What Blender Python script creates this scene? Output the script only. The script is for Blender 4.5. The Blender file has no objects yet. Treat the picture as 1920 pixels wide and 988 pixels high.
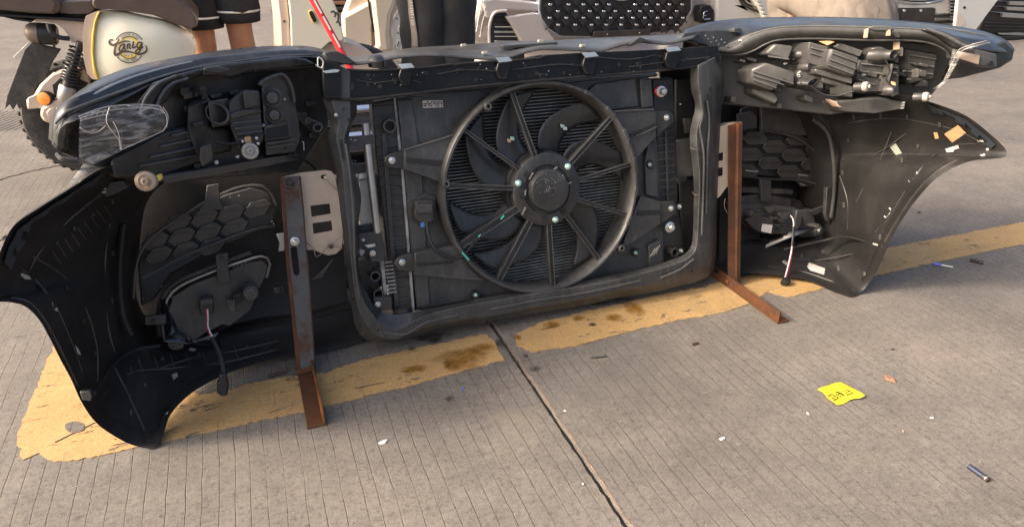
import bpy, bmesh, math, random
from mathutils import Vector, Matrix
from mathutils.bvhtree import BVHTree
from mathutils.geometry import tessellate_polygon
random.seed(7)
SC = bpy.context.scene
COL = SC.collection

# ------------------------------------------------------------------ camera
FPX, CX, CY, CAMH = 1280.0, 960.0, 494.0, 0.9035
RW = Matrix(((0.93285328, 0.15381343, -0.32577014),
             (-0.36009744, 0.42497986, -0.830495),
             (0.01070447, 0.89203898, 0.45183168)))
CAMP = Vector((0, 0, CAMH))
cam = bpy.data.cameras.new('camera')
cam.sensor_width = 36.0
cam.lens = 36.0 * FPX / 1920.0
cam.clip_start, cam.clip_end = 0.02, 500
co = bpy.data.objects.new('camera', cam)
COL.objects.link(co)
mw = RW.to_4x4()
mw.translation = CAMP
co.matrix_world = mw
SC.camera = co

# ------------------------------------------------------------------ sky, sun, exposure
SUN = Vector((-0.82, 0.02, 0.57)).normalized()
world = bpy.data.worlds.new('World')
SC.world = world
world.use_nodes = True
wn = world.node_tree
bg = wn.nodes['Background']
sky = wn.nodes.new('ShaderNodeTexSky')
sky.sky_type = 'NISHITA'
sky.sun_disc = False
sky.sun_elevation = math.asin(SUN.z)
sky.sun_rotation = math.atan2(SUN.x, SUN.y)
sky.air_density = 0.8
sky.dust_density = 8.0
sky.ozone_density = 0.3
bg.inputs['Strength'].default_value = 0.15
wn.links.new(sky.outputs[0], bg.inputs[0])
sl = bpy.data.lights.new('sun', 'SUN')
sl.energy = 1.85
sl.angle = math.radians(8.0)
sl.color = (1.0, 0.87, 0.72)
so = bpy.data.objects.new('sun', sl)
COL.objects.link(so)
so.rotation_euler = SUN.to_track_quat('Z', 'Y').to_euler()
SC.view_settings.view_transform = 'Standard'
SC.view_settings.look = 'None'
SC.view_settings.gamma = 1.0
SC.view_settings.use_curve_mapping = False
SC.view_settings.exposure = 1.25
SC.render.film_transparent = False
SC.cycles.max_bounces, SC.cycles.diffuse_bounces, SC.cycles.glossy_bounces, SC.cycles.transparent_max_bounces = 6, 3, 3, 10

# ------------------------------------------------------------------ pixel of the photograph -> point at a real depth
LEAN, Y0 = math.radians(12.5), 1.325
EV = Vector((0, math.sin(LEAN), math.cos(LEAN)))
EW = Vector((0, -math.cos(LEAN), math.sin(LEAN)))
ORG = Vector((0, Y0, 0))


def ray(px, py):
    return RW @ Vector(((px - CX) / FPX, -(py - CY) / FPX, -1.0))


def loc(P):
    q = P - ORG
    return Vector((q.x, q.dot(EV), q.dot(EW)))


def U(px, py, w, zmin=0.005):
    """front-end local point (across, up, toward the viewer) at depth w, never under the ground"""
    d = ray(px, py)
    t = (ORG + EW * w - CAMP).dot(EW) / d.dot(EW)
    P = CAMP + d * t
    if zmin is not None and P.z < zmin and d.z < 0:
        P = CAMP + d * ((zmin - CAMH) / d.z)
    return loc(P)


def G(px, py, z=0.0):
    d = ray(px, py)
    return CAMP + d * ((z - CAMH) / d.z)


def PY(px, py, Y):
    d = ray(px, py)
    return CAMP + d * (Y / d.y)


# ------------------------------------------------------------------ materials
MATS = {}


def new_mat(name):
    m = bpy.data.materials.new(name)
    m.use_nodes = True
    MATS[name] = m
    nt = m.node_tree
    return m, nt, nt.nodes, nt.links, nt.nodes['Principled BSDF']


def pbr(name, c1, rough=0.5, metal=0.0, c2=None, scale=8.0, sharp=(0.35, 0.7), bump=0.0, bscale=120.0,
        rvar=0.12, coat=0.0, spec=0.5, stretch=(1, 1, 1), dust=0.0, dcol=(0.16, 0.145, 0.125), alpha=1.0, edge=0.0, ecol=(0.20, 0.195, 0.185)):
    m, nt, N, L, P = new_mat(name)
    tc = N.new('ShaderNodeTexCoord')
    mp = N.new('ShaderNodeMapping')
    mp.inputs['Scale'].default_value = stretch
    L.new(tc.outputs['Object'], mp.inputs[0])
    n1 = N.new('ShaderNodeTexNoise')
    n1.inputs['Scale'].default_value = scale
    n1.inputs['Detail'].default_value = 7
    n1.inputs['Roughness'].default_value = 0.62
    L.new(mp.outputs[0], n1.inputs['Vector'])
    cr = N.new('ShaderNodeValToRGB')
    cr.color_ramp.elements[0].position, cr.color_ramp.elements[1].position = sharp
    c2 = c2 or tuple(min(1, x * 1.25) for x in c1)
    cr.color_ramp.elements[0].color = (*c1, 1)
    cr.color_ramp.elements[1].color = (*c2, 1)
    L.new(n1.outputs['Fac'], cr.inputs[0])
    colout = cr.outputs[0]
    if dust > 0:
        def nz(sc_, det, ro, vec):
            n_ = N.new('ShaderNodeTexNoise')
            n_.inputs['Scale'].default_value, n_.inputs['Detail'].default_value, n_.inputs['Roughness'].default_value = sc_, det, ro
            L.new(vec, n_.inputs['Vector'])
            return n_.outputs['Fac']

        def rp(i_, a_, b_, v_):
            r_ = N.new('ShaderNodeMapRange')
            r_.inputs['From Min'].default_value, r_.inputs['From Max'].default_value = a_, b_
            r_.inputs['To Max'].default_value = v_
            L.new(i_, r_.inputs[0])
            return r_.outputs[0]

        def mth(op, a_, b_):
            m_ = N.new('ShaderNodeMath')
            m_.operation = op
            m_.use_clamp = True
            L.new(a_, m_.inputs[0])
            L.new(b_, m_.inputs[1])
            return m_.outputs[0]
        ms = N.new('ShaderNodeMapping')
        ms.inputs['Scale'].default_value = (3.0, .5, 1.5)
        ms.inputs['Rotation'].default_value = (0, 0, .35)
        L.new(tc.outputs['Object'], ms.inputs[0])
        patch = rp(nz(9, 9, .74, tc.outputs['Object']), .46, .76, dust)
        streak = rp(nz(26, 6, .7, ms.outputs[0]), .50, .80, dust * .9)
        speck = rp(nz(230, 3, .6, tc.outputs['Object']), .66, .76, min(1, dust * 2.2))
        f_ = mth('ADD', mth('ADD', patch, streak), speck)
        mx = N.new('ShaderNodeMixRGB')
        mx.inputs[2].default_value = (*dcol, 1)
        L.new(f_, mx.inputs[0])
        L.new(colout, mx.inputs[1])
        colout = mx.outputs[0]
    if edge > 0:
        bv = N.new('ShaderNodeBevel')
        bv.samples = 3
        bv.inputs['Radius'].default_value = .0035
        gm = N.new('ShaderNodeNewGeometry')
        dt = N.new('ShaderNodeVectorMath')
        dt.operation = 'DOT_PRODUCT'
        L.new(bv.outputs[0], dt.inputs[0])
        L.new(gm.outputs['Normal'], dt.inputs[1])
        er = N.new('ShaderNodeMapRange')
        er.inputs['From Min'].default_value, er.inputs['From Max'].default_value = .985, .80
        er.inputs['To Min'].default_value, er.inputs['To Max'].default_value = 0, edge
        L.new(dt.outputs['Value'], er.inputs[0])
        ew_ = N.new('ShaderNodeMath')
        ew_.operation = 'MULTIPLY'
        L.new(er.outputs[0], ew_.inputs[0])
        L.new(n1.outputs['Fac'], ew_.inputs[1])
        mx = N.new('ShaderNodeMixRGB')
        mx.inputs[2].default_value = (*ecol, 1)
        L.new(ew_.outputs[0], mx.inputs[0])
        L.new(colout, mx.inputs[1])
        colout = mx.outputs[0]
    L.new(colout, P.inputs['Base Color'])
    mr = N.new('ShaderNodeMapRange')
    mr.inputs['To Min'].default_value = max(0.03, rough - rvar)
    mr.inputs['To Max'].default_value = min(1, rough + rvar)
    L.new(n1.outputs['Fac'], mr.inputs[0])
    L.new(mr.outputs[0], P.inputs['Roughness'])
    P.inputs['Metallic'].default_value = metal
    P.inputs['Coat Weight'].default_value = coat
    P.inputs['Coat Roughness'].default_value = 0.08
    P.inputs['Specular IOR Level'].default_value = spec
    P.inputs['Alpha'].default_value = alpha
    if bump > 0:
        n2 = N.new('ShaderNodeTexNoise')
        n2.inputs['Scale'].default_value = bscale
        n2.inputs['Detail'].default_value = 3
        L.new(mp.outputs[0], n2.inputs['Vector'])
        b = N.new('ShaderNodeBump')
        b.inputs['Strength'].default_value = bump
        b.inputs['Distance'].default_value = 0.004
        L.new(n2.outputs['Fac'], b.inputs['Height'])
        L.new(b.outputs[0], P.inputs['Normal'])
    return m


pbr('black_plastic', (0.022, 0.0214, 0.0208), 0.44, c2=(0.042, 0.040, 0.038), scale=9, bump=0.06, bscale=260, dust=0.18, edge=.5)
pbr('cover_inside', (0.0145, 0.0138, 0.0135), 0.44, c2=(0.026, 0.0243, 0.0238), scale=4, bump=0.10, bscale=60, dust=0.12, spec=.24, dcol=(.10, .096, .092))
pbr('cover_paint', (0.006, 0.006, 0.008), 0.14, c2=(0.009, 0.009, 0.011), coat=0.7, scale=6)
pbr('lamp_plastic', (0.036, 0.035, 0.034), 0.38, c2=(0.064, 0.061, 0.057), scale=10, bump=0.05, bscale=300, dust=0.30, dcol=(.16, .148, .135), edge=.8)
pbr('shroud_plastic', (0.026, 0.026, 0.026), 0.42, c2=(0.058, 0.058, 0.056), scale=12, bump=0.06, bscale=220, dust=0.45, dcol=(0.13, 0.127, 0.12), edge=.9)
pbr('fan_plastic', (0.018, 0.0185, 0.019), 0.36, c2=(0.034, 0.0345, 0.035), scale=9, dust=0.26, dcol=(0.10, 0.10, 0.096), stretch=(3, 1, 1), edge=.8)
pbr('tie_paint', (0.004, 0.004, 0.0045), 0.30, c2=(0.008, 0.008, 0.0085), scale=14, bump=0.30, bscale=16, dust=0.10, dcol=(.07, .07, .068), spec=.25, edge=1.0, ecol=(.12, .12, .117))
pbr('support_paint', (0.020, 0.0205, 0.0205), 0.38, c2=(0.046, 0.047, 0.046), coat=0.15, scale=7, bump=0.05, bscale=40, dust=0.34, dcol=(.16, .16, .15), edge=1.0, ecol=(.24, .24, .23))
pbr('top_cover', (0.030, 0.032, 0.034), 0.34, c2=(0.065, 0.066, 0.067), scale=16, dust=0.35, dcol=(.16, .16, .15), edge=.8)
pbr('slate_plastic', (0.028, 0.034, 0.042), 0.45, c2=(0.036, 0.043, 0.052))
pbr('lens_rim', (0.010, 0.0105, 0.012), 0.30, c2=(0.020, 0.0205, 0.022), coat=0.2, scale=12, dust=0.22, edge=.8, ecol=(.22, .22, .22))
pbr('fin_alloy', (0.17, 0.17, 0.165), 0.45, 0.3, c2=(0.50, 0.50, 0.48), scale=26, sharp=(.3, .7), dust=.25)
pbr('core_dark', (0.012, 0.012, 0.012), 0.7, scale=30)
pbr('alloy', (0.40, 0.39, 0.37), 0.42, 0.85, c2=(0.55, 0.54, 0.51), scale=10, dust=0.3)
pbr('zinc', (0.55, 0.56, 0.53), 0.32, 0.85, c2=(0.75, 0.75, 0.70), scale=60)
pbr('green_zinc', (0.35, 0.60, 0.55), 0.35, 0.6, c2=(0.7, 0.78, 0.74), scale=120)
pbr('nylon', (0.31, 0.29, 0.26), 0.5, c2=(0.38, 0.36, 0.325), scale=30)
pbr('nylon_tan', (0.33, 0.24, 0.17), 0.5, c2=(0.42, 0.32, 0.23), scale=30)
pbr('bare_plate', (0.42, 0.335, 0.25), 0.50, 0.25, c2=(0.54, 0.44, 0.335), scale=7, bump=0.05, bscale=60, dust=0.3, dcol=(.26, .19, .14))
pbr('tape_white', (0.34, 0.33, 0.31), 0.6, c2=(0.44, 0.43, 0.40), scale=40)
pbr('label_white', (0.60, 0.55, 0.50), 0.55, c2=(0.66, 0.62, 0.57), scale=60)
pbr('orange_and_sunlit_white', (0.58, 0.31, 0.15), 0.55, c2=(0.66, 0.38, 0.20), scale=40)  # orange small parts, and white labels with warm sunlight put into their colour
pbr('label_green', (0.24, 0.26, 0.21), 0.6, c2=(0.30, 0.32, 0.26), scale=60)
pbr('ink', (0.02, 0.016, 0.012), 0.6)
pbr('amber', (0.62, 0.20, 0.03), 0.25, c2=(0.75, 0.29, 0.05), scale=60, coat=.4)
pbr('wire_black', (0.012, 0.012, 0.012), 0.5)
pbr('wire_red', (0.45, 0.03, 0.05), 0.45)
pbr('wire_white', (0.68, 0.58, 0.58), 0.45)
pbr('teal', (0.10, 0.50, 0.42), 0.45)
pbr('blue_bit', (0.05, 0.18, 0.42), 0.45)
pbr('chrome', (0.80, 0.80, 0.80), 0.10, 1.0, c2=(.86, .86, .86), rvar=.04)
pbr('dull_wire', (0.20, 0.16, 0.13), 0.5, 0.5)
pbr('rubber', (0.022, 0.021, 0.020), 0.75, c2=(0.04, 0.037, 0.034), scale=20, bump=.1, bscale=80, dust=.4)
pbr('cream_paint', (0.76, 0.72, 0.56), 0.22, c2=(0.79, 0.75, 0.59), scale=2, coat=0.5)
pbr('beige_trim', (0.56, 0.44, 0.35), 0.42, c2=(0.61, 0.49, 0.40), scale=5, dust=.2, dcol=(.4, .32, .26))
pbr('yellow_strip', (0.78, 0.58, 0.12), 0.4)
pbr('seat_leather', (0.085, 0.060, 0.048), 0.40, c2=(0.115, 0.085, 0.068), scale=12, bump=.12, bscale=190)
pbr('rack_black', (0.014, 0.013, 0.012), 0.4, c2=(.022, .02, .018))
pbr('logo_brown', (0.085, 0.055, 0.036), 0.4)
pbr('logo_dark', (0.05, 0.05, 0.05), 0.4)
pbr('skin', (0.40, 0.205, 0.13), 0.48, c2=(0.47, 0.255, 0.165), scale=14, bump=.05, bscale=200)
pbr('cloth_black', (0.018, 0.020, 0.024), 0.9, c2=(0.03, 0.032, 0.036), scale=10, bump=.3, bscale=40, spec=.2)
pbr('cloth_grey', (0.026, 0.027, 0.029), 0.92, c2=(0.05, 0.049, 0.048), scale=6, bump=.35, bscale=30, spec=.2)
pbr('cloth_panel', (0.22, 0.19, 0.165), 0.9, c2=(0.30, 0.265, 0.23), scale=18, bump=.3, bscale=60, spec=.2)
pbr('cloth_khaki', (0.17, 0.142, 0.115), 0.92, c2=(0.235, 0.197, 0.16), scale=7, bump=.8, bscale=14, spec=.2)
pbr('cloth_white', (0.6, 0.6, 0.58), 0.9, spec=.2)
pbr('cloth_blue', (0.10, 0.14, 0.22), 0.9, c2=(0.14, 0.18, 0.27), spec=.2)
pbr('hair', (0.012, 0.010, 0.009), 0.5)
pbr('white_body', (0.74, 0.72, 0.65), 0.25, c2=(0.78, 0.76, 0.70), scale=2, coat=0.4, dust=.15, dcol=(.5, .44, .36))
pbr('cream_body', (0.76, 0.65, 0.50), 0.32, c2=(0.80, 0.69, 0.545), scale=3, coat=0.3, dust=.15, dcol=(.5, .4, .3))
pbr('bronze_body', (0.56, 0.51, 0.48), 0.24, 0.25, c2=(0.60, 0.545, 0.51), scale=2, coat=0.5)
pbr('grille_black', (0.010, 0.010, 0.011), 0.42, c2=(0.02, 0.02, 0.02))
pbr('blue_chrome', (0.42, 0.47, 0.60), 0.22, 0.7, c2=(.5, .55, .68))
pbr('silver_slat', (0.42, 0.42, 0.41), 0.32, 0.6, c2=(.5, .5, .48))
pbr('dark_steel', (0.05, 0.045, 0.042), 0.5, .6, c2=(0.09, .08, .075))
pbr('red_paint', (0.62, 0.022, 0.03), 0.30, c2=(.70, .035, .04), scale=30, coat=.4)
pbr('paper_yellow', (0.70, 0.57, 0.015), 0.5, c2=(0.80, 0.67, 0.03), scale=30, dust=.12, dcol=(.45, .36, .1))
pbr('pen_blue_black', (0.022, 0.03, 0.055), 0.35)
pbr('pen_blue', (0.10, 0.12, 0.50), 0.35)
pbr('chip_white', (0.55, 0.52, 0.48), 0.8)
pbr('stone', (0.16, 0.15, 0.13), 0.9, c2=(.25, .23, .2), scale=80)
pbr('leaf_brown', (0.26, 0.13, 0.075), 0.8)
pbr('bit_brown', (0.05, 0.022, 0.018), 0.6)
pbr('weld', (0.12, 0.07, 0.045), 0.7, .3)
pbr('joint_filler', (0.030, 0.027, 0.023), 0.95, c2=(.06, .052, .043), scale=60, bump=.5, bscale=120)
pbr('joint_lip_sunlit', (0.28, 0.215, 0.165), 0.95, c2=(.17, .145, .125), scale=50, bump=.6, bscale=200)


def rust_mat(name, base, shift):
    m, nt, N, L, P = new_mat(name)
    tc = N.new('ShaderNodeTexCoord')
    n = N.new('ShaderNodeTexNoise')
    n.inputs['Scale'].default_value = 14
    n.inputs['Detail'].default_value = 9
    n.inputs['Roughness'].default_value = 0.72
    L.new(tc.outputs['Object'], n.inputs['Vector'])
    cr = N.new('ShaderNodeValToRGB')
    e = cr.color_ramp.elements
    e[0].position, e[0].color = 0.30 + shift, (*base, 1)
    e[1].position, e[1].color = 0.74 + shift, (0.34, 0.115, 0.028, 1)
    a = e.new(0.46 + shift)
    a.color = (0.105, 0.042, 0.018, 1)
    a = e.new(0.60 + shift)
    a.color = (0.17, 0.062, 0.022, 1)
    L.new(n.outputs['Fac'], cr.inputs[0])
    n2 = N.new('ShaderNodeTexNoise')
    n2.inputs['Scale'].default_value = 260
    n2.inputs['Detail'].default_value = 4
    L.new(tc.outputs['Object'], n2.inputs['Vector'])
    mx = N.new('ShaderNodeMixRGB')
    mx.blend_type = 'MULTIPLY'
    mx.inputs[0].default_value = 0.5
    L.new(cr.outputs[0], mx.inputs[1])
    L.new(n2.outputs['Color'], mx.inputs[2])
    L.new(mx.outputs[0], P.inputs['Base Color'])
    P.inputs['Roughness'].default_value = 0.72
    P.inputs['Metallic'].default_value = 0.15
    b = N.new('ShaderNodeBump')
    b.inputs['Strength'].default_value = 0.35
    b.inputs['Distance'].default_value = 0.002
    L.new(n2.outputs['Fac'], b.inputs['Height'])
    L.new(b.outputs[0], P.inputs['Normal'])


rust_mat('rust_grey', (0.125, 0.128, 0.130), 0.17)
rust_mat('rust_brown', (0.065, 0.030, 0.019), 0.04)
rust_mat('rust_foot', (0.11, 0.09, 0.08), 0.02)
rust_mat('rust_orange', (0.10, 0.045, 0.02), -0.13)


def film_mat():
    m, nt, N, L, P = new_mat('clear_film')
    tc = N.new('ShaderNodeTexCoord')
    n = N.new('ShaderNodeTexNoise')
    n.inputs['Scale'].default_value = 22
    n.inputs['Detail'].default_value = 6
    n.inputs['Distortion'].default_value = 1.5
    mp = N.new('ShaderNodeMapping')
    mp.inputs['Scale'].default_value = (.8, 5, 1)
    mp.inputs['Rotation'].default_value = (0, 0, .5)
    L.new(tc.outputs['Object'], mp.inputs[0])
    L.new(mp.outputs[0], n.inputs['Vector'])
    r = N.new('ShaderNodeValToRGB')
    r.color_ramp.elements[0].position, r.color_ramp.elements[0].color = .44, (.10, .10, .10, 1)
    r.color_ramp.elements[1].position, r.color_ramp.elements[1].color = .74, (.75, .75, .75, 1)
    L.new(n.outputs['Fac'], r.inputs[0])
    L.new(r.outputs[0], P.inputs['Alpha'])
    P.inputs['Base Color'].default_value = (.60, .58, .54, 1)
    P.inputs['Roughness'].default_value = .18
    b = N.new('ShaderNodeBump')
    b.inputs['Strength'].default_value = .6
    b.inputs['Distance'].default_value = .01
    L.new(n.outputs['Fac'], b.inputs['Height'])
    L.new(b.outputs[0], P.inputs['Normal'])


film_mat()


def ground_mat(name, groove):
    m, nt, N, L, P = new_mat(name)
    tc = N.new('ShaderNodeTexCoord')
    O = tc.outputs['Object']

    def noise(scale, det=6, rough=.6, vec=None, dist=0.0):
        n = N.new('ShaderNodeTexNoise')
        n.inputs['Scale'].default_value = scale
        n.inputs['Detail'].default_value = det
        n.inputs['Roughness'].default_value = rough
        n.inputs['Distortion'].default_value = dist
        L.new(vec or O, n.inputs['Vector'])
        return n

    def ramp(inp, stops):
        r = N.new('ShaderNodeValToRGB')
        e = r.color_ramp.elements
        while len(e) < len(stops):
            e.new(.5)
        for el, (p, c) in zip(e, stops):
            el.position = p
            el.color = (*c, 1) if len(c) == 3 else c
        L.new(inp, r.inputs[0])
        return r

    def mix(fac, a, b, mode='MIX'):
        x = N.new('ShaderNodeMixRGB')
        x.blend_type = mode
        for i, v in ((0, fac), (1, a), (2, b)):
            if isinstance(v, (int, float)):
                x.inputs[i].default_value = v
            elif isinstance(v, tuple):
                x.inputs[i].default_value = (*v, 1)
            else:
                L.new(v, x.inputs[i])
        return x.outputs[0]

    def math_(op, a, b=None):
        x = N.new('ShaderNodeMath')
        x.operation = op
        for i, v in ((0, a), (1, b)):
            if v is None:
                continue
            if isinstance(v, (int, float)):
                x.inputs[i].default_value = v
            else:
                L.new(v, x.inputs[i])
        return x.outputs[0]
    big = noise(1.6, 5, .6)
    base = ramp(big.outputs['Fac'], [(.26, (.138, .126, .114)), (.50, (.196, .177, .157)), (.76, (.240, .213, .183))]).outputs[0]
    mid = noise(11, 7, .7)
    base = mix(.55, base, ramp(mid.outputs['Fac'], [(.3, (.34, .34, .34)), (.7, (.66, .65, .63))]).outputs[0], 'OVERLAY')
    fine = noise(200, 3, .75)
    base = mix(1.0, base, ramp(fine.outputs['Fac'], [(.30, (.62, .61, .60)), (.50, (.92, .92, .92)), (.72, (1.0, 1.0, 1.0))]).outputs[0], 'MULTIPLY')
    gr2 = noise(85, 5, .8)
    base = mix(1.0, base, ramp(gr2.outputs['Fac'], [(.32, (.55, .54, .53)), (.50, (.95, .94, .93)), (.70, (1.0, 1.0, 1.0))]).outputs[0], 'MULTIPLY')
    gr3 = noise(32, 6, .8)
    base = mix(ramp(gr3.outputs['Fac'], [(.55, (0, 0, 0)), (.72, (.5, .5, .5))]).outputs[0], base, (.27, .243, .210))
    speck = noise(120, 4, .75)
    base = mix(ramp(speck.outputs['Fac'], [(.66, (0, 0, 0)), (.74, (.5, .5, .5))]).outputs[0], base, (.30, .266, .228))
    # pale dust patches and dark tyre scuffs
    dustn = noise(3.3, 6, .65, dist=.6)
    base = mix(ramp(dustn.outputs['Fac'], [(.60, (0, 0, 0)), (.78, (.55, .55, .55))]).outputs[0], base, (.26, .215, .162))
    scuff = noise(2.1, 8, .7, dist=.9)
    base = mix(ramp(scuff.outputs['Fac'], [(.58, (0, 0, 0)), (.80, (.5, .5, .5))]).outputs[0], base, (.095, .091, .088))
    tyre = N.new('ShaderNodeMapping')
    tyre.inputs['Rotation'].default_value = (0, 0, -.5)
    tyre.inputs['Scale'].default_value = (.35, 2.4, 1)
    L.new(O, tyre.inputs[0])
    tn = noise(2.2, 7, .72, tyre.outputs[0], .3)
    base = mix(ramp(tn.outputs['Fac'], [(.50, (0, 0, 0)), (.72, (.55, .55, .55))]).outputs[0], base, (.125, .112, .10))
    scr = N.new('ShaderNodeMapping')
    scr.inputs['Rotation'].default_value = (0, 0, .7)
    scr.inputs['Scale'].default_value = (1.2, 14, 1)
    L.new(O, scr.inputs[0])
    sn = noise(9, 4, .6, scr.outputs[0], .4)
    base = mix(ramp(sn.outputs['Fac'], [(.66, (0, 0, 0)), (.76, (.35, .35, .35))]).outputs[0], base, (.33, .29, .245))
    # raked grooves running away from the viewer
    sep = N.new('ShaderNodeSeparateXYZ')
    L.new(O, sep.inputs[0])
    mpw = N.new('ShaderNodeMapping')
    mpw.inputs['Scale'].default_value = (1, .7, 1)
    L.new(O, mpw.inputs[0])
    wob = noise(3.0, 5, .6, mpw.outputs[0])
    xw = math_('ADD', sep.outputs[0], math_('MULTIPLY', math_('SUBTRACT', wob.outputs['Fac'], .5), .022))
    vor = N.new('ShaderNodeTexVoronoi')
    vor.voronoi_dimensions = '1D'
    vor.feature = 'DISTANCE_TO_EDGE'
    vor.inputs['Scale'].default_value = 1 / .0290
    vor.inputs['Randomness'].default_value = .5
    L.new(xw, vor.inputs['W'])
    brk = noise(5.5, 7, .7)
    width = ramp(brk.outputs['Fac'], [(.33, (.0, .0, .0)), (.50, (.030, .030, .030)), (.75, (.055, .055, .055))]).outputs[0]
    gl = math_('SUBTRACT', 1.0, math_('MINIMUM', math_('DIVIDE', vor.outputs['Distance'], math_('ADD', width, .006)), 1.0))
    gl = math_('MULTIPLY', gl, ramp(brk.outputs['Fac'], [(.30, (.10, .10, .10)), (.54, (1, 1, 1))]).outputs[0])
    base = mix(math_('MULTIPLY', gl, .48 * groove), base, (.035, .029, .025))
    L.new(base, P.inputs['Base Color'])
    P.inputs['Roughness'].default_value = .88
    P.inputs['Specular IOR Level'].default_value = .25
    hgt = math_('ADD', math_('MULTIPLY', gl, -.9 * groove), math_('ADD', math_('MULTIPLY', fine.outputs['Fac'], .32), math_('MULTIPLY', mid.outputs['Fac'], .8)))
    b = N.new('ShaderNodeBump')
    b.inputs['Strength'].default_value = .55
    b.inputs['Distance'].default_value = .0035
    L.new(hgt, b.inputs['Height'])
    L.new(b.outputs[0], P.inputs['Normal'])


ground_mat('concrete', 1.0)
ground_mat('concrete_right', 1.0)


def paint_mat():
    m, nt, N, L, P = new_mat('road_paint')
    tc = N.new('ShaderNodeTexCoord')
    O = tc.outputs['Object']

    def noise(s, d, r, vec=O, dist=0):
        n = N.new('ShaderNodeTexNoise')
        n.inputs['Scale'].default_value, n.inputs['Detail'].default_value, n.inputs['Roughness'].default_value = s, d, r
        n.inputs['Distortion'].default_value = dist
        L.new(vec, n.inputs['Vector'])
        return n.outputs['Fac']

    def ramp(i, a, ca, b_, cb):
        r = N.new('ShaderNodeValToRGB')
        r.color_ramp.elements[0].position, r.color_ramp.elements[0].color = a, (*ca, 1)
        r.color_ramp.elements[1].position, r.color_ramp.elements[1].color = b_, (*cb, 1)
        L.new(i, r.inputs[0])
        return r.outputs[0]

    def mix(f, a, b_, mode='MIX'):
        x = N.new('ShaderNodeMixRGB')
        x.blend_type = mode
        for k, v in ((0, f), (1, a), (2, b_)):
            if isinstance(v, float):
                x.inputs[k].default_value = v
            elif isinstance(v, tuple):
                x.inputs[k].default_value = (*v, 1)
            else:
                L.new(v, x.inputs[k])
        return x.outputs[0]
    c = ramp(noise(6, 6, .6), .3, (.36, .225, .088), .7, (.43, .275, .112))
    c = mix(.55, c, ramp(noise(300, 3, .7), .3, (.25, .25, .25), .7, (.75, .75, .75)), 'OVERLAY')
    mp = N.new('ShaderNodeMapping')
    mp.inputs['Scale'].default_value = (1.0, 3.2, 1)
    mp.inputs['Rotation'].default_value = (0, 0, .25)
    L.new(O, mp.inputs[0])
    worn = noise(26, 7, .72, mp.outputs[0], .4)
    c = mix(ramp(worn, .635, (0, 0, 0), .68, (.9, .9, .9)), c, (.11, .09, .072))
    c = mix(ramp(noise(4.5, 7, .7), .58, (0, 0, 0), .85, (.6, .6, .6)), c, (.20, .15, .075))
    sp_ = N.new('ShaderNodeSeparateXYZ')
    L.new(O, sp_.inputs[0])
    vo = N.new('ShaderNodeTexVoronoi')
    vo.voronoi_dimensions, vo.feature = '1D', 'DISTANCE_TO_EDGE'
    vo.inputs['Scale'].default_value, vo.inputs['Randomness'].default_value = 1 / .0290, .5
    L.new(sp_.outputs[0], vo.inputs['W'])
    gsum = N.new('ShaderNodeMath')
    gsum.operation = 'ADD'
    L.new(vo.outputs['Distance'], gsum.inputs[0])
    L.new(ramp(noise(14, 6, .7), .40, (0, 0, 0), .60, (.2, .2, .2)), gsum.inputs[1])
    c = mix(ramp(gsum.outputs[0], .02, (.55, .55, .55), .07, (0, 0, 0)), c, (.16, .12, .075))
    gm_ = ramp(noise(3.2, 8, .75), .52, (0, 0, 0), .74, (.55, .55, .55))
    c = mix(gm_, c, (.17, .135, .09))
    c = mix(ramp(noise(60, 5, .8), .60, (0, 0, 0), .70, (.6, .6, .6)), c, (.56, .42, .24))
    hole = ramp(noise(17, 8, .74, mp.outputs[0], .8), .595, (1, 1, 1), .62, (0, 0, 0))
    L.new(hole, P.inputs['Alpha'])
    L.new(c, P.inputs['Base Color'])
    P.inputs['Roughness'].default_value = .8
    b = N.new('ShaderNodeBump')
    b.inputs['Strength'].default_value = .5
    b.inputs['Distance'].default_value = .003
    L.new(worn, b.inputs['Height'])
    L.new(b.outputs[0], P.inputs['Normal'])


paint_mat()


def stain_mat(name, col, amin, amax, rough):
    m, nt, N, L, P = new_mat(name)
    tc = N.new('ShaderNodeTexCoord')
    n = N.new('ShaderNodeTexNoise')
    n.inputs['Scale'].default_value = 34
    n.inputs['Detail'].default_value = 7
    n.inputs['Distortion'].default_value = .5
    L.new(tc.outputs['Object'], n.inputs['Vector'])
    r = N.new('ShaderNodeValToRGB')
    r.color_ramp.elements[0].position, r.color_ramp.elements[0].color = .36, (amin,) * 3 + (1,)
    r.color_ramp.elements[1].position, r.color_ramp.elements[1].color = .62, (amax,) * 3 + (1,)
    L.new(n.outputs['Fac'], r.inputs[0])
    sub_ = N.new('ShaderNodeVectorMath')
    sub_.operation = 'DISTANCE'
    sub_.inputs[1].default_value = (.5, .5, .5)
    L.new(tc.outputs['Generated'], sub_.inputs[0])
    fo = N.new('ShaderNodeMapRange')
    fo.inputs['From Min'].default_value, fo.inputs['From Max'].default_value = .62, .40
    L.new(sub_.outputs['Value'], fo.inputs[0])
    mu = N.new('ShaderNodeMath')
    mu.operation = 'MULTIPLY'
    L.new(r.outputs[0], mu.inputs[0])
    L.new(fo.outputs[0], mu.inputs[1])
    L.new(mu.outputs[0], P.inputs['Alpha'])
    P.inputs['Base Color'].default_value = (*col, 1)
    P.inputs['Roughness'].default_value = rough


stain_mat('stain_brown', (.27, .125, .010), .35, .97, .08)
stain_mat('stain_dark', (.025, .022, .018), .1, .8, .2)


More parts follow.
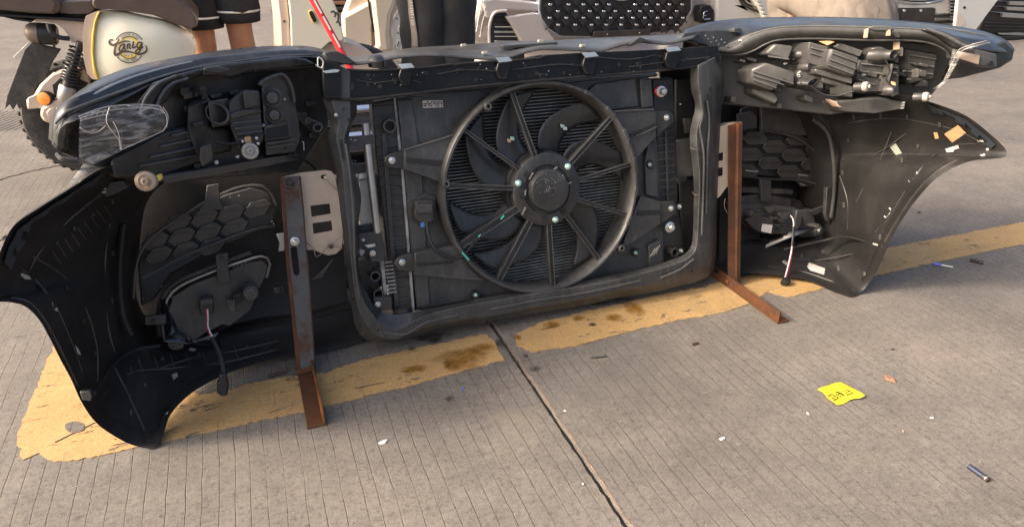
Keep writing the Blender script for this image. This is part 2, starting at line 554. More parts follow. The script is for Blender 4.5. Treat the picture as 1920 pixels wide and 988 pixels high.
# ------------------------------------------------------------------ mesh helpers
class MB:
    def __init__(s):
        s.v, s.f = [], []

    def add(s, vs, fs):
        o = len(s.v)
        s.v += [Vector(p) for p in vs]
        s.f += [tuple(i + o for i in f) for f in fs]
        return s

    def slab(s, front, back):
        """closed solid between two outlines of the same count"""
        n = len(front)
        tri = tessellate_polygon([[Vector(p) for p in front]])
        s.add(list(front) + list(back), [tuple(t) for t in tri] + [tuple(i + n for i in reversed(t)) for t in tri] +
              [(i, (i + 1) % n, (i + 1) % n + n, i + n) for i in range(n)])
        return s

    def plate(s, outline, holes, off):
        loops = [[Vector(p) for p in outline]] + [[Vector(p) for p in h] for h in holes]
        tri = tessellate_polygon(loops)
        flat = [p for l in loops for p in l]
        n = len(flat)
        off = Vector(off)
        fs = [tuple(t) for t in tri] + [tuple(i + n for i in reversed(t)) for t in tri]
        b = 0
        for l in loops:
            k = len(l)
            fs += [(b + i, b + (i + 1) % k, b + (i + 1) % k + n, b + i + n) for i in range(k)]
            b += k
        return s.add(flat + [p + off for p in flat], fs)

    def box(s, c, sx, sy, sz, rot=None):
        c = Vector(c)
        R = rot or Matrix.Identity(3)
        vs = [c + R @ Vector((x * sx / 2, y * sy / 2, z * sz / 2)) for x in (-1, 1) for y in (-1, 1) for z in (-1, 1)]
        return s.add(vs, [(0, 1, 3, 2), (4, 6, 7, 5), (0, 4, 5, 1), (2, 3, 7, 6), (0, 2, 6, 4), (1, 5, 7, 3)])

    def beam(s, a, b, wid, dep, up=(0, 0, 1)):
        a, b, up = Vector(a), Vector(b), Vector(up)
        d = (b - a).normalized()
        x = d.cross(up).normalized()
        y = x.cross(d)
        vs = [p + x * (wid / 2 * i) + y * (dep / 2 * j) for p in (a, b) for i, j in ((-1, -1), (1, -1), (1, 1), (-1, 1))]
        return s.add(vs, [(3, 2, 1, 0), (4, 5, 6, 7)] + [(i, (i + 1) % 4, (i + 1) % 4 + 4, i + 4) for i in range(4)])

    def tube(s, path, r, n=8, caps=True):
        P = [Vector(p) for p in path]
        rs = r if isinstance(r, (list, tuple)) else [r] * len(P)
        prev = None
        vs = []
        for i, p in enumerate(P):
            d = (P[min(i + 1, len(P) - 1)] - P[max(i - 1, 0)]).normalized()
            if prev is None:
                prev = d.orthogonal().normalized()
            x = (prev - d * prev.dot(d)).normalized()
            prev = x
            y = d.cross(x)
            vs += [p + (x * math.cos(2 * math.pi * k / n) + y * math.sin(2 * math.pi * k / n)) * rs[i] for k in range(n)]
        fs = []
        for i in range(len(P) - 1):
            fs += [(i * n + k, i * n + (k + 1) % n, (i + 1) * n + (k + 1) % n, (i + 1) * n + k) for k in range(n)]
        if caps:
            fs += [tuple(reversed(range(n))), tuple(range((len(P) - 1) * n, len(P) * n))]
        return s.add(vs, fs)

    def lathe(s, c, axis, prof, n=20, sx=1.0, xd=None):
        c, ax = Vector(c), Vector(axis).normalized()
        x = Vector(xd).normalized() if xd else ax.orthogonal().normalized()
        y = ax.cross(x)
        vs = []
        for r, h in prof:
            vs += [c + ax * h + (x * math.cos(2 * math.pi * k / n) * sx + y * math.sin(2 * math.pi * k / n)) * r for k in range(n)]
        fs = []
        for i in range(len(prof) - 1):
            fs += [(i * n + k, i * n + (k + 1) % n, (i + 1) * n + (k + 1) % n, (i + 1) * n + k) for k in range(n)]
        fs += [tuple(reversed(range(n))), tuple(range((len(prof) - 1) * n, len(prof) * n))]
        return s.add(vs, fs)

    def grid(s, rows, close_v=False, close_u=False):
        m, n = len(rows), len(rows[0])
        vs = [p for r in rows for p in r]
        fs = []
        for i in range(m if close_u else m - 1):
            for j in range(n if close_v else n - 1):
                fs.append((i * n + j, i * n + (j + 1) % n, ((i + 1) % m) * n + (j + 1) % n, ((i + 1) % m) * n + j))
        return s.add(vs, fs)

    def mesh(s, name):
        me = bpy.data.meshes.new(name)
        me.from_pydata([tuple(p) for p in s.v], [], s.f)
        me.validate()
        bm = bmesh.new()
        bm.from_mesh(me)
        bmesh.ops.recalc_face_normals(bm, faces=bm.faces)
        bm.to_mesh(me)
        bm.free()
        return me

    def build(s, name, mat, parent=None, bevel=0.0, angle=38, solid=0.0, seg=2, subsurf=0, origin=None):
        if origin is not None:
            origin = Vector(origin)
            s.v = [p - origin for p in s.v]
        o = obj(name, s.mesh(name), mat, parent, angle)
        if origin is not None:
            o.location = origin
        if solid:
            md = o.modifiers.new('solid', 'SOLIDIFY')
            md.thickness, md.offset = solid, 0
        if subsurf:
            md = o.modifiers.new('sub', 'SUBSURF')
            md.levels = md.render_levels = subsurf
        if bevel:
            md = o.modifiers.new('bevel', 'BEVEL')
            md.width, md.segments, md.limit_method, md.angle_limit = bevel, seg, 'ANGLE', math.radians(32)
        return o


def obj(name, me, mat, parent=None, angle=38):
    me.materials.clear()
    me.materials.append(MATS[mat])
    if angle:
        me.polygons.foreach_set('use_smooth', [True] * len(me.polygons))
        me.set_sharp_from_angle(angle=math.radians(angle))
    o = bpy.data.objects.new(name, me)
    COL.objects.link(o)
    if parent:
        o.parent = parent
    return o


def tag(o, label, cat, group=None):
    o['label'], o['category'] = label, cat
    if group:
        o['group'] = group
    return o


def thing(name, label, cat, at=(0, 0, 0), rot=(0, 0, 0), group=None):
    o = bpy.data.objects.new(name, None)
    o.empty_display_size = .1
    COL.objects.link(o)
    o.location, o.rotation_euler = at, rot
    return tag(o, label, cat, group)


def dup(o, parent, at):
    c = o.copy()
    COL.objects.link(c)
    c.parent = parent
    c.location = at
    return c


def crom(P, n):
    """Catmull-Rom through P, n samples spaced by arc length"""
    P = [Vector(p) for p in P]
    if len(P) == 2:
        return [P[0].lerp(P[1], i / (n - 1)) for i in range(n)]
    out = []
    for i in range(len(P) - 1):
        p0, p1, p2, p3 = P[max(i - 1, 0)], P[i], P[i + 1], P[min(i + 2, len(P) - 1)]
        for k in range(12):
            t = k / 12
            out.append(.5 * ((2 * p1) + (p2 - p0) * t + (2 * p0 - 5 * p1 + 4 * p2 - p3) * t * t + (3 * p1 - p0 - 3 * p2 + p3) * t ** 3))
    out.append(P[-1])
    L = [0]
    for a, b in zip(out, out[1:]):
        L.append(L[-1] + (b - a).length)
    res, j = [], 0
    for i in range(n):
        d = L[-1] * i / (n - 1)
        while j < len(L) - 2 and L[j + 1] < d:
            j += 1
        t = (d - L[j]) / max(1e-9, L[j + 1] - L[j])
        res.append(out[j].lerp(out[j + 1], min(1, max(0, t))))
    return res


def circ(c, r, n, ry=None, a0=0.0):
    return [(c[0] + r * math.cos(a0 + 2 * math.pi * k / n), c[1] + (ry or r) * math.sin(a0 + 2 * math.pi * k / n)) for k in range(n)]


# ================================================================== the setting
def jitter_loop(pts, step, amp, seed):
    """ragged outline on the ground through world xy points"""
    rnd = random.Random(seed)
    out = []
    n = len(pts)
    for i in range(n):
        a, b = Vector(pts[i]), Vector(pts[(i + 1) % n])
        k = max(1, int((b - a).length / step))
        for j in range(k):
            p = a.lerp(b, j / k)
            out.append((p.x + rnd.gauss(0, amp), p.y + rnd.gauss(0, amp)))
    return out


def sheet(name, pts, z, mat, parent=None, thick=.003):
    b = MB()
    b.slab([(x, y, z) for x, y in pts], [(x, y, z - thick) for x, y in pts])
    return b.build(name, mat, parent, angle=0)


JX = 0.4835                                                    # the joint between two slabs runs away from the viewer here
g = MB()
g.box((2, 10, -.032), 90, 90, .05)
ground = g.build('ground', 'joint_filler', angle=0)
ground['kind'] = 'structure'
rnd = random.Random(3)


def joint_edge(x, amp):
    return [(x + rnd.gauss(0, amp), y) for y in [-2 + .0125 * i for i in range(520)]] + [(x, 40)]


eL = joint_edge(JX - .0055, .0008)
eR = joint_edge(JX + .0050, .0010)
for nm, pts, top, mt in (('concrete_slab', eL + [(-30, 40), (-30, -2)], 0.0, 'concrete'),
                         ('concrete_slab', list(reversed(eR)) + [(40, -2), (40, 40)], 0.0, 'concrete_right')):
    sheet(nm, pts, top, mt, ground, .06)
# broken arris right of the joint, sunlight put into its pale tan colour
lip = MB()
rows = []
for x, y in eR[60:420]:
    j = rnd.random()
    rows.append([Vector((x - .001, y, -.012)), Vector((x + .0005, y, .0006 + .0010 * j)),
                 Vector((x + .0025 + .002 * j, y, .0008 + .0008 * j)), Vector((x + .006 + .003 * j, y, -.0012))])
lip.grid(rows)
lp = lip.build('joint_arris', 'joint_lip_sunlit', ground, angle=60)

YL = [(31, 824), (52, 764), (70, 722), (85, 686), (102, 651), (150, 560), (235, 590), (300, 690), (373, 742), (437, 730), (480, 717), (545, 706), (610, 700),
      (640, 688), (676, 677), (750, 660), (830, 643), (912, 626), (926, 641), (936, 662), (947, 675), (905, 686), (850, 701), (751, 728), (690, 742), (610, 762), (568, 772), (480, 791),
      (400, 808), (301, 830), (253, 840), (200, 851), (141, 863), (102, 867), (84, 858), (74, 850), (45, 861)]
YR = [(966, 627), (1010, 606), (1100, 584), (1200, 562), (1300, 541), (1400, 519), (1520, 495), (1663, 466), (1735, 452), (1800, 440), (1920, 417), (2400, 325),
      (2400, 362), (1920, 458), (1800, 482), (1720, 499), (1638, 518), (1546, 541), (1515, 548), (1476, 558), (1440, 548), (1400, 572), (1364, 584), (1340, 590),
      (1270, 601), (1203, 617), (1140, 632), (1073, 651), (1040, 653), (999, 661), (984, 655), (969, 648)]
for pts, sd in ((YL, 1), (YR, 2)):
    xy = [G(*p).xy for p in pts]
    o = sheet('parking_line', jitter_loop(xy, .008, .0017, sd), .0018, 'road_paint', None)
    o['kind'] = 'structure'


def blob(px, py, rx, ry, seed, z, mat, name, n=26, parent=ground):
    r = random.Random(seed)
    ph = [r.random() * 6.28 for _ in range(4)]
    P = []
    for k in range(n):
        a = 2 * math.pi * k / n
        m = 1 + .22 * math.sin(2 * a + ph[0]) + .16 * math.sin(3 * a + ph[1]) + .10 * math.sin(5 * a + ph[2]) + r.gauss(0, .07)
        P.append(G(px + rx * m * math.cos(a), py + ry * m * math.sin(a)).xy)
    return sheet(name, P, z, mat, parent, .0004)


for i, (x, y, rx, ry) in enumerate(((868, 674, 78, 22), (905, 655, 34, 14), (845, 690, 26, 11), (1190, 582, 28, 19), (1150, 596, 26, 9), (780, 692, 34, 9), (1035, 612, 26, 8), (970, 634, 10, 7), (1085, 598, 16, 6))):
    blob(x, y, rx, ry, 20 + i, .0028, 'stain_brown', 'fluid_stain')
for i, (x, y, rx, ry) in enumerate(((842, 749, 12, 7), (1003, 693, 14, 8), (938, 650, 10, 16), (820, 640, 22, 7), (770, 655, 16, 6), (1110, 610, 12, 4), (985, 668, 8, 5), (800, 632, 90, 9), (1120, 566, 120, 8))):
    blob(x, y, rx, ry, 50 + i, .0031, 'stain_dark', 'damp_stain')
sheet('filler_patch', [G(141 + (18 + rnd.gauss(0, .6)) * math.cos(k * .3), 802 + (11 + rnd.gauss(0, .4)) * math.sin(k * .3)).xy for k in range(21)], .0029, 'concrete', ground, .0004)
b = MB()
b.beam(G(103, 829, .0022), G(178, 792, .0022), .003, .001)
b.build('crack', 'joint_filler', ground, angle=0)
for pts in ([(0, 338), (40, 326), (75, 318), (120, 309)], [(0, 452), (30, 430)], [(505, 18), (520, 45), (540, 70)]):
    b = MB()
    P = crom([G(*p, .0006) for p in pts], 24)
    for q in P:
        q.x += rnd.gauss(0, .004)
        q.y += rnd.gauss(0, .004)
    b.tube(P, .0022, 4)
    b.build('crack', 'joint_filler', ground, angle=0)
# ribbed ramp strip far left
rib = MB()
for i in range(64):
    x0 = -2.2 + i * .03
    rib.beam((x0, 3.72, .0005), (x0 + .16, 4.12, .0005), .008, .003)
o = rib.build('raked_ribs', 'concrete', ground, angle=0)
o['kind'] = 'stuff'

# ================================================================== the cut-off car front end
nose = thing('car_front_end', 'black cut-off car front end with cooling fan, standing on two rusty steel angles', 'car part',
             ORG, (math.pi / 2 - LEAN, 0, 0))


def NV(pts, w, off=0.0):
    out = []
    for i, p in enumerate(pts):
        ww = p[2] if len(p) > 2 else (w(p[0], p[1]) if callable(w) else w)
        out.append(U(p[0], p[1], ww + off))
    return out


def NP(name, pts, w, d, mat, parent=None, bevel=.0015, angle=38, holes=None, zmin=True):
    b = MB()
    front = NV(pts, w)
    if holes:
        b.plate(front, [NV(h, w) for h in holes], (0, 0, -d))
    else:
        b.slab(front, [p - Vector((0, 0, d)) for p in front])
    return b.build(name, mat, parent or nose, bevel, angle)


def NLOFT(name, rows, n, mat, parent=None, solid=.003, sub=3, bevel=0.0):
    """rows of (px, py, w) polylines, splined along and across"""
    R = [crom([U(*p) for p in r], n) for r in rows]
    if sub > 1 and len(R) > 2:
        cols = [crom([R[i][j] for i in range(len(R))], (len(R) - 1) * sub + 1) for j in range(n)]
        R = [[cols[j][i] for j in range(n)] for i in range(len(cols[0]))]
    b = MB()
    b.grid(R)
    o = b.build(name, mat, parent or nose, bevel, 50, solid)
    return o, b


def NTUBE(name, pts, r, mat, parent=None, n=8, k=24):
    b = MB()
    b.tube(crom([U(*p, zmin=None) for p in pts], k), r, n)
    return b.build(name, mat, parent or nose)


def NBOLT(name, px, py, w, r, mat, parent=None, hexn=6, washer=True, tall=.007):
    b = MB()
    c = U(px, py, w)
    if washer:
        b.lathe(c, (0, 0, 1), [(r * 1.25, -.002), (r * 1.25, .0012), (r * 1.1, .0016)], 18)
    b.lathe(c, (0, 0, 1), [(r * .86, .0013), (r * .86, tall * .8), (r * .66, tall)], hexn)
    b.lathe(c, (0, 0, 1), [(r * .42, tall * .9), (r * .40, tall * 1.12), (r * .2, tall * 1.15)], 10)
    return b.build(name, mat, parent or nose, .0003)


def hitter(b):
    return BVHTree.FromPolygons([tuple(p) for p in b.v], b.f)


CL = loc(CAMP)


def STICK(bvh, px, py, off=.0015):
    d = loc(CAMP + ray(px, py)) - CL
    hit, nrm, _, _ = bvh.ray_cast(CL, d.normalized())
    if hit is None:
        return None
    n = nrm if nrm.dot(d) < 0 else -nrm
    return hit + n * off


def DECAL(name, pts, bvh, mat, parent, off=.0016, sub=3):
    """small flat thing stuck on a built surface"""
    P = [STICK(bvh, *p, off) for p in pts]
    if any(p is None for p in P):
        return None
    b = MB()
    c = sum(P, Vector()) / len(P)
    back = [p + (c - CL).normalized() * .0012 for p in P]
    b.slab(P, back)
    return b.build(name, mat, parent, 0, 0)


# ---- bumper cover: inside of the left and right ends -------------------------------------------------
OL = [(260, 300, .14), (189, 318, .24), (130, 355, .29), (71, 392, .325), (26, 424, .35), (0, 474, .365), (-22, 530, .36), (-18, 562, .355), (20, 566, .35),
      (50, 575, .335), (75, 600, .315), (95, 635, .29), (115, 675, .26), (135, 712, .23), (152, 750, .205), (175, 785, .185), (205, 810, .165), (250, 833, .15),
      (295, 835, .15), (318, 778, .10), (360, 735, .05), (420, 702, .0), (480, 682, -.03), (550, 666, -.05), (610, 656, -.05), (690, 636, -.06)]
BL = [(320, 335, -.02), (290, 352, -.01), (268, 370, 0), (252, 390, .01), (242, 410, .01), (236, 440, .01), (232, 470, .0), (230, 500, .0), (228, 525, .0),
      (227, 545, 0), (227, 560, 0), (228, 572, 0), (230, 585, 0), (232, 598, 0), (236, 610, 0), (240, 620, -.005), (246, 630, -.01), (256, 640, -.02),
      (270, 650, -.03), (292, 655, -.04), (330, 655, -.06), (380, 642, -.08), (430, 628, -.10), (500, 610, -.11), (580, 596, -.12), (680, 570, -.12)]
ORr = [(1640, 170, .20), (1700, 180, .26), (1741, 191, .30), (1809, 217, .36), (1860, 256, .40), (1883, 279, .42), (1886, 290, .425), (1877, 296, .42), (1832, 300, .40),
       (1801, 308, .385), (1772, 322, .36), (1744, 344, .335), (1716, 376, .30), (1696, 404, .275), (1679, 432, .25), (1665, 460, .225), (1639, 516, .18), (1614, 547, .16),
       (1592, 555, .15), (1551, 540, .10), (1522, 528, .07), (1495, 521, .05), (1456, 515, .02), (1413, 511, 0), (1345, 511, -.03)]
BR = [(1470, 180, -.05), (1495, 190, -.045), (1515, 205, -.04), (1532, 222, -.03), (1546, 245, -.02), (1553, 262, -.02), (1557, 278, -.02), (1559, 290, -.02), (1560, 302, -.02),
      (1560, 315, -.02), (1561, 328, -.02), (1561, 342, -.02), (1561, 355, -.02), (1560, 370, -.02), (1559, 385, -.02), (1557, 402, -.02), (1552, 422, -.03), (1542, 438, -.04),
      (1525, 448, -.05), (1505, 453, -.06), (1485, 455, -.06), (1460, 455, -.07), (1435, 455, -.08), (1405, 455, -.08), (1345, 455, -.1)]
cover_b = {}
for side, O_, B_ in (('L', OL, BL), ('R', ORr, BR)):
    n = 110
    A = crom([U(*p) for p in O_], n)
    # keep both loops in step: sample B by the same parameter as A
    def sync(P, Q, n):
        PP = [U(*p) for p in P]
        QQ = [U(*p) for p in Q]
        ea, eb = [], []
        for i in range(n):
            t = i / (n - 1) * (len(PP) - 1)
            k = min(int(t), len(PP) - 2)
            f = t - k
            for src, dst in ((PP, ea), (QQ, eb)):
                p0, p1, p2, p3 = src[max(k - 1, 0)], src[k], src[k + 1], src[min(k + 2, len(src) - 1)]
                dst.append(.5 * ((2 * p1) + (p2 - p0) * f + (2 * p0 - 5 * p1 + 4 * p2 - p3) * f * f + (3 * p1 - p0 - 3 * p2 + p3) * f ** 3))
        return ea, eb
    A, B = sync(O_, B_, n)
    Z = Vector((0, 0, 1))
    rows = []
    prof = [(-.012, -.030), (0, -.012), (0, 0), (.02, .0), (.035, -.004), (.10, -.006), (.11, -.016), (.13, -.020), (.28, -.036), (.45, -.05), (.62, -.055),
            (.78, -.045), (.90, -.022), (.955, -.010), (1.0, -.010), (1.03, -.03), (1.06, -.075), (1.07, -.13)]
    for t, dz in prof:
        rows.append([a.lerp(b, t) + Z * dz * (1 if t < .05 or t >= .9 else .6) for a, b in zip(A, B)])
    mb = MB()
    mb.grid(rows)
    cover_b[side] = mb
BVL, BVR = hitter(cover_b['L']), hitter(cover_b['R'])

# outer painted skin of the cover, facing away from the viewer, then the two ends that wrap back
skin_rows = []
for vv, bulge in ((.03, -.05), (.08, .0), (.2, .02), (.34, .03), (.44, 0.0)):
    r = []
    for k in range(41):
        t = -1 + 2 * k / 40
        u = .605 + 1.0 * t * (1 - .02 * abs(t))
        w = .40 * abs(t) ** 5 + .22 * abs(t) ** 2 - .36 - bulge
        r.append(Vector((u, max(vv, .03 + .22 * max(0, abs(t) - .72) / .28), w)))
    skin_rows.append(r)
mb = MB()
mb.grid([r[3:-3] for r in skin_rows[:3]])
bumper = mb.build('bumper_cover', 'cover_paint', nose, angle=50, solid=.004)
bumper['label'] = 'black plastic bumper cover seen from inside'
for side in 'LR':
    cover_b[side].build('cover_end', 'cover_inside', bumper, angle=50, solid=.003)
mb = MB()
mb.grid([r[12:-12] for r in skin_rows[3:]])
mb.build('upper_skin', 'cover_paint', bumper, angle=50, solid=.004)

# backing sheets added so the lamp openings and side gap read dark
NP('dark_backing', [(226, 420), (262, 352), (330, 325), (560, 250), (612, 236), (632, 300), (640, 420), (652, 560), (672, 632), (420, 655), (250, 640)], -.165, .006, 'cover_inside', bumper, 0)
NP('dark_backing', [(1350, 180), (1480, 180), (1545, 220), (1564, 300), (1560, 420), (1480, 462), (1350, 515)], -.165, .006, 'cover_inside', bumper, 0)
NP('dark_backing', [(1236, 124), (1352, 110), (1352, 500), (1300, 505), (1270, 480), (1262, 330)], -.135, .006, 'cover_inside', bumper, 0)
# toothed top flange where the wing bolts on
for bvh, a, lst in ((BVL, 1, [((189, 318), (169, 345)), ((165, 333), (148, 352)), ((140, 349), (122, 371)), ((113, 366), (98, 384)), ((95, 377), (82, 398)), ((70, 394), (60, 411)),
                              ((52, 405), (49, 428)), ((26, 425), (46, 434)), ((18, 440), (40, 452)), ((12, 450), (26, 472)), ((4, 468), (24, 480)), ((-2, 488), (14, 502))]),
                    (BVR, 1, [((1741, 191), (1750, 207)), ((1765, 200), (1772, 214)), ((1790, 210), (1795, 226)), ((1811, 219), (1812, 234)), ((1826, 231), (1822, 244)), ((1842, 243), (1836, 256)),
                              ((1858, 256), (1850, 268)), ((1870, 268), (1860, 278))])):
    for i in range(len(lst) - 1):
        (p, q), (p2, q2) = lst[i], lst[i + 1]
        if i % 2:
            q, q2 = [((a_[0] * .45 + b_[0] * .55), (a_[1] * .45 + b_[1] * .55)) for a_, b_ in ((p, q), (p2, q2))]
        pts_ = []
        for e_, i_ in ((p, q), (p2, q2)):
            pts_.append(((e_[0] * .9 + i_[0] * .1), (e_[1] * .9 + i_[1] * .1)))
        pts_ += [q2, q]
        DECAL('flange_tooth', pts_, bvh, 'slate_plastic', bumper, .006)
for bvh, path, r_, nm in ((BVL, [(41, 505), (66, 525), (88, 552), (108, 584), (123, 617), (140, 660), (153, 699)], .0022, 'arch_lip'), (BVR, [(1848, 270), (1798, 271), (1758, 288), (1730, 313), (1696, 361), (1668, 407), (1642, 435)], .0022, 'arch_lip'),
                          (BVR, [(1826, 296), (1790, 304), (1758, 322), (1728, 350), (1700, 386), (1676, 424), (1660, 452)], .003, 'arch_lip'), (BVL, [(20, 560), (50, 566), (78, 594), (100, 632), (122, 676), (144, 722)], .003, 'arch_lip'),
                          (BVR, [(1672, 246), (1650, 300), (1620, 350), (1596, 400), (1586, 420)], .0012, 'scratch'), (BVR, [(1600, 395), (1606, 415), (1608, 430)], .0012, 'scratch')):
    P = [STICK(bvh, x, y, .0) for x, y in path]
    if all(x is not None for x in P):
        b = MB()
        b.tube(crom(P, 40), r_, 6)
        b.build(nm, 'black_plastic', bumper)
# white foam tapes, labels
for pts in ([(38, 511), (53, 517), (57, 524), (45, 523), (37, 516)], [(96, 567), (106, 578), (109, 585), (101, 582), (96, 573)], [(139, 646), (146, 655), (150, 666), (143, 662)],
            [(322, 703), (331, 699), (334, 706), (325, 713)], [(354, 655), (360, 649), (368, 655), (366, 659), (354, 658)], [(309, 773), (315, 772), (315, 776), (310, 777)]):
    DECAL('foam_tape', pts, BVL, 'tape_white', bumper)
for pts in ([(1773, 279), (1797, 272), (1799, 278), (1790, 281), (1788, 285), (1776, 286)], [(1704, 339), (1720, 322), (1723, 326), (1714, 336), (1706, 342)],
            [(1658, 406), (1668, 389), (1672, 391), (1669, 401), (1661, 409)], [(1832, 263), (1843, 262), (1846, 266), (1835, 266)], [(1838, 290), (1847, 288), (1848, 292), (1840, 294)],
            [(1638, 455), (1655, 460), (1654, 463), (1637, 458)], [(1513, 501), (1517, 493), (1547, 504), (1545, 516), (1519, 508)], [(1466, 491), (1470, 489), (1477, 494), (1474, 498)]):
    DECAL('foam_tape', pts, BVR, 'tape_white', bumper)
DECAL('painted_hole_light', circ((1852, 280), 3, 10), BVR, 'tape_white', bumper)  # white disc painted as daylight coming through a hole
lb = DECAL('part_label', [(1771, 251), (1797, 234), (1812, 249), (1786, 267)], BVR, 'orange_and_sunlit_white', bumper)  # white label, its orange is warm sunlight put into the colour
DECAL('small_label', [(1751, 248), (1758, 248), (1761, 259), (1754, 260)], BVR, 'orange_and_sunlit_white', bumper)
DECAL('green_label', [(1667, 273), (1680, 268), (1692, 288), (1680, 292)], BVR, 'label_green', bumper)
for row, (a, b_, n) in enumerate((((1776, 252), (1798, 238), 9), ((1778, 256), (1790, 248), 5), ((1781, 260), (1789, 254), 4), ((1784, 263), (1797, 254), 6))):
    for k in range(n):
        t = (k + .5) / n
        x, y = a[0] + (b_[0] - a[0]) * t, a[1] + (b_[1] - a[1]) * t
        DECAL('print', [(x - .9, y - .6), (x + .3, y - 1.2), (x + .9, y + .4), (x - .3, y + 1.0)], BVR, 'ink', bumper, .0022)
for k in range(3):
    for j in range(2):
        x, y = 1673 + k * 4.6 + j * 3, 276 + k * 4.5 - j * 2
        DECAL('print', [(x, y), (x + 2, y - .8), (x + 3.2, y + 1.4), (x + 1.2, y + 2.2)], BVR, 'ink', bumper, .0022)

def STUBE(name, path, r_, mat, bvh, parent=None, off=.0005):
    P = [STICK(bvh, x, y, off) for x, y in path]
    P = [p for p in P if p is not None]
    if len(P) > 2:
        b = MB()
        b.tube(crom(P, 30), r_, 6)
        return b.build(name, mat, parent or bumper)


for path in ([(205, 350), (120, 420), (75, 470), (55, 505)], [(60, 480), (120, 520), (160, 580), (180, 650), (182, 715)], [(205, 420), (196, 500), (200, 600), (214, 660)], [(215, 690), (240, 740), (268, 800), (280, 828)],
             [(190, 745), (240, 700), (330, 690), (420, 680), (520, 655)], [(300, 690), (360, 672), (430, 660), (520, 640)]):
    STUBE('mould_line', path, .0020, 'black_plastic', BVL)
for path in ([(1590, 230), (1680, 222), (1780, 240), (1840, 266)], [(1580, 300), (1640, 290), (1700, 250)], [(1575, 330), (1590, 380), (1590, 430)], [(1660, 478), (1600, 476), (1530, 488), (1480, 484)], [(1440, 500), (1500, 508), (1560, 528), (1600, 545)]):
    STUBE('mould_line', path, .0018, 'black_plastic', BVR)
rs = random.Random(17)
for bvh, pts in ((BVL, [(205, 372), (168, 398), (132, 424), (100, 452), (120, 540), (150, 600), (172, 660), (205, 470), (204, 560), (240, 690), (300, 672), (370, 662), (460, 650), (240, 770), (268, 720)]),
                 (BVR, [(1600, 214), (1650, 210), (1700, 214), (1760, 228), (1590, 260), (1580, 320), (1582, 380), (1650, 440), (1540, 470), (1570, 500), (1620, 510), (1500, 478), (1690, 300), (1720, 270)])):
    for x, y in pts:
        w_, h_ = rs.uniform(3, 6), rs.uniform(4, 9)
        DECAL('moulded_clip', [(x, y), (x + w_, y - 1), (x + w_ + 1, y + h_), (x + 1, y + h_ + 1)], bvh, 'lamp_plastic', bumper, .004)
for k in range(9):
    STUBE('mould_rib', [(96 + k * 12, 470 - k * 11), (104 + k * 12, 482 - k * 11), (112 + k * 12, 494 - k * 11)], .0016, 'black_plastic', BVL)
for k in range(7):
    STUBE('mould_rib', [(258 + k * 30, 672 - k * 4), (262 + k * 30, 684 - k * 4), (266 + k * 30, 696 - k * 4)], .0016, 'black_plastic', BVL)
for bvh, x0, x1, y0, y1, nn in ((BVL, 60, 220, 400, 740, 22), (BVL, 190, 330, 690, 810, 14), (BVR, 1575, 1760, 215, 430, 22), (BVR, 1480, 1630, 470, 535, 14)):
    for k in range(nn):
        x, y = rs.uniform(x0, x1), rs.uniform(y0, y1)
        a, l_ = rs.uniform(0, 3.14), rs.uniform(4, 26)
        STUBE('scuff', [(x, y), (x + l_ * .5 * math.cos(a) + rs.uniform(-1, 1), y + l_ * .5 * math.sin(a)), (x + l_ * math.cos(a), y + l_ * math.sin(a))], rs.uniform(.00025, .00045), 'black_plastic', bvh)
NP('loose_tab', [(586, 524), (604, 520), (622, 490), (625, 486), (612, 500), (594, 518)], -.12, .006, 'lamp_plastic', bumper, .001)
# lower valance ridge lines
NTUBE('ridge', [(176, 737, .215), (200, 700, .14), (222, 674, .07), (255, 656, .02), (300, 648, .0)], .004, 'cover_inside', bumper)
NTUBE('ridge', [(232, 420, .03), (226, 470, .03), (224, 530, .03), (230, 590, .025), (246, 628, .02)], .006, 'cover_inside', bumper)
NTUBE('ridge', [(1470, 468, .0), (1540, 452, .03), (1580, 444, .08), (1620, 452, .14), (1655, 470, .20)], .0035, 'cover_inside', bumper)
NTUBE('ridge', [(1524, 224, .0), (1552, 250, .01), (1563, 300, .012), (1564, 360, .012), (1558, 408, .01)], .005, 'black_plastic', bumper)
NP('corner_clip', [(149, 734), (168, 733), (172, 742), (170, 752), (154, 750)], .222, .012, 'lamp_plastic', bumper)
NP('lower_panel', [(1352, 470), (1500, 462), (1560, 470), (1560, 500), (1500, 505), (1352, 500)], -.11, .006, 'lamp_plastic', bumper, .002)
for i in range(7):
    NP('rib', [(1400 + i * 16, 470), (1404 + i * 16, 470), (1404 + i * 16, 500), (1400 + i * 16, 500)], -.10, .01, 'black_plastic', bumper, .001)
NP('wall_bracket', [(1536, 216), (1546, 210), (1562, 226), (1570, 250), (1562, 256), (1550, 236)], .0, .03, 'black_plastic', bumper)
NP('wall_bracket', [(192, 345), (232, 338), (240, 352), (214, 365), (196, 370)], .16, .03, 'black_plastic', bumper)
for k in range(3):
    NP('clip_nut', [(190, 347 + k * 6), (198, 346 + k * 6), (199, 350 + k * 6), (191, 351 + k * 6)], .167, .006, 'nylon', bumper, .0008)

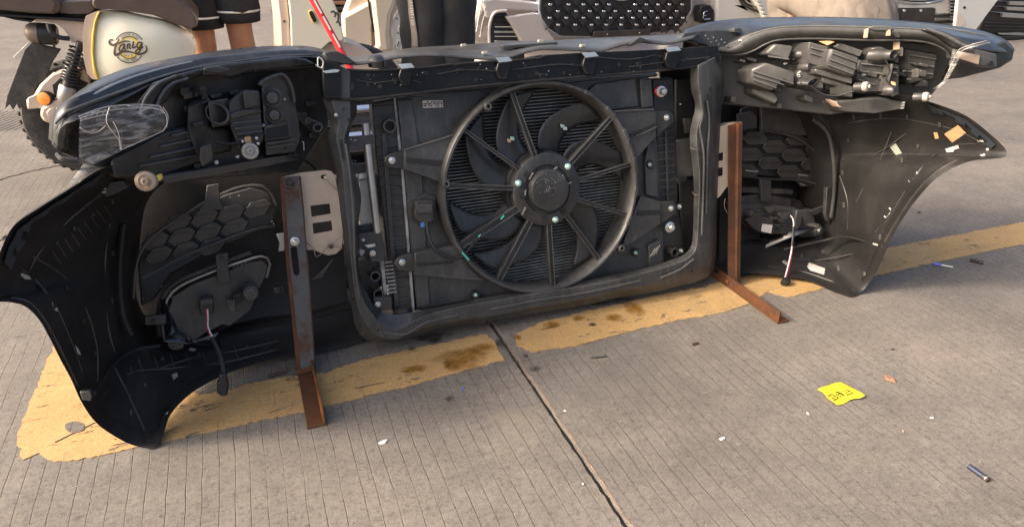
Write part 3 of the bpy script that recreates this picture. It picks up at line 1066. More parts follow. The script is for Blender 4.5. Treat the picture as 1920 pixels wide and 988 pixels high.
# ---- honeycomb vents beside the fog lamps -----------------------------------------------------------
for nm, C0, a, bb, hexp, cells, w, lab in (
        ('side_vent', (340.7, 443.9), (49.7, -8.5), (43.0, -35), [(-30, 9.5), (-16, -12), (15, -20), (29, -11), (17, 11), (-16, 20)],
         [(0, 0), (1, 0), (2, 0), (1, 1), (2, 1), (0, 1), (-1, 0), (2, -1), (1, -1), (0, -1), (3, -1), (-1, 1), (-1, -1)], -.105, 'left'),
        ('side_vent', (1445.3, 306.6), (44.7, -14.5), (-36, -16), [(-27, 1), (-16, -13), (11, -14), (24, 0), (18, 12), (-18, 12)],
         [(0, 0), (1, 0), (0, 1), (1, 1), (2, 0), (2, -1), (1, -1), (0, -1), (1, 2), (2, 1), (0, -2), (1, -2), (2, -2), (-1, -1), (-1, 0)], -.105, 'right')):
    if lab == 'left':
        outl = [(258, 500), (268, 462), (300, 428), (350, 398), (420, 366), (470, 352), (505, 362), (516, 392), (514, 420), (470, 440), (400, 470), (320, 515), (290, 560), (265, 575)]
    else:
        outl = [(1390, 205), (1430, 192), (1480, 200), (1525, 228), (1550, 262), (1554, 330), (1540, 345), (1480, 335), (1390, 325)]
    vent = NP(nm, outl, w - .012, .01, 'black_plastic', None, .003)
    vent['label'] = 'black honeycomb vent panel'
    import itertools
    def inside(x, y, poly):
        c = False
        for (x1, y1), (x2, y2) in zip(poly, poly[1:] + poly[:1]):
            if (y1 > y) != (y2 > y) and x < (x2 - x1) * (y - y1) / (y2 - y1) + x1:
                c = not c
        return c
    for i, j in cells:
        x, y = C0[0] + a[0] * i + bb[0] * j, C0[1] + a[1] * i + bb[1] * j
        if not inside(x, y, outl):
            continue
        s1 = .93
        front = [U(x + hx * s1, y + hy * s1, w + .004 + (.0025 if hy < 0 else -.0015)) for hx, hy in hexp]
        back = [U(x + hx * s1, y + hy * s1, w - .011) for hx, hy in hexp]
        q = MB()
        q.slab(front, back)
        q.build('honeycomb_cell', 'lamp_plastic', vent, .0018)
        q = MB()
        q.beam(U(x - 20, y - 2, w + .006), U(x + 20, y - 8 if lab == 'left' else y - 2, w + .006), .0025, .002, (0, 0, 1))
        q.build('cell_crease', 'black_plastic', vent, 0)
    if lab == 'left':
        for pts in ([(250, 560, -.06), (255, 500, -.055), (275, 455, -.06), (330, 412, -.075), (400, 372, -.09), (455, 350, -.10), (500, 352, -.10), (518, 385, -.11)],
                    [(268, 520, -.07), (300, 505, -.08), (330, 488, -.085), (390, 462, -.09), (470, 432, -.10), (515, 424, -.11)]):
            NTUBE('rim', pts, .0032, 'lamp_plastic', vent)
        NP('tab', [(388, 348), (410, 345), (413, 380), (420, 392), (372, 396), (384, 376)], -.07, .01, 'black_plastic', vent)
    else:
        for pts in ([(1385, 330, -.10), (1440, 336, -.10), (1500, 338, -.095), (1535, 350, -.085), (1548, 380, -.08), (1550, 420, -.08)],
                    [(1388, 258, -.09), (1425, 252, -.09), (1440, 246, -.09), (1500, 262, -.085), (1540, 300, -.08), (1545, 330, -.08)]):
            NTUBE('rim', pts, .0035, 'black_plastic', vent)
        NP('upper_panel', [(1428, 200), (1480, 196), (1515, 215), (1545, 258), (1530, 272), (1500, 254), (1450, 250), (1428, 246)], -.092, .01, 'lamp_plastic', vent)
        NP('upper_panel', [(1384, 214), (1410, 210), (1420, 220), (1420, 240), (1384, 246)], -.092, .01, 'black_plastic', vent)
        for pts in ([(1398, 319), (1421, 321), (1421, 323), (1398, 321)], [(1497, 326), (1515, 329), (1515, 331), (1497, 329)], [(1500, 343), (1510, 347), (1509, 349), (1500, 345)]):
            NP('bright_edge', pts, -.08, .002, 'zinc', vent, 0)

# ---- fog lamps ---------------------------------------------------------------------------------------
fogL = [(311, 611), (314, 588), (325, 556), (361, 533), (405, 517), (470, 492), (492, 489), (502, 499), (497, 520), (481, 552), (469, 582), (431, 611), (418, 608), (385, 624), (353, 647), (321, 650), (311, 630)]
fl = NP('fog_lamp', fogL, lambda x, y: -.045 - .03 * (x - 310) / 190, .055, 'lamp_plastic', None, .006)
fl['label'] = 'black fog lamp housing seen from behind, left end'
NTUBE('rim', [(309, 640, -.05), (305, 600, -.05), (314, 560, -.05), (340, 535, -.055), (400, 509, -.06), (455, 490, -.065), (492, 480, -.07), (506, 492, -.075), (500, 520, -.08)], .0028, 'alloy', fl)
NTUBE('rim', [(300, 630, -.055), (297, 590, -.055), (308, 552, -.055), (336, 526, -.06), (400, 500, -.065), (470, 474, -.075)], .005, 'black_plastic', fl)
for x, y, r in ((331, 640, .013), (470, 548, .012)):
    c = U(x, y, -.03)
    q = MB()
    q.lathe(c, (0, 0, 1), [(r * 1.35, -.02), (r * 1.35, .004), (r * 1.2, .008), (r, .008), (r * .95, .013), (r * .5, .014)], 22)
    q.build('mount_cap', 'lamp_plastic', fl)
NP('socket', [(372, 569), (399, 565), (401, 588), (376, 592)], -.030, .03, 'black_plastic', fl, .003)
NP('socket_hood', [(373, 563), (398, 559), (401, 570), (374, 574)], -.022, .03, 'lamp_plastic', fl, .003)
NP('vent_window', [(436, 553), (458, 545), (460, 562), (441, 574)], -.044, .01, 'core_dark', fl, .001)
for k in range(4):
    NP('vent_fin', [(425 + k * 4, 562), (427 + k * 4, 561), (434 + k * 2, 582), (432 + k * 2, 583)], -.042, .008, 'lamp_plastic', fl, 0)
NP('bracket', [(404, 478), (427, 474), (429, 510), (433, 530), (408, 534), (405, 500)], -.035, .008, 'black_plastic', fl, .002)
NP('bracket', [(271, 593), (311, 590), (312, 608), (271, 610)], -.02, .01, 'black_plastic', fl, .002)
NP('bracket', [(512, 540), (532, 536), (534, 548), (514, 551)], -.06, .01, 'black_plastic', fl, .002)
for x, y, w in ((415, 484, -.034), (287, 601, -.019), (524, 543, -.059)):
    NBOLT('screw', x, y, w, .0035, 'dark_steel', fl, 10)
for k in range(4):
    x = 343 + k * 7
    NBOLT('rivet', x, 533 - k * 2.6, -.055, .0014, 'zinc', fl, 8, False, .003)
    NBOLT('rivet', x + 96, 501 - k * 2.6, -.06, .0014, 'zinc', fl, 8, False, .003)
for x, y in ((267, 466), (276, 450), (345, 401), (361, 394), (432, 370), (448, 367), (510, 415), (513, 419), (269, 560), (303, 536)):
    NBOLT('rivet', x, y, -.085, .0016, 'zinc', fl, 8, False, .003)
NTUBE('red_wire', [(386, 580, -.02), (388, 600, -.005), (389, 615, .01), (396, 633, .03)], .0016, 'wire_red', fl)
NTUBE('white_wire', [(389, 580, -.02), (390, 598, -.005), (390, 612, .012), (399, 634, .032)], .0016, 'wire_white', fl)
NTUBE('sleeve', [(397, 633, .03), (407, 652, .045), (415, 675, .06), (421, 702, .075)], .0048, 'wire_black', fl)
NP('plug', [(409, 702), (424, 700), (426, 712), (429, 722), (427, 741), (416, 744), (406, 737), (407, 719), (412, 713)], .085, .02, 'wire_black', fl, .003)

fogR = [(1380, 388), (1395, 380), (1450, 384), (1500, 390), (1525, 392), (1530, 412), (1540, 426), (1540, 444), (1508, 446), (1490, 440), (1455, 440), (1430, 436), (1412, 428), (1398, 412), (1384, 402)]
fr = NP('fog_lamp', fogR, lambda x, y: -.06 + .02 * (x - 1380) / 160, .06, 'lamp_plastic', None, .006)
fr['label'] = 'black fog lamp housing seen from behind, right end'
NP('lamp_body', [(1494, 394), (1524, 392), (1530, 414), (1524, 444), (1496, 440), (1490, 415)], -.03, .04, 'lamp_plastic', fr, .004)
NP('lamp_body', [(1392, 368), (1430, 362), (1500, 376), (1510, 388), (1450, 392), (1390, 386)], -.06, .03, 'black_plastic', fr, .004)
NP('lamp_beam', [(1392, 350), (1488, 356), (1488, 366), (1392, 362)], -.055, .02, 'black_plastic', fr, .004)
NP('bracket', [(1426, 336), (1446, 338), (1446, 380), (1428, 378)], -.045, .01, 'black_plastic', fr, .002)
NP('gasket', [(1398, 412), (1425, 402), (1448, 410), (1456, 424), (1452, 438), (1430, 438), (1414, 430)], -.032, .02, 'black_plastic', fr, .004)
NP('foil_label', [(1430, 420), (1449, 422), (1446, 438), (1428, 434)], -.030, .002, 'label_white', fr, .0004)
for x, y, r, w in ((1532, 432, .015, -.01), (1408, 401, .010, -.045)):
    c = U(x, y, w)
    q = MB()
    q.lathe(c, (.25, -.1, 1), [(r * 1.3, -.025), (r * 1.3, .0), (r * 1.1, .006), (r * .8, .007), (r * .7, .014), (r * .3, .015)], 20)
    q.build('mount_cap', 'lamp_plastic', fr)
for k in range(9):
    x, y = 1440 + random.uniform(-35, 60), 400 + random.uniform(-18, 26)
    NP('lamp_rib', [(x, y), (x + random.uniform(8, 22), y + random.uniform(-2, 4)), (x + random.uniform(8, 20), y + 6), (x + 2, y + 7)], -.028, .02, random.choice(['black_plastic', 'lamp_plastic']), fr, .0015)
NP('bracket', [(1520, 396), (1545, 386), (1550, 392), (1528, 404)], -.02, .01, 'black_plastic', fr, .0015)
NP('bracket', [(1551, 352), (1561, 350), (1561, 410), (1553, 416), (1548, 400)], .0, .012, 'black_plastic', fr, .0015)
NTUBE('white_wire', [(1482, 404, -.02), (1487, 412, -.012), (1488, 430, .0), (1486, 455, .01)], .0018, 'wire_white', fr)
NTUBE('sleeve', [(1488, 425, .0), (1487, 445, .008), (1485, 462, .015)], .0035, 'wire_black', fr)
NTUBE('white_wire', [(1485, 462, .015), (1482, 480, .022), (1476, 505, .034), (1472, 520, .042)], .0017, 'wire_white', fr)
NTUBE('red_wire', [(1486, 460, .014), (1484, 480, .021), (1479, 505, .032), (1474, 521, .042)], .0017, 'wire_red', fr)
q = MB()
q.lathe(U(1472, 530, .047), (0, .75, .66), [(.004, .016), (.010, .014), (.012, .006), (.012, -.004), (.009, -.009)], 16)
q.build('plug', 'wire_black', fr)
for k in range(3):
    NTUBE('red_wire', [(1469 + k * 2.5, 522, .044), (1468 + k * 3, 528, .05)], .0013, 'wire_red' if k != 1 else 'wire_white', fr, 6, 4)

# ---- rusty angle stands and the bare steel bracket plates -------------------------------------------
def ground_local(x, y, z):
    return loc(Vector((x, y, z)))


def slot(x0, y0, x1, y1, r, n=6):
    dx, dy = x1 - x0, y1 - y0
    a = math.atan2(dy, dx)
    return [(x1 + r * math.cos(a - math.pi / 2 + math.pi * k / n), y1 + r * math.sin(a - math.pi / 2 + math.pi * k / n)) for k in range(n + 1)] + \
           [(x0 + r * math.cos(a + math.pi / 2 + math.pi * k / n), y0 + r * math.sin(a + math.pi / 2 + math.pi * k / n)) for k in range(n + 1)]


st = NP('stand', [(524, 333), (561, 331), (567, 381), (573, 462), (577, 500), (590, 688), (588, 697), (557, 698), (537, 498), (529, 391)], .016, .005, 'rust_grey', None, .001,
        holes=[slot(551, 468, 556, 511, 6), [(538, 349), (548, 348), (549, 354), (539, 355)]])
st['label'] = 'rusty steel angle upright with slotted holes, left of the fan'
NP('flange', [(562, 332), (567, 381), (573, 462), (577, 500), (590, 688), (592, 690), (579, 500), (575, 462), (569, 381), (564, 332)], .0155, .036, 'rust_brown', st, .0005)
NP('flange', [(524, 334), (530, 334), (536, 391), (544, 498), (564, 697), (557, 698), (537, 498), (529, 391)], .0166, .002, 'rust_brown', st, .0005)
q = MB()
zf = .004
for x0, x1, y0, y1, z0, z1 in ((.013, .044, 1.122, 1.40, 0.001, .005),):
    q.box(loc(Vector(((x0 + x1) / 2, (y0 + y1) / 2, (z0 + z1) / 2))), x1 - x0, 0.001, .001)
q = MB()


def wbox(b, x0, x1, y0, y1, z0, z1):
    vs = [ground_local(x, y, z) for x in (x0, x1) for y in (y0, y1) for z in (z0, z1)]
    b.add(vs, [(0, 1, 3, 2), (4, 6, 7, 5), (0, 4, 5, 1), (2, 3, 7, 6), (0, 2, 6, 4), (1, 5, 7, 3)])
    return b


b_ = wbox(MB(), .012, .043, 1.122, 1.41, .001, .0055)
b_.build('foot', 'rust_foot', st, .0008)
b_ = wbox(MB(), .043, .0475, 1.122, 1.41, .001, .032)
b_.build('foot_flange', 'rust_orange', st, .0008)
NP('weld_bead', [(557, 694), (590, 686), (592, 693), (576, 699), (558, 702)], .02, .008, 'rust_orange', st, .003)
NBOLT('bolt', 553, 452.5, .017, .0075, 'zinc', st, 6, True, .012)
NBOLT('bolt', 543, 342, .017, .0085, 'dark_steel', st, 16, False, .010)

pl = NP('bracket_plate', [(526, 333), (561, 324.5), (609, 319), (621, 321), (627.5, 328), (633.6, 359), (641, 405), (643, 438), (641, 466), (630, 476), (615, 479), (601, 474), (589, 469), (560, 469), (545, 420)],
        -.002, .004, 'bare_plate', None, .0008, holes=[[(582, 386), (618, 382), (620.5, 401), (584.5, 407)], [(586, 419), (621.5, 414), (623.5, 432.6), (588, 439)], circ((607.5, 332), 6, 14, 4.5), circ((620.6, 462), 6, 14, 4.5)])
pl['label'] = 'bare tan steel bracket plate with two square holes'
NTUBE('tie_wire', [(607, 333, .0), (620, 346, .006), (633, 358, .004)], .0007, 'dull_wire', pl)
NTUBE('tie_wire', [(576, 455, .0), (588, 468, .01), (592, 481, .014), (600, 478, .012), (612, 466, .006), (621, 461, .002), (643, 466, .006)], .0009, 'dull_wire', pl)
NTUBE('tie_wire', [(621, 461, .004), (630, 452, .008), (642, 442, .01)], .0007, 'dull_wire', pl)
NTUBE('wire_knot', circ((620.6, 462), 5, 10, 4) and [(x, y, .004) for x, y in circ((620.6, 462), 5, 10, 4)] + [(625.6, 462, .004)], .0012, 'dull_wire', pl)
NP('beam_clip', [(518, 440), (533, 437), (534, 470), (522, 472), (524, 455)], -.03, .01, 'alloy', pl, .001)
NP('plate_backing', [(575, 375), (632, 370), (634, 445), (578, 450)], -.05, .004, 'dark_steel', pl, 0)

st2 = NP('stand', [(1367, 236), (1387, 231), (1384, 380), (1380, 536), (1366, 531), (1367, 400)], .004, .005, 'rust_brown', None, .001)
st2['label'] = 'rusty steel angle upright, right of the fan'
NP('flange', [(1384, 231.5), (1393, 230), (1388, 535), (1381, 537)], .012, .034, 'rust_brown', st2, .001)
wbox(MB(), 1.156, 1.1605, 1.118, 1.43, .001, .034).build('foot_flange', 'rust_brown', st2, .0008)
wbox(MB(), 1.1605, 1.190, 1.118, 1.43, .001, .0055).build('foot', 'rust_orange', st2, .0008)
NP('weld_bead', [(1362, 526), (1384, 530), (1386, 537), (1364, 533)], .012, .008, 'rust_orange', st2, .003)
pl2 = NP('bracket_plate', [(1348, 238), (1370, 233), (1370, 345), (1362, 352), (1352, 366), (1346, 372), (1345, 332), (1356, 330), (1356, 314), (1346, 315), (1346, 303), (1357, 301), (1357, 286), (1347, 288)],
         -.004, .004, 'bare_plate', None, .0008)
pl2['label'] = 'bare tan steel bracket plate behind the right stand'
NP('plate_lip', [(1349, 238), (1370, 231), (1391, 229), (1388, 234), (1368, 238)], -.006, .03, 'bare_plate', pl2, .001)
NTUBE('tie_wire', [(1360, 372, .0), (1358, 386, .004), (1364, 400, .004)], .0009, 'dull_wire', pl2)

# ---- radiator support: pressed steel frame round the radiator ------------------------------------------
lines = [  # outer edge, ridge a, ridge b, inner edge
    ((604, 128), (614, 128), (655, 130), (668, 132)), ((607, 185), (621, 185), (655, 185), (668, 188)), ((620, 230), (635, 228), (655, 225), (667, 214)),
    ((617, 262), (632, 262), (645, 262), (653, 257)), ((630, 320), (643, 318), (652, 316), (660, 311)), ((636, 380), (648, 378), (664, 372), (676, 365)),
    ((643, 440), (655, 438), (665, 436), (671, 430)), ((652, 520), (662, 518), (668, 516), (674, 512)), ((661, 580), (672, 574), (682, 566), (690, 556)),
    ((668, 612), (684, 602), (700, 592), (706, 580)), ((690, 637), (704, 626), (712, 606), (722, 588)), ((740, 640), (745, 634), (745, 617), (752, 590)),
    ((798, 625), (798, 612), (798, 592), (800, 580)), ((872, 608), (872, 598), (872, 573), (872, 566)), ((920, 605), (919, 592), (912, 567), (912, 558)),
    ((998, 588), (998, 576), (998, 551), (998, 543)), ((1098, 571), (1098, 559), (1098, 536), (1098, 526)), ((1160, 557), (1160, 544), (1160, 524), (1160, 514)),
    ((1222, 548), (1222, 534), (1222, 508), (1222, 500)), ((1275, 536), (1270, 518), (1262, 496), (1258, 488)), ((1310, 526), (1300, 508), (1288, 486), (1282, 478)),
    ((1334, 510), (1322, 492), (1304, 468), (1296, 462)), ((1342, 470), (1328, 456), (1308, 440), (1300, 436)), ((1343, 400), (1330, 396), (1310, 394), (1301, 392)),
    ((1346, 327), (1332, 330), (1312, 334), (1301, 334)), ((1349, 250), (1334, 252), (1306, 254), (1294, 254)), ((1352, 205), (1336, 206), (1318, 204), (1304, 200)),
    ((1356, 150), (1340, 152), (1310, 160), (1296, 165)), ((1352, 105), (1338, 108), (1310, 122), (1296, 128))]
rows = [[], [], [], [], [], []]
for o_, a_, b2, i_ in lines:
    rows[0].append((o_[0], o_[1], -.045))
    rows[1].append((o_[0], o_[1], -.004))
    rows[2].append((a_[0], a_[1], .014))
    rows[3].append((b2[0], b2[1], .014))
    rows[4].append((i_[0], i_[1], -.006))
    rows[5].append((i_[0] * .8 + b2[0] * .2, i_[1] * .8 + b2[1] * .2, -.06))
n = 150


def stretchloft(rows, n):
    out = []
    for r in rows:
        P = [U(*p) for p in r]
        o = []
        for i in range(n):
            t = i / (n - 1) * (len(P) - 1)
            k = min(int(t), len(P) - 2)
            f = t - k
            p0, p1, p2, p3 = P[max(k - 1, 0)], P[k], P[k + 1], P[min(k + 2, len(P) - 1)]
            o.append(.5 * ((2 * p1) + (p2 - p0) * f + (2 * p0 - 5 * p1 + 4 * p2 - p3) * f * f + (3 * p1 - p0 - 3 * p2 + p3) * f ** 3))
        out.append(o)
    return out


q = MB()
q.grid(stretchloft(rows, n))
sup = q.build('radiator_support', 'support_paint', nose, .0022, 30, .0022)
sup['label'] = 'grey pressed steel frame round the radiator'
SB = hitter(q)
for pts in ([(636, 262), (642, 262), (647, 300), (642, 300)], [(1298, 268), (1309, 262), (1310, 296), (1303, 303), (1297, 292)], [(1328, 165), (1333, 164), (1334, 172), (1329, 173)], [(1325, 178), (1330, 178), (1331, 188), (1326, 189)]):
    DECAL('press_hole', pts, SB, 'core_dark', sup)
for x, y in ((628, 214), (644, 206), (653, 225), (709, 618), (1297, 508), (912, 603), (664, 560)):
    DECAL('press_hole', circ((x, y), 2.6, 10, 3), SB, 'core_dark', sup)
NBOLT('bolt', 630, 216, .018, .003, 'zinc', sup, 8)
NTUBE('tie_wire', [(1294, 276, -.01), (1300, 280, .022), (1311, 280, .02)], .0010, 'dull_wire', sup)
NTUBE('tie_wire', [(1298, 360, -.01), (1304, 366, .02), (1312, 364, .02)], .0010, 'dull_wire', sup)
# pressed beads on the frame
for pts in ([(1312, 180, .02), (1318, 215, .021), (1312, 240, .02), (1316, 262, .02), (1320, 300, .02), (1318, 380, .02), (1316, 440, .02)], [(1326, 190, .02), (1330, 230, .018), (1326, 300, .018), (1324, 400, .018)],
            [(1240, 520, .018), (1275, 505, .019), (1300, 486, .019)], [(720, 622, .015), (760, 626, .016), (800, 604, .016), (860, 590, .016)], [(648, 270, .016), (656, 330, .016), (662, 400, .016), (666, 500, .016), (674, 560, .016)],
            [(920, 580, .017), (1000, 564, .017), (1100, 548, .017), (1200, 526, .017)]):
    NTUBE('bead', pts, .0030, 'support_paint', sup)

# ---- upper tie bar and its top cover ---------------------------------------------------------------
tie = NP('upper_tie_bar', [(604, 108), (650, 130), (700, 132), (800, 126), (900, 119), (985, 112), (1010, 104), (1100, 99), (1200, 95), (1290, 90), (1346, 86), (1352, 118), (1300, 126), (1240, 128), (1225, 134),
                           (1080, 146), (980, 154), (860, 166), (740, 180), (672, 187), (640, 190), (606, 184)], .012, .055, 'tie_paint', None, .003)
tie['label'] = 'glossy black upper tie bar over the fan'
TB = BVHTree.FromPolygons([tuple(v.co) for v in tie.data.vertices], [tuple(p.vertices) for p in tie.data.polygons])
for x, y, s in ((755, 127, 1), (938, 115, 1), (1100, 106, 1), (1255, 95, .9)):
    NP('latch_tab', [(x - 8, y - 6 * s), (x + 16, y - 8 * s), (x + 23, y), (x - 2, y + 3)], .030, .004, 'zinc', tie, .0008)
    NP('latch_bracket', [(x - 4, y + 3), (x + 20, y + 1), (x + 16, y + 22), (x + 12, y + 34), (x - 1, y + 34), (x - 8, y + 18)], .024, .013, 'tie_paint', tie, .002)
for x, y, r in ((657, 163, .009), (712, 162, .006), (690, 141, .005), (892, 150, .004), (1006, 138, .005), (1057, 137, .004), (984, 123, .003), (1324, 110, .006), (1264, 116, .006), (1280, 115, .005), (626, 165, .006), (740, 155, .004), (1110, 133, .004), (1160, 122, .004)):
    DECAL('tie_hole', circ((x, y), r * 800, 14), TB, 'core_dark', tie)
for k in range(46):
    x = random.uniform(615, 1330)
    y = 150 - (x - 640) * .055 + random.uniform(-18, 16)
    r = random.choice([.6, .8, 1.1, 1.5])
    DECAL('grit', circ((x, y), r, 6), TB, random.choice(['tape_white', 'alloy', 'dark_steel']), tie, .001)
NTUBE('tie_edge', [(610, 186, .014), (672, 187, .016), (740, 180, .016), (860, 166, .016), (980, 154, .016), (1080, 146, .016), (1225, 134, .016), (1300, 126, .014)], .0032, 'tie_paint', tie)
NTUBE('tie_edge', [(650, 131, .013), (700, 133, .014), (800, 127, .014), (848, 121, .014), (855, 126, .016), (862, 120, .014), (985, 112, .014), (1008, 107, .014), (1014, 113, .016), (1022, 105, .014)], .0026, 'tie_paint', tie)
rt_ = random.Random(5)
for k in range(16):
    x = 640 + k * 42 + rt_.uniform(-12, 12)
    y = 150 - (x - 640) * .058 + rt_.uniform(-12, 12)
    w_, h_ = rt_.uniform(5, 16), rt_.uniform(3, 9)
    NP('pressed_pad', [(x, y), (x + w_, y - 1), (x + w_ + 2, y + h_), (x + 2, y + h_ + 1)], .0145, .006, 'tie_paint', tie, .0015)
for pts in ([(668, 150, .013), (700, 156, .014), (760, 150, .013), (790, 156, .014)], [(820, 140, .013), (870, 132, .014), (930, 134, .013)], [(1120, 108, .013), (1180, 112, .014), (1230, 104, .013)], [(960, 132, .013), (1040, 122, .014), (1090, 124, .013)], [(1180, 126, .013), (1260, 116, .014), (1330, 108, .013)]):
    NTUBE('crease', pts, .0016, 'tie_paint', tie)
NP('gusset', [(604, 112), (636, 118), (640, 128), (640, 186), (606, 186)], .022, .01, 'tie_paint', tie, .003)
q = MB()
q.lathe(U(706, 115, .0), (0, .9, .3), [(.018, -.01), (.018, .004), (.012, .010), (.004, .012)], 20, 1.0)
q.build('round_stop', 'lens_rim', tie)
NTUBE('spring_clip', [(596, 126, .03), (597, 108, .03), (606, 116, .032), (603, 128, .03), (592, 122, .03)], .0016, 'zinc', tie)
NP('latch_tab', [(606, 134), (628, 130), (638, 132), (634, 136), (610, 138)], .026, .004, 'zinc', tie, .0008)

cv_rows = [[(600, 92, -.16), (660, 108, -.16), (760, 93, -.16), (860, 86, -.16), (960, 80, -.16), (1043, 77, -.16), (1120, 73, -.16), (1191, 70, -.16), (1250, 67, -.16), (1314, 60, -.15)],
           [(606, 104, -.05), (664, 115, -.07), (760, 100, -.07), (860, 97, -.07), (960, 90, -.07), (1043, 82, -.07), (1120, 84, -.07), (1191, 76, -.07), (1250, 74, -.07), (1314, 64, -.07)],
           [(612, 108, .012), (668, 118, .012), (760, 104, .012), (820, 102, .012), (905, 108, .012), (945, 108, .012), (1005, 91, .012), (1072, 91, .012), (1125, 94, .012), (1153, 85, .012), (1200, 75, .012), (1250, 80, .012), (1303, 68, .012)],
           [(612, 112, .012), (668, 122, .012), (760, 108, .012), (820, 106, .012), (905, 112, .012), (945, 112, .012), (1005, 95, .012), (1072, 95, .012), (1125, 98, .012), (1153, 90, .012), (1200, 80, .012), (1250, 84, .012), (1303, 72, .012)]]
cv, _ = NLOFT('top_cover', cv_rows, 80, 'top_cover', None, .003, 3)
cv['label'] = 'grey plastic cover strip along the top of the tie bar'
NP('cover_lug', [(604, 100), (618, 97), (634, 96), (648, 104), (668, 118), (640, 122), (612, 116)], .018, .03, 'black_plastic', cv, .004)
for x, y in ((910, 100), (1094, 87), (1015, 78), (870, 86)):
    NP('clip', [(x - 5, y - 3), (x + 4, y - 4), (x + 6, y + 1), (x - 4, y + 2)], .004, .01, 'nylon', cv, .001)
NP('cover_step', [(942, 86), (1045, 79), (1046, 84), (945, 92)], -.03, .02, 'black_plastic', cv, .001)
NP('crumple', [(1180, 84), (1200, 70), (1206, 72), (1228, 82), (1206, 79), (1188, 86)], .018, .02, 'black_plastic', cv, .001)

# ---- radiator and cooling fan ------------------------------------------------------------------------
FC = Vector((.626, .334, 0))
rad = NP('radiator', [(742, 184), (1212, 141), (1240, 500), (778, 582)], -.085, .025, 'core_dark', None, .001)
rad['label'] = 'aluminium radiator core with black end tanks'
q = MB()
c0, c1 = U(742, 184, -.08), U(1240, 500, -.08)
v = c1.y - .01
while v < c0.y + .02:
    q.box(((c0.x + c1.x) / 2, v, -.082), c1.x - c0.x - .01, .0018, .016)
    v += .0078
o = q.build('core_tubes', 'fin_alloy', rad, 0, 0)
o['kind'] = 'stuff'
NP('core_edge', [(738, 184), (742, 184), (757, 317), (778, 582), (773, 582), (752, 317)], -.045, .03, 'fin_alloy', rad, .0005)
tank = [(697, 192), (741, 184), (752, 300), (762, 440), (776, 578), (768, 592), (742, 594), (736, 560), (722, 440), (706, 300)]
NP('end_tank', tank, -.052, .045, 'black_plastic', rad, .004)
for k in range(20):
    y = 200 + k * 19
    xl = 700 + (y - 192) * .105
    xr = 741 + (y - 184) * .088
    NP('tank_rib', [(xl, y), (xr, y - 4), (xr, y - 1), (xl, y + 3)], -.046, .02, 'black_plastic', rad, .001)
NP('tank_spine', [(716, 250), (724, 249), (748, 575), (740, 577)], -.044, .02, 'black_plastic', rad, .001)


def port(px, py, w, r, parent, mat='black_plastic'):
    q = MB()
    c = U(px, py, w)
    q.lathe(c, (0, 0, 1), [(r, -.05), (r, .012), (r * 1.06, .016), (r * 1.0, .020), (r * .76, .020), (r * .74, -.03), (.001, -.031)], 24)
    return q.build('hose_port', mat, parent)


port(728, 236, -.045, .0145, rad)
port(701, 514.5, -.05, .0115, rad)
port(707, 547, -.05, .0115, rad)
port(1258.5, 470.5, -.04, .0125, rad)
q = MB()
q.lathe(U(755, 592, -.04), (0, 1, 0), [(.026, -.012), (.028, -.006), (.028, .004), (.020, .008), (.020, .02)], 22)
q.build('rubber_foot', 'rubber', rad)
rt = [(1224, 148), (1262, 146), (1268, 250), (1272, 380), (1285, 480), (1276, 500), (1240, 504), (1236, 380), (1230, 250)]
NP('end_tank', rt, -.055, .045, 'black_plastic', rad, .004)
for k in range(11):
    y = 246 + k * 13.2
    NP('tank_rib', [(1233, y), (1264 + k * .3, y - 3), (1264 + k * .3, y - .5), (1233, y + 2.5)], -.048, .02, 'lamp_plastic', rad, .001)
NP('tank_rib', [(1247, 246), (1251, 246), (1255, 378), (1251, 378)], -.048, .02, 'lamp_plastic', rad, .001)
for k in range(12):
    NP('tank_crimp', [(1222 + k * .4, 262 + k * 9), (1228 + k * .4, 261 + k * 9), (1228 + k * .4, 265 + k * 9), (1222 + k * .4, 266 + k * 9)], -.04, .01, 'black_plastic', rad, .0008)
# small cooler, pipe, brackets in the gap left of the tank
NTUBE('cooler_pipe', [(685, 232, -.03), (692, 300, -.03), (700, 370, -.03), (708, 436, -.03)], .0095, 'alloy', rad, 14)
NP('pipe_bracket', [(652, 257), (700, 253), (702, 270), (652, 275)], -.018, .02, 'black_plastic', rad, .002)
for k, ch in enumerate(((658, 262), (663, 264), (667, 263))):
    NBOLT('stud', ch[0], ch[1], -.017, .0018, 'zinc', rad, 8, False, .003)
NP('mount_bracket', [(672, 438), (716, 434), (722, 470), (720, 490), (692, 492), (688, 470), (672, 466)], -.022, .02, 'black_plastic', rad, .002)
NP('mount_bracket', [(700, 558), (734, 556), (736, 580), (702, 584)], -.022, .02, 'black_plastic', rad, .002)
NP('bright_bracket', [(681, 460), (704, 457), (704, 462), (684, 466)], -.02, .004, 'zinc', rad, .001)
NP('bright_bracket', [(674, 466), (682, 462), (684, 474), (678, 482), (674, 476)], -.024, .004, 'tape_white', rad, .001)
NTUBE('thin_hose', [(682, 462, -.012), (690, 470, -.008), (686, 482, -.012), (694, 488, -.02)], .003, 'wire_black', rad)
NBOLT('bolt', 699, 475, -.02, .0055, 'zinc', rad)
NBOLT('bolt', 708.5, 571, -.02, .0055, 'zinc', rad)
NBOLT('bolt', 681, 450, -.02, .003, 'zinc', rad, 10)
NP('cooler_core', [(713, 488), (720, 487), (727, 556), (720, 558)], -.045, .02, 'fin_alloy', rad, .0008)
for k in range(9):
    NP('cooler_fin', [(721 + k, 492 + k * 7), (736 + k, 490 + k * 7), (736 + k, 492 + k * 7), (721 + k, 494 + k * 7)], -.04, .012, 'fin_alloy', rad, 0)
NBOLT('plug', 1240, 172, -.03, .011, 'zinc', rad, 6, True, .016)
NP('plug_ring', circ((1240, 172), 11, 16), -.031, .006, 'red_paint', rad, .001)
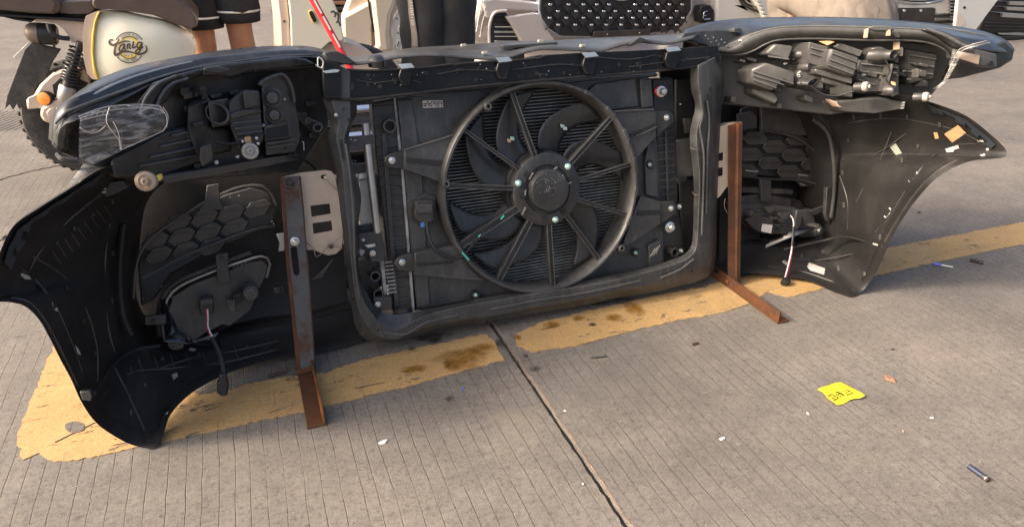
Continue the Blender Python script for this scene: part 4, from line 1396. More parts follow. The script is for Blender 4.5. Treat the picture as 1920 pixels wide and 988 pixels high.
NBOLT('hex_nut', 1256, 426, -.02, .0115, 'zinc', rad, 6, True, .014)
NBOLT('bolt', 1277, 470.5, -.03, .0055, 'zinc', rad)
NBOLT('bolt', 1274, 387.6, -.03, .0055, 'zinc', rad)
NBOLT('plug', 1274, 196, -.04, .0025, 'zinc', rad, 8, False)

shroud = NP('fan_shroud', [(744, 186), (1200, 143), (1221, 150), (1236, 330), (1246, 500), (1210, 506), (782, 578)], -.045, .004, 'shroud_plastic', None, .001,
            holes=[])
bpy.data.objects.remove(shroud)
q = MB()
SHW = -.042
outer = NV([(744, 186), (900, 171), (1060, 157), (1200, 143), (1221, 147), (1230, 250), (1238, 380), (1246, 498), (1130, 519), (1000, 541), (890, 560), (782, 578), (772, 480), (760, 340)], SHW)
hole = [Vector((FC.x + .236 * math.cos(2 * math.pi * k / 72), FC.y + .236 * math.sin(2 * math.pi * k / 72), SHW)) for k in range(72)]
q.plate(outer, [hole], (0, 0, -.003))
shroud = q.build('fan_shroud', 'shroud_plastic', nose, .0008, 30)
shroud['label'] = 'dusty black fan shroud with round opening and bracket arms'
SHB = hitter(q)
# barrel and rolled lip
q = MB()
rows = []
for r, w in ((.236, -.046), (.236, -.012), (.239, .006), (.244, .012), (.249, .012), (.2535, .006), (.2545, -.004), (.252, -.02), (.254, -.042)):
    rows.append([Vector((FC.x + r * math.cos(2 * math.pi * k / 96), FC.y + r * math.sin(2 * math.pi * k / 96), w)) for k in range(96)])
q.grid(rows, close_v=True)
q.build('ring', 'shroud_plastic', shroud, angle=50)
for x, y in ((912, 200), (834, 344), (1161, 464)):
    c = U(x, y, .0)
    q = MB()
    q.lathe(c, (0, 0, 1), [(.010, -.02), (.010, .012), (.008, .015), (.0045, .015), (.004, .004), (.001, .003)], 16)
    q.build('ring_boss', 'shroud_plastic', shroud)
# small roughness on the lip: moulded segment marks
for k in range(7):
    a = math.radians(60 - k * 17)
    q = MB()
    p = FC + Vector((.2465 * math.cos(a), .2465 * math.sin(a), .011))
    q.box(p, .008, .02 + .012 * random.random(), .006, Matrix.Rotation(a, 3, 'Z'))
    q.build('lip_mark', 'shroud_plastic', shroud, .001)
hub_w = .002
HC = U(1030, 357, .02)
HC.z = 0
sp_px = [((961, 180), .010), ((1147, 219), .010), ((1187, 306), .0075), ((1182, 405), .0075), ((1125, 490), .0095), ((1035.6, 537), .011), ((936, 522), .013), ((867, 457), .015), ((842, 348), .0095), ((877, 249), .007)]
for (x, y), wd in sp_px:
    e = U(x, y, .0)
    d = (e - HC)
    d.z = 0
    e = FC + (e - FC).normalized() * .243
    d = (e - HC).normalized()
    s_ = HC + d * .078
    q = MB()
    q.beam((s_.x, s_.y, -.006), (e.x, e.y, -.008), wd, .016, (0, 0, 1))
    q.build('spoke', 'fan_plastic', shroud, .0015)
    q = MB()
    side = Vector((-d.y, d.x, 0)) * wd * .5
    q.beam((s_.x + side.x, s_.y + side.y, .004), (e.x + side.x, e.y + side.y, .002), .0016, .006, (0, 0, 1))
    q.beam((s_.x - side.x, s_.y - side.y, .004), (e.x - side.x, e.y - side.y, .002), .0016, .006, (0, 0, 1))
    sp = q.build('spoke_edge', 'shroud_plastic', shroud, 0)
q = MB()
q.lathe((HC.x, HC.y, 0), (0, 0, 1), [(.088, -.03), (.088, -.004), (.086, .006), (.080, .009), (.060, .009), (.056, .004), (.052, .004)], 56)
mm = q.build('motor_mount', 'fan_plastic', shroud)
q = MB()
q.lathe((HC.x, HC.y, 0), (0, 0, 1), [(.050, -.02), (.050, .020), (.047, .027), (.040, .0285), (.012, .0285), (.010, .026), (.0085, .026), (.007, .030), (.003, .031)], 48)
motor = q.build('fan_motor', 'fan_plastic', nose)
motor['label'] = 'round black fan motor cap'
for x, y in ((1065, 312.5), (972, 344), (1041.6, 412)):
    NBOLT('screw', x, y, .012, .0062, 'green_zinc', motor, 6)
for x, y, a in ((1043, 308, 30), (987, 327, -35), (1071, 333, 70), (978, 366, 5), (1020, 407, 0), (1056, 397, 40)):
    c = U(x, y, .010)
    q = MB()
    q.box(c, .013, .013, .002, Matrix.Rotation(math.radians(a), 3, 'Z'))
    q.build('slot', 'core_dark', motor, 0)
for x, y, a, l in ((996, 330, 55, .018), (985, 361, 80, .014), (1041, 316, 25, .012), (982, 396, 60, .02), (1068, 343, 20, .01)):
    c = U(x, y, .012)
    q = MB()
    q.box(c, .003, l, .003, Matrix.Rotation(math.radians(a - 90), 3, 'Z'))
    q.build('edge_chip', 'alloy', motor, 0)
for k in range(60):
    a, r = random.uniform(.6, 3.4), random.uniform(.005, .045)
    q = MB()
    q.lathe((HC.x + r * math.cos(a), HC.y + r * math.sin(a), .0282), (0, 0, 1), [(random.uniform(.0005, .0011), 0), (.0004, .0006)], 6)
    q.build('grit', 'tape_white', motor, 0) if k % 3 == 0 else q.build('grit', 'alloy', motor, 0)
q = MB()
q.lathe((HC.x, HC.y, 0), (0, 0, 1), [(.093, -.055), (.094, -.030), (.090, -.024), (.06, -.022)], 56)
fanp = q.build('fan', 'fan_plastic', nose)
fanp['label'] = 'black seven-bladed cooling fan'
for deg in (157, 122, 72, 30, -38, -111, -146):
    rows = []
    for i in range(15):
        t = i / 14
        r = .088 + (.230 - .088) * t
        cen = math.radians(deg + 9 * math.sin(math.pi * min(1, t * 1.1)) * (1 - t) - 24 * t ** 1.7)
        half = math.radians(20 - 11.0 * t ** .8)
        row = []
        for j in range(9):
            sft = -1 + j / 4
            ang = cen + half * sft
            w = -.030 + .010 * sft * (1 - .45 * t) - .003 * sft * sft
            row.append(Vector((HC.x + r * math.cos(ang), HC.y + r * math.sin(ang), w)))
        rows.append(row)
    q = MB()
    q.grid(rows)
    q.build('blade', 'fan_plastic', fanp, 0, 60, .0025)
for x, y, mt in ((1055, 237, 'zinc'), (1060, 241, 'green_zinc'), (961, 260, 'green_zinc'), (955, 264, 'nylon_tan')):
    NP('balance_clip', [(x - 4, y - 4), (x + 3, y - 3), (x + 4, y + 4), (x - 3, y + 3)], -.022, .004, mt, fanp, .0008)
# arms that hold the shroud to the tanks
arms = [([(862, 250), (810, 266), (757, 281), (757, 318), (796, 332), (834, 346), (842, 300)], -.006), ([(776, 474), (815, 467), (851, 461), (880, 500), (905, 524), (840, 519), (777, 512)], -.006),
        ([(1147, 209), (1225, 205), (1231, 211), (1232, 256), (1211, 279), (1192, 300), (1175, 250)], -.004), ([(1203, 368), (1238, 378), (1239, 420), (1200, 446), (1166, 466), (1180, 425), (1192, 390)], -.004)]
for pts, w in arms:
    NP('arm', pts, w, .034, 'shroud_plastic', shroud, .003)
for pts in ([(762, 296), (830, 302), (830, 312), (764, 305)], [(780, 494), (850, 489), (851, 493), (782, 500)], [(1180, 252), (1229, 230), (1231, 236), (1182, 258)], [(1196, 396), (1236, 394), (1237, 402), (1194, 405)]):
    NP('arm_slot', pts, -.004 if pts[0][0] < 900 else -.002, .002, 'core_dark', shroud, 0)
ears = [([(759, 283), (737, 286), (724, 293), (720, 302), (724, 311), (735, 317), (760, 318)], (735, 301)), ([(777, 475), (757, 478), (744, 485), (739, 494), (744, 504), (756, 509), (778, 511)], (754, 492)),
        ([(1228, 209), (1256, 208), (1263, 214), (1265, 224), (1256, 236), (1233, 256)], (1250, 221)), ([(1237, 378), (1263, 377), (1270, 386), (1268, 398), (1258, 408), (1238, 420)], (1258.4, 391))]
for pts, (bx, by) in ears:
    NP('ear', pts, -.012, .016, 'black_plastic', shroud, .003)
    NBOLT('bolt', bx, by, -.010, .0062, 'zinc', shroud)
NTUBE('arm_edge', [(862, 250, -.004), (810, 266, -.004), (757, 282, -.004)], .002, 'shroud_plastic', shroud)
NTUBE('arm_edge', [(1148, 210, -.002), (1190, 207, -.002), (1226, 206, -.002)], .0025, 'shroud_plastic', shroud)
NTUBE('arm_edge', [(1192, 256, .0), (1215, 246, .0), (1231, 238, .0)], .002, 'shroud_plastic', shroud)
NTUBE('arm_edge', [(776, 513, -.004), (840, 519, -.004), (905, 524, -.004)], .002, 'shroud_plastic', shroud)
NP('raised_panel', [(746, 188), (772, 186), (790, 300), (800, 470), (806, 572), (784, 576), (768, 400)], -.036, .006, 'shroud_plastic', shroud, .002)
NP('raised_panel', [(1115, 158), (1192, 147), (1198, 200), (1150, 207), (1120, 190), (1102, 172)], -.032, .010, 'shroud_plastic', shroud, .003)
NP('raised_panel', [(1200, 146), (1220, 149), (1225, 202), (1204, 203)], -.030, .012, 'shroud_plastic', shroud, .003)
NP('raised_panel', [(1216, 268), (1228, 266), (1236, 372), (1212, 366), (1210, 300)], -.030, .012, 'shroud_plastic', shroud, .003)
NP('raised_panel', [(1216, 460), (1238, 448), (1246, 498), (1218, 502)], -.030, .012, 'shroud_plastic', shroud, .003)
for k in range(4):
    NTUBE('scratch', [(1218 + k * 4, 482 - k * 2, -.028), (1228 + k * 3, 466 - k * 2, -.028)], .0007, 'alloy', shroud, 5, 4)
for x, y in ((1216, 308), (890, 552), (1190, 473)):
    c = U(x, y, -.035)
    q = MB()
    q.lathe(c, (0, 0, 1), [(.011, -.01), (.011, .012), (.008, .016), (.004, .016)], 16)
    q.build('stop_peg', 'fan_plastic', shroud)
    NBOLT('peg_screw', x + 2, y + 1, -.018, .0035, 'green_zinc', shroud, 6)
lab = NP('paper_label', [(792, 189), (830, 188.5), (831, 201.5), (793, 203)], -.0385, .001, 'label_white', shroud, 0)
for row, y, segs in ((0, 192, ((800, 804), (808, 811), (812, 816), (817, 820), (821, 825), (826, 829))), (1, 195.6, ((794, 801), (802, 809), (812, 817), (819, 824), (826, 830))), (2, 199.2, ((794, 800), (803, 806), (807, 811), (816, 819), (820, 824), (827, 829.5)))):
    for a, b2 in segs:
        NP('print', [(a, y - 1.1), (b2, y - 1.3), (b2, y + .9), (a, y + 1.1)], -.0376, .0006, 'ink', shroud, 0)
con = NP('motor_connector', [(778, 377), (812, 374), (816, 382), (815, 414), (804, 419), (782, 416), (776, 408)], -.008, .03, 'black_plastic', None, .004)
con['label'] = 'black fan motor plug with hanging lead'
NP('connector_lid', [(780, 384), (811, 382), (812, 398), (781, 400)], -.002, .01, 'lamp_plastic', con, .002)
NP('connector_plate', [(768, 384), (797, 362), (817, 370), (820, 412), (806, 424), (770, 414)], -.030, .006, 'black_plastic', con, .002)
NP('blue_seal', [(789, 418), (796, 417), (797, 426), (790, 427)], -.008, .008, 'blue_bit', con, .001)
NTUBE('lead', [(800, 418, -.01), (803, 440, -.002), (812, 462, .006), (828, 478, .012), (850, 484, .014), (868, 482, .016)], .0042, 'wire_black', con)
NTUBE('lead', [(868, 482, .018), (884, 462, .006), (905, 440, .0), (942, 408, .002)], .0028, 'wire_black', con)
NTUBE('lead', [(797, 420, -.01), (806, 426, -.006), (806, 440, -.002)], .0022, 'wire_black', con)
for (a, b2) in (((867, 474), (879, 487)), ((897, 444), (901, 440)), ((939, 411), (945, 405))):
    NTUBE('cable_tie', [(*a, .020), (*b2, .016)], .0023 if a[0] < 880 else .0016, 'teal', con, 6, 4)

# ---- crash beam and grille bars behind ----------------------------------------------------------------
q = MB()
a, b2 = U(640, 372, -.115), U(1302, 296, -.115)
q.box(((a.x + b2.x) / 2, (a.y + b2.y) / 2, -.145), 1.02, .105, .05)
q.box(((a.x + b2.x) / 2, (a.y + b2.y) / 2 + .046, -.117), 1.02, .010, .006)
q2 = q.build('crash_beam', 'alloy', nose, .004)
q2['label'] = 'bare aluminium crash beam behind the radiator'
NP('beam_end', [(1262, 265), (1300, 258), (1303, 330), (1264, 335)], -.07, .03, 'alloy', q2, .002)
NP('beam_end', [(674, 338), (694, 335), (706, 420), (676, 424)], -.065, .03, 'alloy', q2, .002)
NP('beam_lip', [(672, 326), (692, 322), (692, 332), (672, 337)], -.055, .03, 'zinc', q2, .001)
for k in range(6):
    q = MB()
    v = .445 + k * .034
    q.box((.605, v, -.30 + .004 * k), 1.02, .010, .03, Matrix.Rotation(.5, 3, 'X'))
    q.build('grille_bar', 'chrome' if k % 2 else 'grille_black', bumper, .002)
NP('air_guide', [(1268, 150), (1296, 150), (1300, 250), (1290, 262), (1268, 258)], -.09, .01, 'black_plastic', bumper, .002)
NP('air_guide', [(1275, 330), (1300, 340), (1300, 460), (1285, 476), (1278, 400)], -.08, .01, 'black_plastic', bumper, .002)
NP('air_guide', [(1282, 222), (1296, 222), (1296, 252), (1286, 250)], -.05, .01, 'lamp_plastic', bumper, .002)
NP('air_guide', [(640, 188), (700, 185), (700, 196), (644, 200)], -.05, .02, 'black_plastic', bumper, .002)
NP('air_guide', [(655, 310), (690, 306), (690, 322), (660, 328)], -.05, .02, 'black_plastic', bumper, .002)
NP('air_guide', [(672, 424), (700, 420), (702, 436), (674, 440)], -.05, .02, 'black_plastic', bumper, .002)
NP('air_guide', [(672, 486), (706, 486), (716, 588), (690, 592), (676, 560)], -.075, .01, 'black_plastic', bumper, .002)
NP('loose_bit', [(1268, 334), (1288, 330), (1290, 338), (1272, 345)], -.05, .01, 'black_plastic', bumper, .002)

# ---- left headlamp seen from behind ---------------------------------------------------------------------
def wl(x, y=0):
    return .30 - .36 * max(0, min(1, (x - 140) / 465))


def wr(x, y=0):
    return -.05 + .42 * max(0, min(1, (x - 1345) / 500))


def offs(pts, f, d):
    return [(x, y, f(x) + d) for x, y in pts]


HL = NP('headlamp', [(150, 238), (235, 192), (322, 146), (420, 122), (560, 106), (610, 112), (616, 236), (560, 322), (420, 334), (300, 342), (215, 335), (150, 300)], lambda x, y: wl(x) - .055, .03, 'lamp_plastic', None, .004)
HL['label'] = 'black headlamp unit seen from behind, left end'
La = [(93, 262), (99, 216), (129, 187), (182, 153), (235, 131), (299, 116), (379, 102), (437, 94), (510, 88), (571, 88), (602, 94), (613, 104)]
Lb = [(97, 264), (107, 212), (140, 186), (197, 163), (250, 142), (310, 126), (379, 112), (437, 105), (510, 98), (571, 96), (600, 100), (612, 107)]
Lc = [(101, 272), (108, 238), (134, 211), (206, 181), (250, 162), (300, 146), (379, 124), (437, 114), (510, 107), (560, 104), (590, 104), (610, 110)]
Ld = [(112, 284), (117, 246), (146, 224), (210, 196), (255, 176), (305, 152), (379, 131), (437, 119), (510, 109), (560, 107), (590, 108), (610, 114)]
Le = [(146, 298), (146, 262), (160, 240), (214, 212), (260, 186), (310, 160), (379, 140), (437, 128), (510, 118), (560, 113), (590, 114), (610, 120)]
lensL, _ = NLOFT('lens_rim', [offs(La, wl, -.07), offs(Lb, wl, -.015), offs(Lc, wl, -.005), offs(Ld, wl, .012), offs(Le, wl, -.03)], 60, 'lens_rim', HL, .003, 4)
# clear lens beyond the rim and its lower edge
lensf, _ = NLOFT('front_lens', [offs(La, wl, -.072), offs([(x + 12, y + 4 + 36 * min(1, k / 4)) for k, (x, y) in enumerate(La)], wl, -.15), offs([(x + 40 - 22 * (k < 2), y + 8 + 80 * min(1, k / 4)) for k, (x, y) in enumerate(La)], wl, -.14)], 40, 'lens_rim', HL, .003, 4)
NTUBE('rim_edge', offs(Lc, wl, .0), .0028, 'lens_rim', HL)
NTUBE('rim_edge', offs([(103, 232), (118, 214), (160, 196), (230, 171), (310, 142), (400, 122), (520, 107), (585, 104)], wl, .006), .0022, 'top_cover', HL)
NTUBE('tail_edge', [(108, 290, .30), (118, 298, .31), (146, 300, .31)], .004, 'lens_rim', HL)
# foil-like reflection along the lens, built as a thin bright bead
NTUBE('reflection_bead', offs([(110, 222), (160, 186), (230, 152), (300, 130), (360, 117)], wl, -.012), .0022, 'alloy', HL)
arm = [(380, 127), (335, 139.5), (287, 155), (260, 187), (247, 211), (240, 222), (265, 223), (289, 212), (299, 199), (311, 191), (325, 167), (352, 150), (380, 142)]
NP('mount_arm', arm, lambda x, y: wl(x) + .025, .02, 'lens_rim', HL, .005)
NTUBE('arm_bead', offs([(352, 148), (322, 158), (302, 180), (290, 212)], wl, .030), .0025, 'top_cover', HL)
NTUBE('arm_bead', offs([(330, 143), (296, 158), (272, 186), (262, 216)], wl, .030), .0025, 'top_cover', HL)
NP('mount_arm', [(378, 128), (430, 118), (550, 106), (575, 110), (600, 124), (560, 128), (470, 136), (432, 148), (410, 142), (378, 144)], lambda x, y: wl(x) + .02, .03, 'lens_rim', HL, .005)
NP('arm_dish', circ((406, 131), 24, 18, 5.5), lambda x, y: wl(x) + .024, .006, 'top_cover', HL, .002)
NP('arm_hole', circ((333, 144), 11, 14, 2.4), lambda x, y: wl(x) + .028, .004, 'core_dark', HL, 0)
NP('end_plate', [(226, 240), (262, 228), (296, 218), (311, 235), (304, 246), (226, 284)], lambda x, y: wl(x) + .03, .012, 'lens_rim', HL, .003)
NP('plate_hole', circ((265, 232), 6, 12, 3), lambda x, y: wl(x) + .0315, .003, 'core_dark', HL, 0)
clip = NP('slat_clip', [(150, 222), (202, 210), (196, 234), (172, 248), (150, 246)], lambda x, y: wl(x) + .02, .012, 'lens_rim', HL, .002)
for k in range(4):
    NP('clip_slat', [(158 + k * 11, 222 - k * 2.4), (160 + k * 11, 221.5 - k * 2.4), (162 + k * 11, 212 - k * 2), (165 + k * 11, 212 - k * 2)], lambda x, y: wl(x) + .026, .004, 'nylon', HL, 0)
NP('housing_wall', [(205, 300), (310, 245), (395, 230), (395, 300), (300, 335), (212, 335)], lambda x, y: wl(x) - .03, .02, 'black_plastic', HL, .006)
# moulded boxes on the back of the lamp
hw = lambda d: (lambda x, y: wl(x) + d)
NP('bulb_tunnel', [(390, 190), (427, 184), (431, 196), (431, 232), (424, 236), (398, 240), (392, 214)], hw(.0), .03, 'lamp_plastic', HL, .005)
q = MB()
c = U(409, 214, wl(409) + .0)
q.lathe(c, (-.15, .1, 1), [(.023, -.03), (.023, .008), (.021, .010), (.0185, .010), (.0175, -.022), (.001, -.024)], 26, .84)
q.build('bulb_cap', 'black_plastic', HL)
NP('lamp_box', [(428, 190), (442, 178), (456, 168), (484, 172), (489, 210), (494, 268), (470, 272), (450, 284), (432, 240)], hw(.012), .05, 'lamp_plastic', HL, .006)
NP('lamp_box', [(455, 168), (486, 170), (489, 200), (458, 206)], hw(.024), .03, 'lamp_plastic', HL, .005)
NP('lamp_box', [(430, 214), (455, 206), (488, 206), (492, 212), (462, 218), (434, 224)], hw(.022), .02, 'lamp_plastic', HL, .004)
NP('lamp_column', [(490, 150), (529, 138), (545, 160), (552, 190), (560, 225), (562, 262), (552, 286), (500, 292), (496, 262)], hw(.0), .05, 'lamp_plastic', HL, .008)
NTUBE('column_edge', offs([(486, 160), (496, 150), (529, 140), (546, 162), (552, 192)], wl, .008), .004, 'lamp_plastic', HL)
for x, y, r in ((510, 184, .017), (514, 216, .015)):
    q = MB()
    q.lathe(U(x, y, wl(x) + .004), (0, 0, 1), [(r * 1.25, -.02), (r * 1.2, .006), (r, .010), (r * .8, .006), (r * .6, .012), (r * .2, .013)], 24)
    q.build('lamp_cap', 'lamp_plastic', HL)
NP('plug_box', [(495, 236), (535, 226), (545, 232), (548, 256), (540, 262), (496, 266)], hw(.012), .03, 'lamp_plastic', HL, .004)
NP('plug_recess', [(499, 242), (540, 234), (542, 256), (499, 262)], hw(.0135), .003, 'core_dark', HL, 0)
NP('lamp_step', [(352, 190), (390, 182), (392, 240), (430, 240), (436, 285), (370, 296), (350, 250)], hw(-.02), .03, 'black_plastic', HL, .008)
NP('lower_shelf', [(300, 330), (420, 310), (500, 296), (556, 288), (560, 300), (500, 312), (420, 326), (306, 345)], hw(-.01), .04, 'lamp_plastic', HL, .004)
NP('clip_tab', [(375, 275), (398, 268), (400, 300), (380, 314), (374, 300)], hw(.012), .012, 'lamp_plastic', HL, .003)
NP('hook', [(556, 208), (580, 222), (606, 232), (608, 242), (596, 252), (582, 246), (560, 226)], hw(-.01), .012, 'black_plastic', HL, .004)
NTUBE('hook_ring', [(*p, -.045) for p in circ((596, 240), 8, 12, 7)] + [(604, 240, -.045)], .0018, 'lamp_plastic', HL)
NTUBE('white_hook', [(566, 267, -.03), (569, 266, -.03), (570, 280, -.03), (570, 282, -.03)], .0012, 'tape_white', HL, 6, 10)


rl = random.Random(21)
for pts in ([(434, 232), (488, 226)], [(438, 242), (490, 236)], [(442, 252), (492, 246)], [(446, 262), (492, 256)], [(500, 270), (552, 262)], [(500, 278), (550, 270)], [(320, 255), (390, 240)], [(300, 275), (392, 256)], [(280, 295), (392, 272)], [(260, 312), (390, 288)]):
    b = MB()
    d_ = .016 if pts[0][0] > 420 else -.027
    b.beam(U(*pts[0], wl(pts[0][0]) + d_), U(*pts[1], wl(pts[1][0]) + d_), .0035, .006, (0, 0, 1))
    b.build('moulded_rib', 'lamp_plastic', HL, .0008)
for k in range(24):
    x, y = rl.uniform(330, 590), rl.uniform(150, 320)
    a_, b_ = rl.uniform(8, 22), rl.uniform(5, 14)
    NP('moulded_block', [(x, y), (x + a_, y - a_ * .18), (x + a_ + 2, y - a_ * .18 + b_), (x + 2, y + b_)], hw(rl.uniform(-.035, -.005)), .03, rl.choice(['lamp_plastic', 'black_plastic']), HL, .002)
for k in range(12):
    x, y = rl.uniform(350, 590), rl.uniform(160, 310)
    NBOLT('screw', x, y, wl(x) - .004, .003, rl.choice(['dark_steel', 'dark_steel', 'zinc']), HL, 6)
NTUBE('lead', offs([(498, 250), (470, 262), (430, 270), (400, 262), (392, 240)], wl, .025), .0022, 'wire_black', HL)
NTUBE('lead', offs([(540, 290), (570, 300), (592, 320), (600, 360)], wl, .0), .0030, 'wire_black', HL)


def adjuster(x, y, w, r, parent, mat, ax):
    c = U(x, y, w)
    q = MB()
    q.lathe(c, ax, [(r * .9, -.026), (r * .9, -.008), (r * .75, -.006)], 20)
    q.build('adjuster_body', 'nylon_tan' if mat == 'nylon_tan' else 'lamp_plastic', parent)
    q = MB()
    q.lathe(c, ax, [(r, -.006), (r * 1.02, .0), (r * .96, .004), (r * .62, .006), (r * .55, .004), (r * .40, .004)], 26)
    q.lathe(c, ax, [(r * .40, .003), (r * .38, .010), (r * .18, .011), (r * .16, .008)], 6)
    q.build('adjuster_wheel', mat, parent)


adjuster(469, 283.5, wl(469) + .045, .0155, HL, 'nylon', (.05, .12, 1))
adjuster(273, 340, wl(273) + .03, .0165, HL, 'nylon_tan', (-.05, .1, 1))
NP('adjuster_nut', [(457, 258), (470, 256), (473, 268), (460, 270)], hw(.035), .02, 'orange_and_sunlit_white', HL, .003)
NP('adjuster_nut', [(290, 330), (302, 326), (304, 338), (292, 342)], hw(.02), .02, 'yellow_strip', HL, .003)
for dx, dy in ((-14, -18), (12, -24), (15, -14)):
    NBOLT('screw', 469 + dx, 283 + dy, wl(469) + .03, .004, 'zinc', HL, 8, False, .01)
# film wrapped round the outer tip
fm, _ = NLOFT('wrap_film', [offs([(148, 217), (211, 200), (260, 196), (299, 198), (313, 224)], wl, .045), offs([(148, 240), (200, 226), (255, 222), (300, 224), (314, 236)], wl, .06),
                            offs([(148, 268), (200, 258), (230, 262), (290, 246), (311, 240)], wl, .055), offs([(148, 304), (172, 309), (226, 284), (280, 260), (308, 245)], wl, .045)], 26, 'clear_film', HL, 0, 3)
NLOFT('wrap_film', [[(156, 308, .33), (175, 310, .33), (196, 314, .32)], [(140, 330, .335), (160, 330, .335), (178, 322, .32)], [(122, 352, .335), (138, 350, .335), (150, 340, .33)]], 8, 'clear_film', HL, 0, 3)
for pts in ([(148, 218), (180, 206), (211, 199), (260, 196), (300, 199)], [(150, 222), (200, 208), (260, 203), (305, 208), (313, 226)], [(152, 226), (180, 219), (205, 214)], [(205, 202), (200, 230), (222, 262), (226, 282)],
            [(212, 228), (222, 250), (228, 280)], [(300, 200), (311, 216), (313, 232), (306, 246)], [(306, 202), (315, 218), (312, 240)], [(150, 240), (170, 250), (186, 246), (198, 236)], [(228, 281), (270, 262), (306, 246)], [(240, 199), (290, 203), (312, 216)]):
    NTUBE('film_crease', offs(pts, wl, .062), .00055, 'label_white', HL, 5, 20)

# ---- right headlamp ----------------------------------------------------------------------------------------
HR = NP('headlamp', [(1350, 98), (1420, 84), (1460, 70), (1630, 70), (1770, 86), (1786, 100), (1771, 150), (1742, 186), (1650, 202), (1560, 216), (1450, 204), (1352, 196)], lambda x, y: wr(x) - .06, .03, 'lamp_plastic', None, .004)
HR['label'] = 'black headlamp unit seen from behind, right end'
Ra = [(1284, 58), (1325, 44), (1370, 38), (1417, 35), (1523, 33), (1630, 36), (1700, 41), (1771, 48), (1842, 60), (1884, 76), (1901, 93)]
Rm = [(1290, 70), (1335, 60), (1375, 52), (1417, 45), (1523, 42), (1630, 44), (1700, 49), (1765, 58), (1835, 74), (1870, 88), (1890, 100)]
Rb = [(1342, 89), (1364, 91), (1385, 82), (1406, 67), (1452, 53), (1523, 49), (1626, 51), (1690, 53), (1736, 57), (1768, 72), (1792, 89)]
Rc = [(1342, 99), (1375, 103), (1400, 101), (1417, 94), (1452, 77), (1523, 73), (1630, 76), (1700, 76), (1740, 80), (1771, 92), (1786, 112)]
hood, _ = NLOFT('lens_rim', [offs(Ra, wr, -.10), offs(Rm, wr, -.05), offs(Rb, wr, .01)], 60, 'lens_rim', HR, .003, 4)
fl2, _ = NLOFT('lamp_flange', [offs(Rb, wr, .012), offs([((a[0] + b[0]) / 2, (a[1] + b[1]) / 2) for a, b in zip(Rb, Rc)], wr, .014), offs(Rc, wr, .004)], 60, 'black_plastic', HR, .004, 4)
NLOFT('front_lens', [offs(Ra, wr, -.102), offs([(x - 6, y + 4 + 32 * min(1, (len(Ra) - 1 - k) / 4)) for k, (x, y) in enumerate(Ra)], wr, -.16), offs([(x - 20, y + 8 + 70 * min(1, (len(Ra) - 1 - k) / 4)) for k, (x, y) in enumerate(Ra)], wr, -.15)], 40, 'lens_rim', HR, .003, 4)
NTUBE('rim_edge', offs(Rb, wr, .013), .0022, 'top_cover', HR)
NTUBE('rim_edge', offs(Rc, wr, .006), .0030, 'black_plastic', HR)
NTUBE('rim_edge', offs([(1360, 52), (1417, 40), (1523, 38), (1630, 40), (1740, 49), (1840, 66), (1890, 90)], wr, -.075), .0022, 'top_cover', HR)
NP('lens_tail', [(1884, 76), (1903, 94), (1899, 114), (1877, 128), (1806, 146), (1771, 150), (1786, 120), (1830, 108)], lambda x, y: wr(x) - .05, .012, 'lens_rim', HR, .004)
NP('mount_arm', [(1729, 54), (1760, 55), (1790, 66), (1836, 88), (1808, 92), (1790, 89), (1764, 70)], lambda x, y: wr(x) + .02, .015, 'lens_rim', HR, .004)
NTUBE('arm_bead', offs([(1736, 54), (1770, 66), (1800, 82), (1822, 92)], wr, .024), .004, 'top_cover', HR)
NP('arm_box', [(1792, 88), (1830, 92), (1870, 101), (1872, 127), (1839, 124), (1796, 110)], lambda x, y: wr(x) + .01, .03, 'lamp_plastic', HR, .004)
NP('box_face', [(1796, 96), (1838, 104), (1836, 122), (1798, 110)], lambda x, y: wr(x) + .013, .003, 'dull_wire', HR, .001)
NP('box_hole', circ((1859, 119), 4, 12), lambda x, y: wr(x) + .012, .003, 'core_dark', HR, 0)
NP('arm_dish', [(1628, 52), (1640, 48), (1668, 48), (1676, 53), (1670, 58), (1640, 58)], lambda x, y: wr(x) + .02, .006, 'top_cover', HR, .002)
NP('brass_tab', [(1624, 56), (1629, 53), (1627, 72), (1622, 72)], lambda x, y: wr(x) + .02, .006, 'nylon_tan', HR, .001)
NP('brass_tab', [(1666, 56), (1670, 54), (1670, 68), (1664, 68)], lambda x, y: wr(x) + .02, .006, 'nylon_tan', HR, .001)
NP('arm_hole', circ((1684, 67), 4, 12), lambda x, y: wr(x) + .019, .004, 'core_dark', HR, 0)
NLOFT('wrap_film', [offs([(1850, 76), (1825, 82), (1800, 92)], wr, .04), offs([(1858, 82), (1830, 88), (1806, 96)], wr, .04)], 10, 'clear_film', HR, 0, 2)
NLOFT('wrap_film', [offs([(1786, 92), (1782, 116), (1772, 148), (1748, 168)], wr, .035), offs([(1806, 94), (1794, 120), (1776, 150), (1760, 166)], wr, .035)], 12, 'clear_film', HR, 0, 2)
for pts in ([(1850, 77), (1822, 84), (1798, 94), (1786, 118), (1770, 150)], [(1856, 80), (1826, 88), (1803, 97), (1790, 122), (1772, 150)]):
    NTUBE('film_crease', offs(pts, wr, .042), .0007, 'alloy', HR, 5, 20)
hr = lambda d: (lambda x, y: wr(x) + d)
NP('lamp_box', [(1435, 101), (1453, 82), (1490, 86), (1480, 114)], hr(.012), .06, 'lamp_plastic', HR, .005)
NP('lamp_box', [(1518, 79), (1553, 88), (1549, 107), (1542, 127), (1518, 119), (1514, 100)], hr(.016), .06, 'lamp_plastic', HR, .005)
NP('lamp_box', [(1558, 90), (1613, 108), (1603, 146), (1548, 128)], hr(.030), .075, 'lamp_plastic', HR, .005)
NP('lamp_box', [(1560, 88), (1574, 80), (1622, 96), (1614, 108)], hr(.0), .05, 'lamp_plastic', HR, .004)
